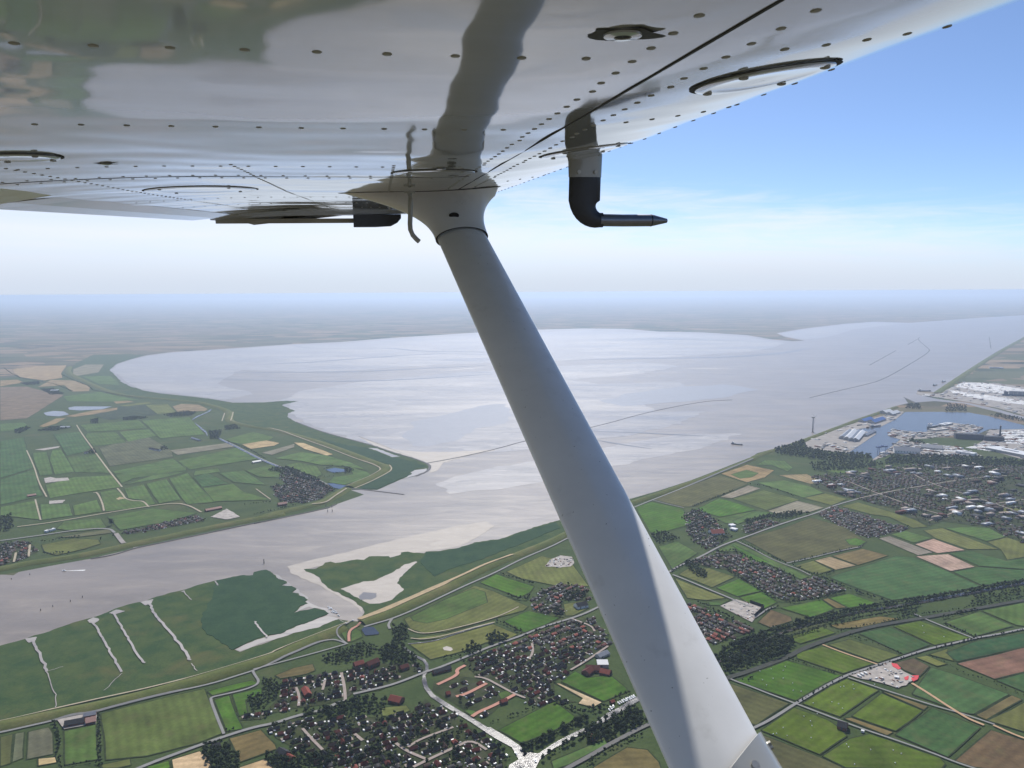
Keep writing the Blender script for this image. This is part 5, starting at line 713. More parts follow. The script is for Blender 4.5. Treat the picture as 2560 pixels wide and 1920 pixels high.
def grass(name, a, b, scale=.02, c=None):
    t = NT(name); n = t.noise(t.pos(), scale, 7, .62, .4); col = t.mix(t.rng(n, .35, .65, 0, 1), a, b)
    if c: n2 = t.noise(t.pos(), scale*.4, 5, .6, .6); col = t.mix(t.rng(n2, .55, .7, 0, .7), col, c)
    col = t.val(col, t.rng(t.noise(t.pos(), scale*12, 4, .7), .3, .7, .8, 1.2))
    t.set('Base Color', col).set('Roughness', .95).set('Specular IOR Level', .1); return t.m
grass('meadowbase', (.04, .064, .02), (.058, .082, .026), .01, (.085, .085, .035)); grass('ditch', (.02, .03, .012), (.04, .055, .02), .08)
grass('marsh', (.028, .06, .02), (.06, .086, .026), .018, (.095, .09, .032))
grass('reed', (.02, .05, .022), (.032, .066, .028), .02)
grass('dikegrass', (.075, .098, .026), (.11, .118, .036), .015, (.15, .13, .055))
grass('garden', (.024, .034, .013), (.05, .062, .022), .04, (.085, .075, .06))
# silty tidal water, wet mud, pools
t = NT('water'); st = t.noise(t.pos((.4, 1, 1), .25), .004, 6, .6, 1.0); fine = t.noise(t.pos((.6, 1, 1), .2), .05, 6, .7)
c = t.mix(t.rng(st, .35, .65, 0, 1), (.175, .142, .108), (.245, .20, .155)); sk = t.noise(t.pos((.22, 1, 1), .30), .011, 7, .65, 1.5); c = t.mix(t.rng(sk, .52, .68, 0, .3), c, (.33, .275, .215)); c = t.val(c, t.rng(fine, .3, .7, .93, 1.07))
t.set('Base Color', c).set('Roughness', t.rng(sk, .4, .65, .31, .38)).set('Specular IOR Level', .5)
rip = t.noise(t.pos((.7, 1, 1), .2), .12, 4, .7); t.bump(rip, .35, 1.2)
t = NT('mud'); st = t.noise(t.pos((.25, 1, 1), .12), .0016, 9, .6, 1.2); ck = t.noise(t.pos((.3, 1, 1), .2), .009, 7, .62, 2.5)
c = t.mix(t.rng(st, .35, .65, 0, 1), (.235, .205, .175), (.33, .295, .255)); c = t.mix(t.rng(ck, .53, .64, 0, .65), c, (.43, .385, .33))
rd = t.noise(t.pos((.4, 1, 1), .15), .0022, 5, .55, 1.8); ab = t.n('ShaderNodeMath', operation='ABSOLUTE'); sb_ = t.n('ShaderNodeMath', operation='SUBTRACT'); t.l(rd, sb_.inputs[0]); sb_.inputs[1].default_value = .5; t.l(sb_.outputs[0], ab.inputs[0]); c = t.mix(t.rng(ab.outputs[0], 0, .022, .6, 0), c, (.15, .132, .115))
t.set('Base Color', c).set('Roughness', t.rng(st, .3, .7, .28, .40)); t.bump(t.noise(t.pos(), .06, 4, .6), .1, .5)
t = NT('pool'); n = t.noise(t.pos(), .02, 5, .6, 1); t.set('Base Color', t.mix(t.rng(n, .3, .7, 0, 1), (.20, .188, .18), (.25, .235, .222))).set('Roughness', .33).set('Specular IOR Level', .6); t.bump(t.noise(t.pos(), .2, 3, .6), .08, .3)
simple('channel', (.125, .112, .10), .28, .12, .003); simple('sandwhite', (.62, .58, .52), .6, .1, .01)
t = NT('darkpond'); t.set('Base Color', (.018, .022, .032)).set('Roughness', .1); t.bump(t.noise(t.pos(), .3, 3, .6), .1, .3)
t = NT('canal'); t.set('Base Color', (.045, .036, .03)).set('Roughness', t.rng(t.noise(t.pos(), .02, 4, .6), .35, .65, .12, .36)).set('Specular IOR Level', .5); t.bump(t.noise(t.pos(), .22, 5, .75), .42, .8)
t = NT('harbour'); t.set('Base Color', (.05, .052, .055)).set('Roughness', .24); t.bump(t.noise(t.pos(), .1, 4, .7), .25, .6)
t = NT('sand'); n = t.noise(t.pos((.5, 1, 1), .3), .02, 7, .65, 1); t.set('Base Color', t.mix(t.rng(n, .3, .7, 0, 1), (.225, .19, .155), (.31, .268, .22))).set('Roughness', .6)
simple('sanddry', (.36, .27, .15), .95, .22, .06)
simple('stone', (.085, .08, .078), .9, .35, .2)
simple('asphalt', (.19, .185, .175), .85, .12, .1); simple('track', (.34, .29, .20), .95, .18, .08); simple('dirt', (.42, .27, .15), .95, .15, .08)
simple('brickroad', (.42, .20, .14), .9, .12, .2); simple('brickpale', (.29, .235, .20), .9, .15, .2); simple('ballast', (.13, .125, .115), .9, .15, .2); simple('ballastdark', (.03, .033, .023), .95, .3, .03)
simple('concrete', (.235, .21, .185), .85, .35, .02); simple('rubble', (.33, .295, .26), .9, .4, .06)
simple('redgravel', (.55, .05, .06), .9, .2, .1)
for n_, c_, r_ in (('slate', (.035, .035, .038), .65), ('blackroof', (.02, .02, .023), .6), ('brownroof', (.055, .032, .026), .7), ('darkred', (.10, .026, .02), .6), ('redroof', (.21, .055, .038), .7), ('pinkroof', (.40, .22, .17), .8), ('zinc', (.22, .23, .25), .4), ('blueroof', (.06, .13, .36), .45), ('whiteroof', (.66, .65, .62), .35), ('garageroof', (.72, .71, .68), .35), ('brick', (.17, .075, .05), .9), ('concretew', (.40, .38, .35), .85), ('whitewall', (.74, .73, .70), .7), ('darkwall', (.05, .055, .07), .7), ('steel', (.25, .26, .28), .5), ('bluesteel', (.04, .08, .22), .5), ('shiphull', (.03, .045, .09), .5), ('boatwhite', (.8, .8, .78), .25), ('darkpost', (.03, .03, .03), .8), ('balefilm', (.8, .82, .8), .35), ('fence', (.012, .013, .015), .8)):
    simple(n_, c_, r_, .18, .25, spec=.12 if n_ in ('slate', 'blackroof', 'brownroof', 'darkred', 'redroof', 'brick') else .5)
t = NT('leaf'); oi = t.n('ShaderNodeObjectInfo'); n = t.noise(t.pos(), .06, 3, .6); n3 = t.noise(t.pos(), .025, 2, .5); c = t.mix(t.rng(n, .35, .65, 0, 1), (.012, .021, .008), (.032, .05, .015)); c = t.mix(t.rng(n3, .5, .68, 0, .6), c, (.045, .062, .018)); c = t.val(c, t.rng(t.noise(t.pos(), .9, 2, .6), .3, .7, .65, 1.4)); t.set('Base Color', c).set('Roughness', .85).set('Specular IOR Level', .15)
simple('bark', (.06, .045, .035), .95, .2, .5)
# aircraft
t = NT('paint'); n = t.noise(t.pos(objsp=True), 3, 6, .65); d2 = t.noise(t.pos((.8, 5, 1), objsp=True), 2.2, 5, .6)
c = t.mix(t.rng(n, .4, .75, 0, .25), (.37, .38, .375), (.29, .295, .28)); c = t.val(c, t.rng(d2, .3, .7, .94, 1.05)); t.set('Base Color', c).set('Roughness', t.rng(n, .3, .7, .03, .07)).set('Specular IOR Level', .55).set('Coat Weight', .25).set('Coat Roughness', .03)  # white paint darkened to grey for the shade of the unbuilt fuselage
t = NT('paintmatte'); n = t.noise(t.pos(objsp=True), 9, 6, .6); sp_ = t.noise(t.pos(objsp=True), 160, 2, .5); gr = t.noise(t.pos((1, 1, .25), objsp=True), 22, 5, .6); c = t.val((.81, .80, .775), t.rng(n, .3, .7, .95, 1.04)); c = t.mix(t.rng(sp_, .74, .77, 0, .75), c, (.10, .09, .07)); c = t.mix(t.rng(gr, .6, .8, 0, .3), c, (.42, .40, .36)); t.set('Base Color', c).set('Roughness', t.rng(gr, .3, .7, .28, .42)).set('Specular IOR Level', .4)
simple('rivet', (.33, .33, .325), .5, .25, 40, objsp=True); simple('seamdark', (.02, .019, .018), .8, .2, 10, objsp=True); simple('grime', (.03, .028, .022), .7, .4, 60, objsp=True)
simple('pitotblack', (.035, .037, .044), .42, .2, 30, objsp=True); simple('pitotmetal', (.22, .23, .26), .35, .15, 60, .7, objsp=True); simple('blackplastic', (.006, .006, .008), .2, .1, 10, objsp=True); simple('tubepaint', (.42, .42, .39), .5, .1, 20, objsp=True); simple('shadedpaint', (.34, .33, .29), .5, .2, 8, objsp=True); simple('screwsteel', (.4, .39, .36), .4, .2, 80, .6, objsp=True)

# ------------------------------------------------------------------ terrain sheets
def inside(poly, x, y):
    c = False; n = len(poly); j = n-1
    for i in range(n):
        xi, yi = poly[i]; xj, yj = poly[j]
        if (yi > y) != (yj > y) and x < (xj-xi)*(y-yi)/(yj-yi)+xi: c = not c
        j = i
    return c
def resample(p, step, closed):
    q = []; n = len(p)
    for i in range(n if closed else n-1):
        a, b = p[i], p[(i+1) % n]; L_ = math.hypot(b[0]-a[0], b[1]-a[1]); k = max(1, int(L_/step))
        k = min(k, 60)
        for m in range(k): q.append((a[0]+(b[0]-a[0])*m/k, a[1]+(b[1]-a[1])*m/k))
    if not closed: q.append(p[-1])
    return q
def rough(p, step, amp, seed):
    rnd = random.Random(seed); q = resample(p, step, True); n = len(q); o = []
    nv = [rnd.gauss(0, 1) for _ in range(n)]
    for i in range(n):
        a, b = q[i-1], q[(i+1) % n]; dx, dy = b[0]-a[0], b[1]-a[1]; L_ = math.hypot(dx, dy) or 1
        w_ = .55*nv[i]+.3*(nv[i-1]+nv[(i+1) % n])
        o.append((q[i][0]-dy/L_*w_*amp, q[i][1]+dx/L_*w_*amp))
    return o
# dike heights
def seglist(path): return [(path[i], path[i+1]) for i in range(len(path)-1)]
DK = [(w_, h_, np.array([[a[0], a[1], b[0], b[1]] for a, b in seglist(p)])) for n_, m_, w_, h_, p in DIKES if n_ == 'dike']
def dike_h(x, y):
    best = 0
    for w_, h_, S in DK:
        ax, ay, bx, by = S.T; dx, dy = bx-ax, by-ay
        t_ = np.clip(((x-ax)*dx+(y-ay)*dy)/(dx*dx+dy*dy+1e-9), 0, 1); d = np.sqrt((ax+t_*dx-x)**2+(ay+t_*dy-y)**2).min()
        best = max(best, h_*min(1, max(0, (w_/2-d)/(w_/2-3))))
    return best
def ribbon(path, offs):
    """offs: list of (offset, height); returns verts/faces of a swept profile"""
    v = []; f = []; n = len(path); m = len(offs)
    for i, (x, y) in enumerate(path):
        a = path[max(0, i-1)]; b = path[min(n-1, i+1)]; dx, dy = b[0]-a[0], b[1]-a[1]; L_ = math.hypot(dx, dy) or 1
        for o_, h_ in offs: v.append((x-dy/L_*o_, y+dx/L_*o_, h_))
    for i in range(n-1):
        for k in range(m-1): f.append((i*m+k+1, i*m+k, (i+1)*m+k, (i+1)*m+k+1))
    return v, f
def soft(path, it=2):
    p = list(path)
    for _ in range(it):
        q = [p[0]]
        for a, b in seglist(p): q += [(a[0]*.75+b[0]*.25, a[1]*.75+b[1]*.25), (a[0]*.25+b[0]*.75, a[1]*.25+b[1]*.75)]
        q.append(p[-1]); p = q
    return p
G = 120000
gv = mesh('ground', [(-G, -6000, 0), (G, -6000, 0), (G, G, 0), (-G, G, 0)], [(0, 1, 2, 3)])
tag(obj('ground', gv, MATS['farmland']), kind='structure')
def sheet(name, mat, z, poly, skirt=None):
    n = len(poly); v = [(x, y, z) for x, y in poly]; f = [tuple(range(n))]
    ar = sum(poly[i][0]*poly[(i+1) % n][1]-poly[(i+1) % n][0]*poly[i][1] for i in range(n))
    if ar < 0: f = [tuple(reversed(f[0]))]
    if skirt is not None:
        v += [(x, y, skirt) for x, y in poly]; f += [(i, (i+1) % n, n+(i+1) % n, n+i) for i in range(n)]
    o = obj(name, mesh(name, v, f), MATS[mat]); tag(o, kind='structure'); return o
NEAR = [[(-2600, 700), (3200, 700), (3200, 4300), (1500, 5300), (600, 3500), (-60, 2750), (-400, 2250), (-2600, 1500)],
        [(-1900, 2250), (-1000, 2800), (-700, 3200), (-300, 4000), (-1000, 5600), (-2200, 7500), (-5200, 9000), (-6500, 6500), (-4200, 3600)]]
for i, p in enumerate(NEAR): sheet('meadow', 'meadowbase', .15, p)
for i, (name, mat, z, (st_, am), p) in enumerate(SHEETS):
    if st_: p = rough(p, st_, am, i)
    sk = {'reed': 0.1, 'marsh': 0.1, 'concrete': .1}.get(mat)
    sheet(name, mat, z+.005*i, p, sk)
FC = {'meadow': (.07, .122, .03), 'meadow2': (.08, .11, .026), 'bright': (.055, .122, .013), 'bright2': (.076, .118, .013), 'stripes': (.085, .09, .03), 'greygreen': (.12, .125, .075), 'ripe': (.44, .32, .18), 'olive': (.115, .128, .035), 'olive2': (.09, .11, .028), 'olivebrown': (.135, .105, .04), 'darkolive': (.085, .085, .032), 'tan': (.27, .20, .105), 'greytan': (.21, .19, .135), 'green3': (.046, .096, .03), 'green4': (.026, .072, .024), 'pink': (.37, .25, .18), 'brown': (.115, .08, .042), 'redsoil': (.20, .11, .075), 'greyfield': (.10, .105, .055), 'darkg': (.04, .06, .03), 'brownfar': (.17, .13, .085)}
rnd = random.Random(5)
def shrink(p, d):
    cx_ = sum(a for a, b in p)/len(p); cy_ = sum(b for a, b in p)/len(p); o = []
    for x, y in p:
        L_ = math.hypot(x-cx_, y-cy_) or 1; k = max(0, 1-d/L_); o.append((cx_+(x-cx_)*k, cy_+(y-cy_)*k))
    return o
for i, (k, p) in enumerate(FIELDS):
    q = max(seglist(p), key=lambda e: math.hypot(e[1][0]-e[0][0], e[1][1]-e[0][1])); p = rough(shrink(p, 1.5), 30, .8, 100+i); o = sheet('field', 'field', 1.3+.006*i, p)
    o['row_angle'] = -math.atan2(q[1][1]-q[0][1], q[1][0]-q[0][0])+math.pi/2
    v, f = ribbon(p+[p[0]], [(-1.6, 0), (1.6, 0)]); tag(obj('ditch', mesh('ditch', [(x, y, 1.3+.006*i+.05) for x, y, _ in v], f), MATS['ditch']), kind='structure')
    c = FC[k]; j = rnd.uniform(.88, 1.12); o.color = (c[0]*j*rnd.uniform(.95, 1.05), c[1]*j, c[2]*j*rnd.uniform(.9, 1.1), 1)
for i, p in enumerate(REDS): sheet('gravel_heap', 'redgravel', 3.2, rough(p, 8, 1.5, i), 1.5)
for i, (k, sp, tr, an, p) in enumerate(VILLAGES): sheet('village_green', 'garden', 1.12+.004*i, rough(p, 25, 3, 50+i))
# ------------------------------------------------------------------ dikes, walls, roads, creeks
for i, (name, mat, w_, h_, p) in enumerate(DIKES):
    p = resample(soft(p), 25, False)
    v, f = ribbon(p, [(-w_/2, .3), (-w_/2+.5, .9), (-w_*.12-1, h_*.93), (-1.5, h_), (1.5, h_), (w_*.12+1, h_*.93), (w_/2-.5, .9), (w_/2, .3)])
    tag(obj(name, mesh(name, v, f, True), MATS[mat]), kind='structure')
for i, (name, mat, z, w_, p) in enumerate(LINES):
    p = resample(soft(p), 14, False)
    if name in ('tidal_channel', 'sand_ridge'):
        n_ = len(p); v, f = ribbon(p, [(-w_/2, 0), (0, 0), (w_/2, 0)]); v = [(p[k//3][0]+(x-p[k//3][0])*(.25+.75*math.sin(math.pi*(k//3)/(n_-1))+rnd.gauss(0, .08)), p[k//3][1]+(y-p[k//3][1])*(.25+.75*math.sin(math.pi*(k//3)/(n_-1))+rnd.gauss(0, .08)), .95+.004*i) for k, (x, y, _) in enumerate(v)]
        tag(obj(name, mesh(name, v, f), MATS[mat]), kind='structure'); continue
    if name == 'creek': w_ *= .68; p = [(x+rnd.gauss(0, 1.2), y+rnd.gauss(0, 1.2)) for x, y in p]
    v, f = ribbon(p, [(-w_/2, 0), (0, 0), (w_/2, 0)])
    tide = name in ('tidal_channel', 'sand_ridge'); v = [(x, y, .95+.004*i if tide else 2.3+.012*i+(dike_h(x, y)*1.0+.15 if name != 'creek' else 0)) for x, y, _ in v]
    tag(obj(name, mesh(name, v, f), MATS[mat]), kind='structure')
ROADSEG = np.array([[a[0], a[1], b[0], b[1], w_/2] for n_, m_, z_, w_, p in LINES for a, b in seglist(p)])
CANALS = [p for n_, m_, z_, r_, p in SHEETS if m_ in ('canal', 'pool', 'darkpond')]
def roaddist(x, y):
    ax, ay, bx, by, hw = ROADSEG.T; dx, dy = bx-ax, by-ay
    t_ = np.clip(((x-ax)*dx+(y-ay)*dy)/(dx*dx+dy*dy+1e-9), 0, 1)
    return (np.sqrt((ax+t_*dx-x)**2+(ay+t_*dy-y)**2)-hw).min()
# ------------------------------------------------------------------ visibility (which of many are shown largest)
Rm = np.array(CAM_ROT)
def pix(x, y, z=2):
    v = Rm.T @ np.array([x, y, z-ALT]); return 1280+1920*v[0]/v[1], 960-1920*v[2]/v[1]
def shown(x, y):
    u, v = pix(x, y)
    if not (8 < u < 2552 and v < 1912): return False
    a = 1093+(v-600)*.429; b = 1226+(v-600)*.545       # the strut hides this strip
    return not (a-4 < u < b+4)

# ------------------------------------------------------------------ trees
PHI = (1+5**.5)/2
ICO_V = np.array([(-1, PHI, 0), (1, PHI, 0), (-1, -PHI, 0), (1, -PHI, 0), (0, -1, PHI), (0, 1, PHI), (0, -1, -PHI), (0, 1, -PHI), (PHI, 0, -1), (PHI, 0, 1), (-PHI, 0, -1), (-PHI, 0, 1)])/math.hypot(1, PHI)
ICO_F = [(0, 11, 5), (0, 5, 1), (0, 1, 7), (0, 7, 10), (0, 10, 11), (1, 5, 9), (5, 11, 4), (11, 10, 2), (10, 7, 6), (7, 1, 8), (3, 9, 4), (3, 4, 2), (3, 2, 6), (3, 6, 8), (3, 8, 9), (4, 9, 5), (2, 4, 11), (6, 2, 10), (8, 6, 7), (9, 8, 1)]
def crown(seed, nc, leaves=0):
    r = np.random.RandomState(seed); V = []; F = []
    for k in range(nc):
        if k == 0: c = np.array([0, 0, .6]); s_ = .30
        else:
            a = r.uniform(0, 6.28); zz = r.uniform(.3, .9); rr = .36*math.sin(math.pi*min(1, max(.12, (zz-.12)/.9)))**.6*r.uniform(.5, 1.0)
            c = np.array([math.cos(a)*rr, math.sin(a)*rr, zz]); s_ = r.uniform(.11, .21)
        q = ICO_V @ np.linalg.qr(r.normal(size=(3, 3)))[0]*(s_*r.uniform(.72, 1.28, (12, 1)))*np.array([1, 1, .85])+c
        F += [tuple(i+len(V) for i in f) for f in ICO_F]; V += list(map(tuple, q))
    for k in range(leaves):
        a = r.uniform(0, 6.28); zz = r.uniform(.22, 1.02); rr = .5*math.sin(math.pi*min(1, max(.1, (zz-.1)/.95)))**.6*r.uniform(.75, 1.05)
        c = np.array([math.cos(a)*rr, math.sin(a)*rr, zz]); d = r.normal(size=(3, 3))*.045
        F.append((len(V), len(V)+1, len(V)+2)); V += [tuple(c+d[j]) for j in range(3)]
    return np.array(V), np.array(F)
MASS = [crown(s, 5) for s in range(10)]
BIG = []
for s in range(6):
    v, f = crown(40+s, 13, 120); BIG.append(bulk('crown', v, f)); BIG[-1].materials.append(MATS['leaf'])
def trunk_mesh():
    b = MB(); b.tube([(0, 0, -.05), (.01, 0, .2), (0, .01, .45), (0, 0, .7)], [.045, .035, .026, .012], 7)
    for a in (0, 2.1, 4.2): b.tube([(0, 0, .3), (.12*math.cos(a), .12*math.sin(a), .48), (.22*math.cos(a), .22*math.sin(a), .62)], [.018, .013, .006], 5)
    return b.mesh('trunk')
TRUNK = trunk_mesh(); TRUNK.materials.append(MATS['bark'])
trees = []     # (dist, x, y, height, width, place)
rt = random.Random(11)
def addtree(x, y, h, place, wide=None):
    trees.append((x, y, h, wide or h*rt.uniform(.75, 1.05), place))
for key, sp, size, p in WOODS:
    xs = [a for a, b in p]; ys = [b for a, b in p]; y = min(ys)
    while y < max(ys):
        x = min(xs)
        while x < max(xs):
            xx, yy = x+rt.uniform(-.45, .45)*sp, y+rt.uniform(-.45, .45)*sp
            if inside(p, xx, yy) and rt.random() < .93: addtree(xx, yy, size*rt.uniform(.65, 1.35), 'in the '+key)
            x += sp*.8
        y += sp*.8
for key, sp, size, p in ROWS:
    q = resample(p, sp*.8, False)
    for x, y in q:
        if rt.random() < .9: addtree(x+rt.gauss(0, 1.6), y+rt.gauss(0, 1.6), size*rt.uniform(.6, 1.35), 'in the '+key)
# ------------------------------------------------------------------ houses
def house_meshes(L_, W_, eave, ridge, hip):
    wall = MB(); hx, hy = L_/2, W_/2; ov = .5
    wall.add([(-hx, -hy, -1), (hx, -hy, -1), (hx, hy, -1), (-hx, hy, -1), (-hx, -hy, eave), (hx, -hy, eave), (hx, hy, eave), (-hx, hy, eave), (-hx, 0, eave if hip else ridge-.3), (hx, 0, eave if hip else ridge-.3)],
             [(0, 1, 5, 4), (2, 3, 7, 6), (1, 2, 6, 9, 5), (3, 0, 4, 8, 7)])
    roof = MB(); a = hx+ov; b = hy+ov; e = eave-.35; h = hx*.45 if hip else a
    for dz in (0, -.25): roof.add([(-a, -b, e+dz), (a, -b, e+dz), (a, b, e+dz), (-a, b, e+dz), (-h, 0, ridge+dz), (h, 0, ridge+dz)], [(0, 1, 5, 4), (2, 3, 4, 5), (1, 2, 5), (3, 0, 4)] if hip else [(0, 1, 5, 4), (2, 3, 4, 5)])
    return wall, roof
HV = [house_meshes(12, 9, 3.0, 7.6, False), house_meshes(10, 8.5, 3.2, 7.2, False), house_meshes(14, 9.5, 2.9, 7.8, True), house_meshes(16, 8.5, 3.1, 7.0, False), house_meshes(11, 10, 3.4, 6.6, True)]
GAR = MB().box(-1.6, 1.6, -2.9, 2.9, -.5, 2.6)
ROOFS = ['slate', 'blackroof', 'brownroof', 'darkred', 'slate', 'blackroof', 'brownroof', 'blackroof', 'darkred', 'brownroof', 'slate', 'redroof', 'brownroof', 'blackroof']
RN = {'slate': 'slate-grey', 'blackroof': 'black', 'brownroof': 'dark brown', 'darkred': 'dark red', 'redroof': 'bright red'}
from mathutils import noise as mnoise
houses = []; rh = random.Random(3)
BC = [((p[0][0]+p[1][0])/2, (p[0][1]+p[1][1])/2, math.hypot(p[1][0]-p[0][0], p[1][1]-p[0][1])/2+w_*.5+6) for *_, w_, h_, p in BUILD]
for key, sp, tr, an, p in VILLAGES:
    town = key.startswith('town'); sp = sp*(.8 if not town else .66); ca, sa = math.cos(an), math.sin(an); us = [x*ca+y*sa for x, y in p]; vs = [-x*sa+y*ca for x, y in p]
    v = min(vs); row = 0
    while v < max(vs):
        u = min(us)
        while u < max(us):
            uu, vv = u+rh.gauss(0, sp*.14), v+rh.gauss(0, sp*.1)
            x, y = uu*ca-vv*sa, uu*sa+vv*ca
            if inside(p, x, y) and all((x-bx)**2+(y-by)**2 > r*r for bx, by, r in BC) and not any(inside(q, x, y) for q in CANALS) and (math.hypot(x, y) > 4500 or roaddist(x, y) > 5.2):
                if rh.random() < (.72 if 'newly' in key else (.92 if not town else .5+.9*mnoise.noise(Vector((x/260, y/260, 0))))):
                    rf = rh.choice(ROOFS[:3] if town or math.hypot(x, y) > 2300 and rh.random() < .7 else ROOFS); hv = rh.randrange(5)
                    houses.append((x, y, an+rh.choice((0, 0, 0, math.pi/2))+rh.gauss(0, .06), hv, rf, rh.random() < (.10 if town else (.45 if math.hypot(x, y) < 2300 else .45)), rh.choice((-1, 1)), key))
                    if rh.random() < tr:
                        for _ in range(rh.choice((1, 2, 2, 3))):
                            du, dv = rh.choice((-1, 1))*rh.uniform(.38, .55)*sp, rh.choice((-1, 1))*rh.uniform(.38, .55)*sp
                            xt, yt = x+du*ca-dv*sa, y+du*sa+dv*ca
                            if math.hypot(x, y) > 4500 or roaddist(xt, yt) > 2.5: addtree(xt, yt, rh.uniform(4, 9) if tr < .8 else rh.uniform(5, 12), 'in the gardens of the '+key)
                elif rh.random() < tr+(.1 if not town else -.15): addtree(x, y, rh.uniform(6, 13), 'in the gardens of the '+key)
            u += sp
        row += 1; v += sp*(1.0 if row % 2 else 1.25)
for key, sp, tr, an, p in VILLAGES:      # trees filling gardens and street edges
    ar = abs(sum(p[i-1][0]*p[i][1]-p[i][0]*p[i-1][1] for i in range(len(p))))/2; xs = [a for a, b in p]; ys = [b for a, b in p]
    town = key.startswith('town')
    for _ in range(int(ar/(sp*sp)*(tr*3.0+.3)*(1.3 if town else 1.25))):
        x, y = rh.uniform(min(xs), max(xs)), rh.uniform(min(ys), max(ys))
        if inside(p, x, y) and (math.hypot(x, y) > 4500 or roaddist(x, y) > 2) and (not town or mnoise.noise(Vector((x/300, y/300, 5))) > -.12): addtree(x, y, rh.uniform(4, 12)*(1.05 if tr > .8 or town else .95), 'in the gardens of the '+key)
for kind, a, p in POINTS:
    if kind in ('big_tree', 'poplar'): addtree(p[0], p[1], a, 'standing alone behind the far dike', a*(.95 if kind == 'big_tree' else .5))
def cull(x, y):     # keep only what stands inside or just beside the view
    u, v = pix(x, y); return -150 < u < 2710 and v < 2150
trees = [t_ for t_ in trees if cull(t_[0], t_[1])]; houses = [h for h in houses if cull(h[0], h[1])]
tp_ = [p for k, sp, tr, an, p in VILLAGES if k.startswith('town')][0]; ta = [an for k, sp, tr, an, p in VILLAGES if k.startswith('town')][0]; blocks = []
for _ in range(900):
    x, y = rh.uniform(min(a for a, b in tp_), max(a for a, b in tp_)), rh.uniform(min(b for a, b in tp_), max(b for a, b in tp_))
    if inside(tp_, x, y) and cull(x, y) and mnoise.noise(Vector((x/260, y/260, 0))) < .05 and len(blocks) < 150: blocks.append((x, y, ta+rh.choice((0, 1.57))+rh.gauss(0, .1), rh.uniform(20, 60), rh.uniform(12, 26), rh.uniform(5, 13), rh.choice((6, 7, 7, 3, 4, 1, 8, 8))))
# --- the 300 that show largest are things, the rest one mass
MARK = [((p[0][0]+p[1][0])/2, (p[0][1]+p[1][1])/2, n_.replace('_', ' ')) for _, c_, n_, *_r, p in BUILD]
def landmark(x, y, d):
    q = min(MARK, key=lambda m: (m[0]-x)**2+(m[1]-y)**2); return q[2] if math.hypot(q[0]-x, q[1]-y) < d else None
order = sorted(range(len(trees)), key=lambda i: -(trees[i][2]/math.hypot(trees[i][0], trees[i][1]) if shown(trees[i][0], trees[i][1]) else 0))
single = set(order[:300])
for n_, i in enumerate(order[:300]):
    x, y, h, wd, place = trees[i]
    t0 = empty('tree', (x, y, 1.2), rt.uniform(0, 6.28)); t0.scale = (wd, wd, h)
    obj('trunk', TRUNK, parent=t0); obj('crown', BIG[n_ % 6], parent=t0)
    size = 'large' if h > 11 else ('middle-sized' if h > 7.5 else 'small')
    lm = landmark(x, y, 110)
    if lm and 'gardens' in place: place = 'in the village gardens near the '+lm
    size = size+(' broad' if wd/h > .97 else (' slim' if wd/h < .83 else ''))
    lab = '%s dark green tree %s' % (size, place) if 'alone' not in place else ('huge round dark tree standing alone behind the far dike' if h > 22 else 'slender tall poplar standing behind the far dike')
    tag(t0, ' '.join(lab.split()[:16]), 'tree', ' '.join(('trees '+lab).split()[:14]))
VV = []; FF = []; n0 = 0; rs = np.random.RandomState(8)
for i, (x, y, h, wd, place) in enumerate(trees):
    if i in single: continue
    v, f = MASS[i % 10]; a = rs.uniform(0, 6.28); ca, sa = math.cos(a), math.sin(a)
    q = np.stack([(v[:, 0]*ca-v[:, 1]*sa)*wd+x, (v[:, 0]*sa+v[:, 1]*ca)*wd+y, v[:, 2]*h+.6], 1)
    VV.append(q); FF.append(f+n0); n0 += len(v)
me = bulk('woodland', np.concatenate(VV), np.concatenate(FF)); 
tag(obj('woodland', me, MATS['leaf']), 'dark green mass of trees and hedges filling woods, gardens and belts', 'woodland', kind='stuff')
order = sorted(range(len(houses)), key=lambda i: math.hypot(houses[i][0], houses[i][1]) if shown(houses[i][0], houses[i][1]) else 1e9)
hs = set(order[:300])
WM = [w_.mesh('wall') for w_, r in HV]; RM = {}
for m in WM: m.materials.append(MATS['brick'])
for k, (w_, r) in enumerate(HV):
    for c in RN: RM[k, c] = r.mesh('roof'); RM[k, c].materials.append(MATS[c])
DRV = MB().box(-2.6, 2.6, -4.5, 4.5, .9, 1.02); DM = DRV.mesh('driveway'); DM.materials.append(MATS['brickpale'])
GM = GAR.mesh('garage'); GM.materials.append(MATS['whiteroof'])
for i in order[:300]:
    x, y, a, hv, rf, ga, sd_, key = houses[i]
    h0 = empty('house', (x, y, 1.4), a); obj('wall', WM[hv], parent=h0); obj('roof', RM[hv, rf], parent=h0)
    if ga:
        go = obj('garage', GM, parent=h0); go.location = (sd_*9.2, rh.uniform(-2, 2), 0)
    if (i*7) % 10 < 6:
        dr = obj('driveway', DM, parent=h0); dr.location = (-sd_*(9.5 if hv == 3 else 8.4), 1.5, -.2)
    shape = 'hipped' if hv in (2, 4) else 'gabled'; ln = ('long ' if hv == 3 else '')
    lab = '%s%s house with %s roof%s %s' % (ln, shape, RN[rf], ' and white garage' if ga else '', ' near the '+landmark(x, y, 75) if landmark(x, y, 75) else ' in the '+key)
    tag(h0, ' '.join(lab.split()[:16]), 'house', 'houses: '+lab)
names = list(dict.fromkeys(ROOFS)); VV = []; FF = []; MI = []; n0 = 0
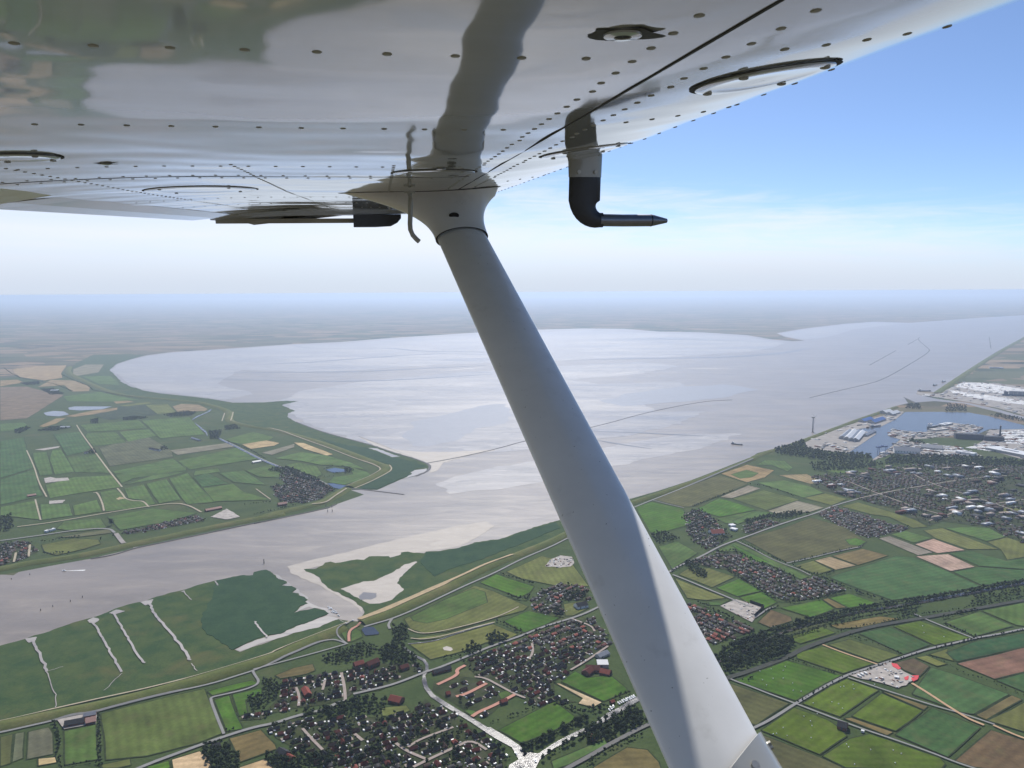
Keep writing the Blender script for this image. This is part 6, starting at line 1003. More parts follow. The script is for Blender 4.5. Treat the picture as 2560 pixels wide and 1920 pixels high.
for i, (x, y, a, hv, rf, ga, sd_, key) in enumerate(houses):
    if i in hs: continue
    ca, sa = math.cos(a), math.sin(a)
    parts = [(HV[hv][0], 0, 0), (HV[hv][1], 1+names.index(rf), 0)]
    if ga: parts.append((GAR, 6, sd_*9.2))
    if (i*7) % 10 < 6 and not key.startswith('town'): parts.append((DRV, 7, -sd_*8.6))
    for mb, mi, dx in parts:
        v = np.array(mb.v); f = tri(mb.f)
        if mi not in (0, 6, 7): v = v[:6]; f = [q for q in f if max(q) < 6]
        v = v+np.array([dx, 0, 0])
        VV.append(np.stack([v[:, 0]*ca-v[:, 1]*sa+x, v[:, 0]*sa+v[:, 1]*ca+y, v[:, 2]+1.4], 1)); FF.append(np.array(f)+n0); MI += [mi]*len(f); n0 += len(v)
for x, y, a, L_, W_, h_, mi in blocks:      # larger blocks of the town
    bb = MB().box(-L_/2, L_/2, -W_/2, W_/2, -1, h_); v = np.array(bb.v); f = tri(bb.f); ca, sa = math.cos(a), math.sin(a)
    VV.append(np.stack([v[:, 0]*ca-v[:, 1]*sa+x, v[:, 0]*sa+v[:, 1]*ca+y, v[:, 2]+1.4], 1)); FF.append(np.array(f)+n0); MI += [mi]*len(f); n0 += len(v)
me = bulk('distant_houses', np.concatenate(VV), np.concatenate(FF), MI, [MATS[m] for m in ['brick']+names+['garageroof', 'brickpale', 'zinc']])
tag(obj('distant_houses', me), 'mass of small dark-roofed houses of the town and farther villages', 'houses', kind='stuff')
# ------------------------------------------------------------------ single buildings
for lab, cat, name, form, roof, wall, w_, h_, p in BUILD:
    (ax, ay), (bx, by) = p; L_ = max(math.hypot(bx-ax, by-ay), w_*.6); o = empty(name, ((ax+bx)/2, (ay+by)/2, 1.9), math.atan2(by-ay, bx-ax))
    hx, hy = L_/2, w_/2
    if form == 'gable':
        rg = h_ + w_*.22; wl, rf = house_meshes(L_, w_, h_*.75, rg, False); obj('wall', wl.mesh('wall'), MATS[wall], o); obj('roof', rf.mesh('roof'), MATS[roof], o)
        for k in range(max(1, int(L_/14))):
            xx = -hx+L_*(k+.5)/max(1, int(L_/14))
            for s_ in (-1, 1): obj('door' if k == 0 and s_ < 0 else 'window', MB().box(xx-1.6, xx+1.6, s_*hy-.12, s_*hy+.12, .2 if k == 0 and s_ < 0 else h_*.3, h_*.62).mesh('opening'), MATS['darkwall'], o)
    else:
        obj('wall', MB().box(-hx, hx, -hy, hy, -1, h_-.4).mesh('wall'), MATS[wall], o)
        obj('roof', MB().box(-hx-.4, hx+.4, -hy-.4, hy+.4, h_-.4, h_).mesh('roof'), MATS[roof], o)
        if L_ > 30: obj('roof_vent', MB().box(-L_*.2, L_*.2, -w_*.08, w_*.08, h_, h_+2).mesh('vent'), MATS['zinc'], o)
        obj('door', MB().box(-hx*.5, -hx*.5+min(5, L_*.3), -hy-.12, -hy+.1, 0, h_*.6).mesh('door'), MATS['darkwall'], o)
    tag(o, lab, cat)
# chimney of the factory, dark screen wall round the yard
(fx, fy) = (BUILD[[b[2] for b in BUILD].index('factory_hall')][-1][1])
o = empty('factory_chimney', (fx+130, fy+40, 1.5)); obj('shaft', MB().tube([(0, 0, 0), (0, 0, 75)], [6, 4.2], 12).mesh('shaft'), MATS['darkwall'], o); obj('rim', MB().tube([(0, 0, 75), (0, 0, 77)], 4.8, 12).mesh('rim'), MATS['concretew'], o)
tag(o, 'tall dark factory chimney standing beside the factory halls', 'chimney')
o = empty('noise_wall', FENCE[1]+(2,)); x0, y0 = FENCE[1]
for a, b in seglist(FENCE):
    q = resample([a, b], 9, False)
    for c, d in seglist(q):
        dx, dy = d[0]-c[0], d[1]-c[1]; L_ = math.hypot(dx, dy); nx, ny = -dy/L_*.25, dx/L_*.25
        v = [(c[0]+s*nx-x0, c[1]+s*ny-y0, z) for z in (-.5, 8.5) for s in (-1, 1)]+[(d[0]-dx*.02+s*nx-x0, d[1]-dy*.02+s*ny-y0, z) for z in (-.5, 8.5) for s in (-1, 1)]
        obj('panel', mesh('panel', v, [(0, 1, 3, 2), (4, 6, 7, 5), (0, 4, 5, 1), (2, 3, 7, 6), (0, 2, 6, 4), (1, 5, 7, 3)]), MATS['fence'], o)
tag(o, 'high black screen wall bending around the corner of the parking yard', 'wall')
# ------------------------------------------------------------------ harbour and river things
def hull(L_, B_, D_, mat, name='hull'):
    rings = []
    for k in range(11):
        t_ = k/10; x = (t_-.5)*L_; wd = B_/2*(1-max(0, (t_-.7)/.3)**2*.97)*(1-.25*max(0, (.1-t_)/.1)); sh = D_*(1+.25*max(0, (t_-.75)/.25))
        rings.append([(x, -wd, sh), (x, -wd*.95, D_*.3), (x, -wd*.55, -.6), (x, wd*.55, -.6), (x, wd*.95, D_*.3), (x, wd, sh)])
    return MB().loft(rings).mesh(name), mat
def ship(loc, rz, L_, lab, hullmat, house, cat='ship', cargo=0):
    o = empty('cargo_ship', loc, rz); B_ = L_*.15; D_ = L_*.075; me, _ = hull(L_, B_, D_, None); obj('hull', me, MATS[hullmat], o)
    h = obj('deckhouse', MB().box(-L_*.44, -L_*.3, -B_*.42, B_*.42, D_*.9, D_*.9+L_*.12).mesh('deckhouse'), MATS[house], o)
    obj('funnel', MB().tube([(-L_*.40, 0, D_*.9+L_*.12), (-L_*.41, 0, D_*.9+L_*.165)], L_*.018, 10).mesh('funnel'), MATS['bluesteel'], o)
    obj('bridge', MB().box(-L_*.34, -L_*.29, -B_*.5, B_*.5, D_*.9+L_*.12, D_*.9+L_*.14).mesh('bridge'), MATS['whitewall'], o)
    for k in range(4): obj('hatch', MB().box(-L_*.26+k*L_*.16, -L_*.26+k*L_*.16+L_*.14, -B_*.36, B_*.36, D_*.8, D_*1.1+cargo).mesh('hatch'), MATS['zinc'], o)
    obj('mast', MB().tube([(L_*.40, 0, D_), (L_*.40, 0, D_+L_*.09)], L_*.006, 6).mesh('mast'), MATS['steel'], o)
    tag(o, lab, cat); return o
P = {}
for kind, a, p in POINTS: P.setdefault(kind, []).append((a, p))
SH = {0: (95, .45, 'cargo ship with white deckhouse moored at the blue-roofed sheds', 'shiphull'), 1: (150, .55, 'large dark cargo ship moored at the inner pier', 'darkwall'), 2: (60, .5, 'small coaster moored below the white-roofed sheds', 'shiphull'), 3: (110, -.1, 'dark ship lying at the tip of the outer quay', 'darkwall')}
four = 0
for a, p in P['ship']:
    if a == 4: four += 1
    L_, rz, lab, hm = SH.get(a, (90, .7, 'barge moored off the dike near the outer quay, %s of two' % ('nearer' if four == 1 else 'farther'), 'darkwall')); ship((p[0], p[1], .6), rz, L_, lab, hm, 'whitewall')
cx0, cy0 = CARLOTS[1][0]; cc = ship((cx0+360, cy0-180, .6), -.35, 200, 'tall dark blue car carrier ship moored at the car terminal', 'shiphull', 'darkwall', cargo=26)
bp = P['barge'][0][1]; ship((bp[0], bp[1], .6), -.7, 70, 'small motor ship under way on the wide grey estuary', 'darkwall', 'whitewall')
def boat(loc, rz, L_, lab, cat='boat', group=None, cabin=True):
    o = empty('motor_boat', loc, rz); me, _ = hull(L_, L_*.32, L_*.13, None); obj('hull', me, MATS['boatwhite'], o)
    if cabin: obj('cabin', MB().add([(-L_*.2, -L_*.1, L_*.1), (L_*.2, -L_*.08, L_*.1), (L_*.2, L_*.08, L_*.1), (-L_*.2, L_*.1, L_*.1), (-L_*.2, -L_*.09, L_*.26), (L_*.08, -L_*.07, L_*.26), (L_*.08, L_*.07, L_*.26), (-L_*.2, L_*.09, L_*.26)], [(0, 1, 5, 4), (1, 2, 6, 5), (2, 3, 7, 6), (3, 0, 4, 7), (4, 5, 6, 7)]).mesh('cabin'), MATS['boatwhite'], o)
    obj('windscreen', MB().box(L_*.1, L_*.16, -L_*.07, L_*.07, L_*.14, L_*.22).mesh('windscreen'), MATS['darkwall'], o)
    tag(o, lab, cat, group); return o
for i, (x, y) in enumerate(BOATS):
    if i < 12: boat((x, y, 1.0), rt.uniform(0, 6.28), rt.uniform(8, 11), 'white boat lying on the mud edge of the tidal inlet', group='boats in the tidal inlet')
    else: boat((x, y, 1.9), 1.9+rt.gauss(0, .15), rt.uniform(9, 12.5), 'white motor boat moored along the tree-lined canal', group='boats moored on the canal')
sb = P['speedboat'][0][1]; boat((sb[0], sb[1], .7), 3.05, 14, 'fast white boat drawing a pale wake across the river')
wk = MB(); wq = [(sb[0]+6+k*4, sb[1]+.35*k) for k in range(16)]
v, f = ribbon(wq, [(-1, 0), (0, 0), (1, 0)]); v = [(x, wq[i//3][1]+(i % 3-1)*(1.2+.22*(i//3)), .75) for i, (x, y, z) in enumerate(v)]
simple('foam', (.72, .72, .70), .7, .2, .3); tag(obj('boat_wake', mesh('boat_wake', v, f), MATS['foam']), kind='structure')
def post(p, h, lab, grp, name, top):
    o = empty(name, (p[0], p[1], .3)); obj('pile', MB().tube([(0, 0, -1), (0, 0, h)], [h*.09+.5, h*.07+.4], 8).mesh('pile'), MATS['darkpost'], o)
    if top:
        obj('top_mark', MB().tube([(0, 0, h), (0, 0, h+2.4)], [1.7, 1.0], 10).mesh('mark'), MATS['darkpost'], o); obj('platform', MB().box(-1.7, 1.7, -1.7, 1.7, h-.6, h-.1).mesh('platform'), MATS['steel'], o)
    else: obj('cap', MB().tube([(0, 0, h), (0, 0, h+.5)], h*.09+.5, 8).mesh('cap'), MATS['steel'], o)
    tag(o, lab, 'beacon' if top else 'pile', grp)
for i, (a, p) in enumerate(P['beacon']):
    post(p, a, 'dark navigation beacon standing in the river off the reed bed' if i == 0 else 'dark beacon post in the water near the far village dike', None if i == 0 else 'beacons by the far village', 'navigation_beacon', True)
for a, p in P['pile']: post(p, a, 'dark mooring pile standing alone in the grey river', 'mooring piles in the river', 'mooring_pile', False)
# wind turbine at the dike
hT, p = P['turbine'][0]; o = empty('wind_turbine', (p[0], p[1], .4))
obj('tower', MB().tube([(0, 0, 0), (0, 0, hT*.5), (0, 0, hT)], [4.4, 3.6, 2.6], 14).mesh('tower', True), MATS['steel'], o)
obj('foundation', MB().tube([(0, 0, -1), (0, 0, 3)], [9, 8], 14).mesh('foundation'), MATS['concretew'], o)
nc = obj('nacelle', MB().box(-10, 7, -3, 3, hT-1, hT+6).mesh('nacelle'), MATS['concretew'], o)
hub = obj('hub', MB().tube([(7, 0, hT+2.5), (11, 0, hT+2.5)], [2.4, 1.2], 10).mesh('hub'), MATS['concretew'], o)
for k in range(3):
    a = math.radians(-90+120*k); b = MB(); rr = []
    for m in range(7):
        r_ = 1.5+m*6.6; w_ = [1.4, 2.6, 2.2, 1.8, 1.3, .9, .4][m]; y_, z_ = math.cos(a)*r_, math.sin(a)*r_; ny, nz_ = -math.sin(a), math.cos(a)
        rr.append([(9+s*.35, y_+ny*w_*q, hT+2.5+z_+nz_*w_*q) for s, q in ((-1, -.5), (1, -.5), (1, .5), (-1, .5))])
    obj('blade', b.loft(rr).mesh('blade'), MATS['concretew'], o)
tag(o, 'grey wind turbine on its tower at the river dike', 'wind turbine')
# portal crane
p = P['crane'][0][1]; o = empty('portal_crane', (p[0], p[1], 1.5), .35)
for s in (-28, 28):
    for q in (-7, 7): obj('leg', MB().tube([(s, q, 0), (s*.96, q*.6, 34)], [1.8, 1.3], 6).mesh('leg'), MATS['bluesteel'], o)
obj('girder', MB().box(-44, 34, -4, 4, 34, 40).mesh('girder'), MATS['bluesteel'], o); obj('trolley', MB().box(-6, 4, -5, 5, 40, 44).mesh('trolley'), MATS['bluesteel'], o); obj('cab', MB().box(-3, 3, 4, 8, 29, 34).mesh('cab'), MATS['whitewall'], o)
tag(o, 'blue portal crane straddling the end of the harbour basin', 'crane')
# parked cars of the terminals: far too many to count
VV = []; FF = []; n0 = 0; cb = MB().box(-.9, .9, -2.2, 2.2, 0, .9).add([(-.8, -2.0, .9), (.8, -2.0, .9), (.8, 1.6, .9), (-.8, 1.6, .9), (-.7, -.5, 1.5), (.7, -.5, 1.5), (.7, .4, 1.5), (-.7, .4, 1.5)], [(0, 1, 5, 4), (1, 2, 6, 5), (2, 3, 7, 6), (3, 0, 4, 7), (4, 5, 6, 7)]); cv = np.array(cb.v); cf = np.array(tri(cb.f))
for li, p in enumerate(CARLOTS):
    xs = [a for a, b in p]; ys = [b for a, b in p]; y = min(ys); r_ = 0
    while y < max(ys):
        if r_ % 9 < 7:
            x = min(xs)+rs.uniform(0, 3)
            while x < max(xs):
                if inside(p, x, y) and rs.rand() < .9: VV.append(cv*np.array([1.9, 1.4, 1.4])+np.array([x, y, 1.7])); FF.append(cf+n0); n0 += len(cv)
                x += 5
        y += 9; r_ += 1
me = bulk('parked_cars', np.concatenate(VV), np.concatenate(FF)); simple('carpaint', (.6, .6, .6), .34, .1, .3); tag(obj('parked_cars', me, MATS['carpaint']), 'dense white rows of new cars on the harbour car terminal', 'cars', kind='stuff')
# cargo stacks on the quays
VV = []; FF = []; MI = []; n0 = 0
for n_, m_, z_, r_, p in SHEETS:
    if n_ not in ('quay', 'building_yard', 'parking_yard'): continue
    far = n_ == 'quay'; xs = [a for a, b in p]; ys = [b for a, b in p]
    for _ in range(420 if far else 70):
        x, y = rs.uniform(min(xs), max(xs)), rs.uniform(min(ys), max(ys))
        if not inside(p, x, y) or any((x-bx)**2+(y-by)**2 < r*r*.5 for bx, by, r in BC): continue
        L_, W_, h_ = (rs.uniform(10, 45), rs.uniform(5, 14), rs.uniform(2, 6)) if far else (rs.uniform(3, 9), rs.uniform(2, 3.5), rs.uniform(1, 3))
        a = .45+rs.choice([0, 1.57]); ca, sa = math.cos(a), math.sin(a); bx_ = MB().box(-L_/2, L_/2, -W_/2, W_/2, 0, h_); v = np.array(bx_.v); f = np.array(tri(bx_.f))
        VV.append(np.stack([v[:, 0]*ca-v[:, 1]*sa+x, v[:, 0]*sa+v[:, 1]*ca+y, v[:, 2]+1.7], 1)); FF.append(f+n0); MI += [rs.choice([0, 1, 2, 3, 4])]*len(f); n0 += len(v)
me = bulk('stacked_cargo', np.concatenate(VV), np.concatenate(FF), MI, [MATS[m] for m in ('steel', 'brick', 'darkwall', 'concretew', 'garageroof')])
tag(obj('stacked_cargo', me), 'scattered stacks of cargo and site material on quays and yards', 'cargo', kind='stuff')
# cars, sheds and glass roofs glinting between the houses
VV = []; FF = []; n0 = 0
for i, (x, y, a, hv, rf, ga, sd_, key) in enumerate(houses):
    for _ in range(rs.choice([0, 1, 1, 2]) if not key.startswith('town') else rs.choice([0, 0, 0, 1])):
        aa = a+rs.choice([0, 1.57, 3.14]); ca, sa = math.cos(aa), math.sin(aa); k_ = rs.uniform(.8, 1.5); ox, oy = rs.uniform(-11, 11), rs.choice([-1, 1])*rs.uniform(7, 11); co, si = math.cos(a), math.sin(a); v = cv*k_
        VV.append(np.stack([v[:, 0]*ca-v[:, 1]*sa+x+ox*co-oy*si, v[:, 0]*sa+v[:, 1]*ca+y+ox*si+oy*co, v[:, 2]+1.4], 1)); FF.append(cf+n0); n0 += len(v)
me = bulk('village_cars', np.concatenate(VV), np.concatenate(FF)); tag(obj('village_cars', me, MATS['carpaint']), 'bright glinting specks of parked cars between the village houses', 'cars', kind='stuff')
# hay bales
bm_ = MB(); bm_.tube([(-.9, 0, .8), (-.85, 0, .8), (.85, 0, .8), (.9, 0, .8)], [.7, .85, .85, .7], 12); BM = bm_.mesh('hay_bale', True); BM.materials.append(MATS['balefilm'])
for x, y in BALES:
    o = obj('hay_bale', BM); o.location = (x, y, 1.9); o.rotation_euler = (0, 0, rt.uniform(0, 3)); o.scale = (1.05, 1.05, 1.05); tag(o, 'white wrapped hay bale lying on the bright green meadows', 'hay bale', 'hay bales on the meadows')

# ------------------------------------------------------------------ aircraft: local axes x = forward, y = outboard along the wing, z = up from the wing
def V3(*a): return Vector(a)
def to_world(v): return Vector((sum(R[0][i]*v[i] for i in range(3)), sum(R[1][i]*v[i] for i in range(3)), sum(R[2][i]*v[i] for i in range(3))))
Sd = Vector((-.1665, .968, .187)).normalized(); Fd = Vector((.986, .162, .0394)); Fd = (Fd-Fd.dot(Sd)*Sd).normalized(); Ud = Fd.cross(Sd)
def air(c):  # camera frame -> aircraft frame
    c = Vector(c); return Vector((c.dot(Fd), c.dot(Sd), c.dot(Ud)))
ptop = air((-.143, 2.2, .418)); pbot = air((.279, 1.06, -.508)); sdir = (pbot-ptop).normalized()
foot = pbot+sdir*.42
plane = empty('airplane'); Fw, Sw, Uw = to_world(Fd), to_world(Sd), to_world(Ud)
org = Vector((0, 0, ALT))+Fw*foot.x+Sw*foot.y+Uw*foot.z
plane.matrix_world = Matrix(((Fw.x, Sw.x, Uw.x, org.x), (Fw.y, Sw.y, Uw.y, org.y), (Fw.z, Sw.z, Uw.z, org.z), (0, 0, 0, 1)))
tag(plane, 'white high-wing light airplane seen along its left wing and diagonal strut', 'airplane')
def part(name, me, mat, parent=plane):
    for v in me.vertices: v.co -= foot
    return obj(name, me, MATS[mat], parent)
HU = .125
def kf(s): return 1 if s < 2.3 else 1-.13*(s-2.3)/1.95
def under(f, s):      # height of the lower skin; f given for the full-chord inner wing
    if f > .44:
        th = math.asin(min(.99, (f-.3684)/.31)); u = .4578-.31*math.cos(th)
    elif f > .1: u = HU+.27*(f-.1)**2
    elif f < -.3: u = HU-.04*((-.3-f)/.7)**2
    else: u = HU
    return u
def skin(f, s): k = kf(s); return Vector((.23+(f-.23)*k, s, HU+(under(f, s)-HU)*k))
from mathutils import noise as mno
RIBS = [-.2, .19, .58, .97, 1.5, 1.75, 2.1, 2.64, 3.1, 3.58, 4.0]
def wave(f, s):
    q = Vector((f*2.3, s*5.0, 0)); n = mno.noise(q)*.0011+mno.noise(q*2.6)*.0004+mno.noise(Vector((f*14, s*17, 3)))*.00016
    d = min(abs(s-r) for r in RIBS); return n*min(1, .35+d/.06)
low = [-1.0+i*(1.543/160) for i in range(161)]
nose = [(.4869+.1*math.sin(.6+j*.16), .2844-.1*math.cos(.6+j*.16)) for j in range(1, 11)]+[(.45, .365), (.3, .372), (0, .36), (-.4, .30), (-.8, .20), (-1.0, .11)]
ss = [-.9+i*(5.15/205) for i in range(206)]
rings = []
for s in ss:
    k = kf(s); ring = []
    for f in low: p = skin(f, s); p.z += wave(f, s)*(1 if f > -.95 else 0); ring.append(p)
    for f, u in nose: ring.append(Vector((.23+(f-.23)*k, s, HU+(u-HU)*k)))
    rings.append(ring)
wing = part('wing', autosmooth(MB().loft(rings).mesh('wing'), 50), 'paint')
def ribbon3(pts, wd, th, nrm=Vector((0, 0, -1))):
    b = MB(); rg = []
    for i, p in enumerate(pts):
        d = (pts[min(i+1, len(pts)-1)]-pts[max(0, i-1)]).normalized(); a = d.cross(nrm).normalized()
        rg.append([p-a*wd/2+nrm*th, p+a*wd/2+nrm*th, p+a*wd/2-nrm*.004, p-a*wd/2-nrm*.004])
    return b.loft(rg)
# skin joints
part('skin_joint', ribbon3([skin(.23, -.6+i*.06) for i in range(50)], .0026, .0006).mesh('joint'), 'seamdark', wing)
part('skin_joint', ribbon3([skin(-.97+i*.03, 1.75) for i in range(40)], .0024, .0006).mesh('joint'), 'seamdark', wing)
part('skin_joint', ribbon3([skin(-.255, 3.1+i*.05) for i in range(20)], .0024, .0003).mesh('joint'), 'seamdark', wing)
part('skin_joint', ribbon3([skin(.03, 3.1+i*.05) for i in range(20)], .0024, .0003).mesh('joint'), 'seamdark', wing)
# rivets
riv = []
def rv(f, s): riv.append((f, s))
for s in (.19, .58, .97, 1.5):
    for i in range(24): rv(-.95+i*.048, s)
for s in (.58, .97, 1.4, 2.1):
    for i in range(5): rv(.31+i*.034, s)
for s in (1.72, 1.785):
    for i in range(26): rv(-.96+i*.045, s)
for f in (.193, .268):
    for i in range(48): rv(f+(.0 if i % 9 else .004), .34+i*.042)
for f in (.03, -.255, -.62):
    for i in range(72): rv(f, 1.47+i*.036)
for s in (2.64, 3.1, 3.58, 4.0):
    for i in range(26): rv(-.9+i*.042, s)
for i in range(44): rv(.452, .75+i*.07)
rb = MB(); rg = [[Vector((math.cos(2*math.pi*k/10)*r, math.sin(2*math.pi*k/10)*r, z)) for k in range(10)] for r, z in ((.0037, .001), (.0035, -.0003), (.0027, -.0008), (.001, -.001))]
rb.loft(rg); RIV = autosmooth(rb.mesh('rivet'), 60); RIV.materials.append(MATS['rivet'])
def seen(f, s):
    p = skin(f, s); c = Fd*p.x+Sd*p.y+Ud*p.z
    return c.y > .1 and abs(c.x/c.y) < .68 and c.z/c.y < .51
vis = [r for r in riv if seen(*r)]; vis.sort(key=lambda r: skin(*r).length)
for i, (f, s) in enumerate(vis[:300]):
    o = obj('rivet', RIV, parent=wing); p = skin(f, s); p.z += wave(f, s); sl = math.atan(.54*max(0, f-.1)); o.location = p-foot; o.rotation_euler = (0, -sl, 0)
b = MB()
for f, s in vis[300:]:
    p = skin(f, s); b.loft([[p+q for q in r] for r in rg])
if b.v: tag(part('far_rivets', b.mesh('far_rivets'), 'rivet', wing), kind='stuff')
# inspection covers: raised round plate, dark rim gap, screws
def cover(f, s, r, name='inspection_cover', screws=4):
    def ring(rad, dz): return [skin(f+math.cos(2*math.pi*k/40)*rad, s+math.sin(2*math.pi*k/40)*rad)+Vector((0, 0, dz)) for k in range(40)]
    part('cover_gap', MB().loft([ring(r+.003, -.0007), ring(r-.003, -.0009)], False).mesh('gap'), 'seamdark', wing)
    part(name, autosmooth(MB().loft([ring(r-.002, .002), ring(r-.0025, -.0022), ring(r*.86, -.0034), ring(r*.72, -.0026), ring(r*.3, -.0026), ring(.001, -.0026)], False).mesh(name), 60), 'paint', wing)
    for k in range(screws):
        a = 2*math.pi*(k+.5)/screws; p = skin(f+math.cos(a)*r*.84, s+math.sin(a)*r*.84)
        b = MB(); b.loft([[p+Vector((math.cos(2*math.pi*j/10)*q, math.sin(2*math.pi*j/10)*q, z)) for j in range(10)] for q, z in ((.0046, -.002), (.0044, -.0042), (.003, -.0047))])
        part('screw', b.mesh('screw'), 'rivet', wing)
for a in ((.365, .72, .066), (.36, 1.36, .078), (-.456, 2.18, .14), (-.53, 1.31, .055), (.115, 1.63, .086)): cover(*a)
# drain fittings in their grimy patches
for f, s, r in ((.158, .505, .016), (-.45, 1.435, .012), (.12, 1.52, .012)):
    def ring(rad, dz, w=0): return [skin(f, s)+Vector((math.cos(2*math.pi*k/28)*rad*(1+w*.22*math.sin(2*math.pi*k/28*3+f*9)), math.sin(2*math.pi*k/28)*rad*(.62 if w else 1)*(1+w*.2*math.sin(2*math.pi*k/28*4)), dz)) for k in range(28)]
    part('grime_patch', MB().loft([ring(r*1.5, -.0011, 1), ring(.002, -.0012, 1)], False).mesh('grime'), 'grime', wing)
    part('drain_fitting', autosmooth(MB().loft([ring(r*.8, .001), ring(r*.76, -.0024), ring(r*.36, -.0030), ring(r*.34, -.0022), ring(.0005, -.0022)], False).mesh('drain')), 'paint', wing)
    part('drain_hole', MB().loft([ring(r*.33, -.0024), ring(.0005, -.0025)], False).mesh('hole'), 'seamdark', wing)
# flap, aileron and drooped tip
def slab(f0, f1, s0, s1, u0, u1, th, n=12):
    rgs = []
    for i in range(n+1):
        s = s0+(s1-s0)*i/n; k = kf(s)
        rgs.append([Vector((.23+(f-.23)*k, s, u)) for f, u in ((f0, u0), ((f0+f1)/2, (u0+u1)/2-.002), (f1, u1), (f1, u1+.004), ((f0+f1)/2, (u0+u1)/2+th*.7), (f0, u0+th))])
    return MB().loft(rgs)
part('flap', slab(-.76, -1.06, -.9, 2.12, .111, .062, .05).mesh('flap'), 'paintmatte')
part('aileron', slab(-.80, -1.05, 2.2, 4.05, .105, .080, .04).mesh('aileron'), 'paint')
tp = []
for i in range(9):
    t_ = i/8; s = 4.24+.06*t_; k = kf(4.25)
    tp.append([Vector((.1+(f-.1)*k*(1-(.3 if f > .1 else .04)*t_*t_), s, u-(.003*t_ if u < .2 else .14*t_))) for f, u in ((-1.0, .085), (-.6, .105), (-.2, .11), (.2, .115), (.44, .16), (.56, .24), (.53, .33), (.2, .36), (-.3, .31), (-.8, .2), (-1.0, .11))])
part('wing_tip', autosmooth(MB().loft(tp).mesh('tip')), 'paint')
b = MB(); b.loft([[Vector((x, s, u)) for s, u in ((4.22, .045+d), (4.34, .045+d), (4.34, .11), (4.22, .11))] for x, d in ((-.135, 0), (-.02, .0), (.06, .004), (.095, .022), (.115, .045))])
part('tip_strip', ribbon3([Vector((-.84+i*.08, 4.30, .088)) for i in range(10)], .04, .02).mesh('tipstrip'), 'shadedpaint')  # underside of the drooped tip as a strip, its shade put into brown paint
part('navigation_light', b.mesh('light'), 'blackplastic')
# strut: streamlined section swept from the fuselage to the wing
ax = sdir; chord = (Vector((1, 0, 0))-ax*ax.x).normalized(); thick = ax.cross(chord).normalized()
def section(c, cw, tw, n=44, ch=chord, tk=thick):
    o = []
    for k in range(n):
        a = 2*math.pi*k/n; x = math.cos(a); y = math.sin(a); o.append(c+ch*(cw/2*x)+tk*(tw/2*y*(1-.28*(-x) if x < 0 else 1)))
    return o
sr = [section(ptop-ax*.03+(foot-ptop+ax*.03)*(i/30), .142, .058) for i in range(31)]
strut = part('strut', autosmooth(MB().loft(sr).mesh('strut'), 60), 'paintmatte')
# lower cuff with its screws
cf = [[q-ax*(.045*(q-pbot-ax*d).dot(chord)/.08-.03) for q in section(pbot+ax*d, cw, tw)] for d, cw, tw in ((.004, .148, .064), (.006, .156, .072), (.05, .158, .074), (.10, .165, .08), (.2, .185, .1), (.43, .26, .16))]
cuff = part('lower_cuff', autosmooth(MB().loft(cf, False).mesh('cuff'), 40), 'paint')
for a, d in ((1.2, .03), (2.2, .035), (.25, .028), (-.4, .03)):
    p = pbot+ax*(d+.03-.045*math.cos(a))+chord*(.079*math.cos(a))+thick*(.037*math.sin(a)); nn = (chord*math.cos(a)*.5+thick*math.sin(a)).normalized()
    part('screw', MB().tube([p-nn*.002, p+nn*.003], .006, 10).mesh('screw'), 'screwsteel', cuff)
# upper fairing: trumpet between strut and wing skin
wc = Vector((ptop.x-.03, ptop.y+.16, HU)); fr = []
for i in range(15):
    t_ = i/14; c = ptop.lerp(wc, t_); e = t_**2.6; back = .071+.006+e*.24; frnt = .071+.006+e*.085; tw = .031+.004+e*.05; ring = []
    chd = chord.lerp(Vector((1, 0, 0)), t_).normalized(); tkd = thick.lerp(Vector((0, -1, 0)) if thick.y < 0 else Vector((0, 1, 0)), t_).normalized()
    for k in range(48):
        a = 2*math.pi*k/48; x = math.cos(a); y = math.sin(a); p = c+chd*((frnt if x > 0 else back)*x)+tkd*(tw*y*(1+.35*x*e if x < 0 else 1))
        if t_ > .98: p.z = skin(p.x, p.y).z+.002
        ring.append(p)
    fr.append(ring)
fair = part('strut_fairing', autosmooth(MB().loft(fr, False).mesh('fairing'), 60), 'paintmatte')
part('fairing_edge', MB().loft([[q+ax*.0005+(q-ptop)*.004 for q in fr[0]], [q+ax*.002-(q-ptop)*.03 for q in fr[0]]], False).mesh('edge'), 'seamdark', fair)
lip = [q.copy() for q in fr[-1]]; lc = sum(lip, Vector())/len(lip)
part('fairing_gasket', MB().loft([[lc+(q-lc)*1.0+Vector((0, 0, -.0035)) for q in lip], [lc+(q-lc)*1.035+Vector((0, 0, -.0012)) for q in lip]], False).mesh('gasket'), 'seamdark', fair)
# inspection hole in the fairing, facing the cabin
def on_ray(px, py, d): return air(((px-1280)/1920*d, d, (960-py)/1920*d))
hp_ = None; best = 1e9
tgt = on_ray(1131, 538, 1)
for ring in fr[3:12]:
    for q in ring:
        dd = (q.normalized()-tgt.normalized()).length + (0 if q.y < ptop.lerp(wc, .5).y else .5)
        if dd < best: best = dd; hp_ = q
hn_ = (-hp_).normalized(); ha = hn_.cross(Vector((0, 0, 1))).normalized(); hb = hn_.cross(ha)
part('inspection_hole', MB().loft([[hp_+hn_*.004+ha*math.cos(2*math.pi*k/24)*.0145*r+hb*math.sin(2*math.pi*k/24)*.0085*r for k in range(24)] for r in (1, .02)], False).mesh('hole'), 'seamdark', fair)
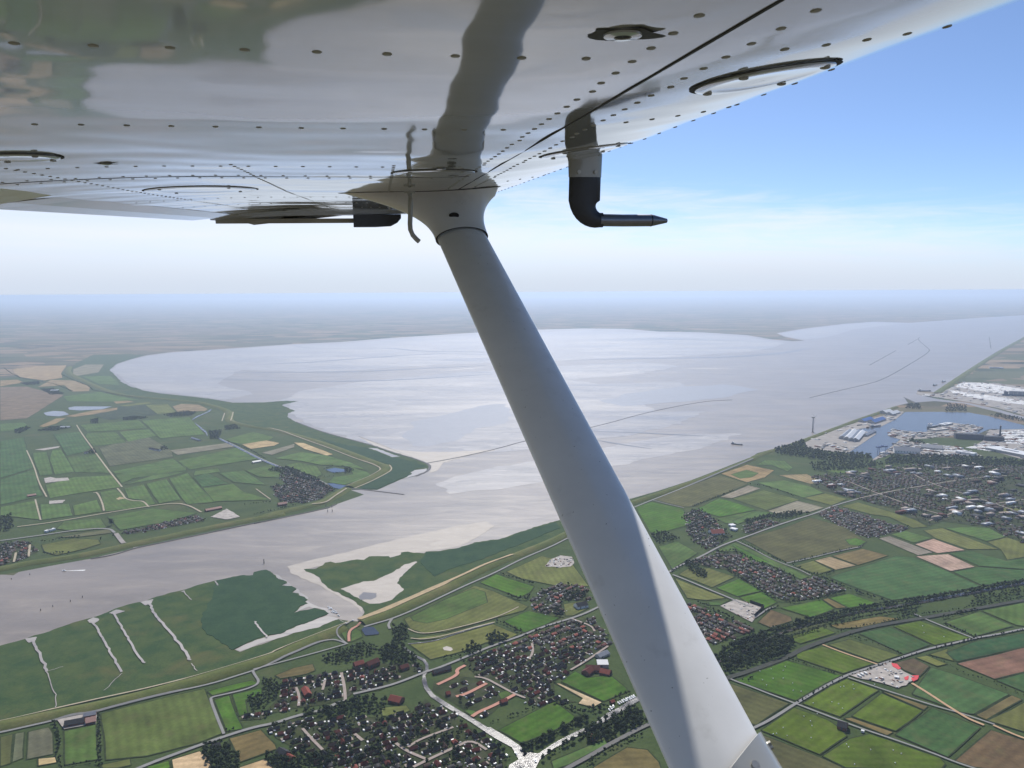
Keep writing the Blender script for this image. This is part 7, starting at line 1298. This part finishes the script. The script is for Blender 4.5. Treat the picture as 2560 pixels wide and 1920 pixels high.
# fuel vent tube behind the strut
vp = [on_ray(x, y, 2.10) for x, y in ((1024, 482), (1026, 500), (1026, 530), (1025, 560), (1026, 574), (1032, 588), (1041, 598), (1048, 604))]; vp = [on_ray(1024, 484, 2.12)]+vp
part('fuel_vent_tube', autosmooth(MB().tube(vp, .0066, 12).mesh('vent')), 'tubepaint')
part('vent_flange', MB().tube([vp[1]+Vector((0, 0, .003)), vp[1]+Vector((0, 0, -.001))], .016, 14).mesh('flange'), 'tubepaint')
# pitot tube: white mast root, black mast, forward probe
mb = skin(.425, 1.60); mdir = Vector((0, 0, -1))
def msec(c, l, wdt, n=20): return [c+Vector((math.cos(2*math.pi*k/n)*l/2, math.sin(2*math.pi*k/n)*wdt/2, 0)) for k in range(n)]
pit = part('pitot_mast', autosmooth(MB().loft([msec(mb+Vector((0, 0, .02)), .074, .026), msec(mb+Vector((0, 0, -.038)), .070, .024)]).mesh('mast'), 40), 'paint')
bl = [msec(mb+Vector((0, 0, -.038)), .068, .023), msec(mb+Vector((-.001, 0, -.085)), .068, .023)]
for i in range(1, 9):
    a = math.radians(90*i/8); cc_ = mb+Vector((.033, 0, -.088)); d = Vector((-math.cos(a), 0, -math.sin(a))); outr = .067; inr = .004
    m_ = cc_+d*((outr+inr)/2); hh = (outr-inr)/2*(1-.52*i/8); m_ = cc_+d*(inr+hh+ (outr-inr-2*hh)*.55)
    tn = d; bl.append([m_+tn*(-math.cos(2*math.pi*k/20))*hh+Vector((0, math.sin(2*math.pi*k/20)*.0115, 0)) for k in range(20)])
last = bl[-1]; lc = sum(last, Vector())/20
bl.append([q+Vector((.006, 0, 0)) for q in last])
part('mast_foot', autosmooth(MB().loft(bl).mesh('foot'), 40), 'pitotblack', pit)
pr = MB().tube([lc, lc+Vector((.05, 0, -.001)), lc+Vector((.112, 0, -.001)), lc+Vector((.116, 0, -.001)), lc+Vector((.148, 0, -.002)), lc+Vector((.149, 0, -.002))], [.0128, .0126, .0126, .0122, .0045, .003], 20)
part('probe', autosmooth(pr.mesh('probe'), 30), 'pitotmetal', pit)
part('probe_collar', MB().tube([lc+Vector((.111, 0, -.001)), lc+Vector((.1135, 0, -.001))], .01285, 20).mesh('collar'), 'pitotblack', pit)
for dx in (-.016, .020): part('screw', MB().tube([mb+Vector((dx, -.0105, -.028)), mb+Vector((dx, -.0145, -.028))], .0042, 10).mesh('screw'), 'screwsteel', pit)


# ------------------------------------------------------------------ haze
hz = MB().box(-135000, 135000, -9000, 135000, -1.0, ALT+4).mesh('haze')
hm = bpy.data.materials.new('haze'); hm.use_nodes = True; hn = hm.node_tree.nodes; hn.clear()
ho = hn.new('ShaderNodeOutputMaterial'); hp = hn.new('ShaderNodeVolumePrincipled'); hm.node_tree.links.new(hp.outputs[0], ho.inputs['Volume'])
hp.inputs['Color'].default_value = (.64, .77, .97, 1); hp.inputs['Density'].default_value = 3.2e-5; hp.inputs['Anisotropy'].default_value = .35
tag(obj('haze', hz, hm), 'pale blue summer haze veiling the distant land and water', 'haze', kind='stuff')
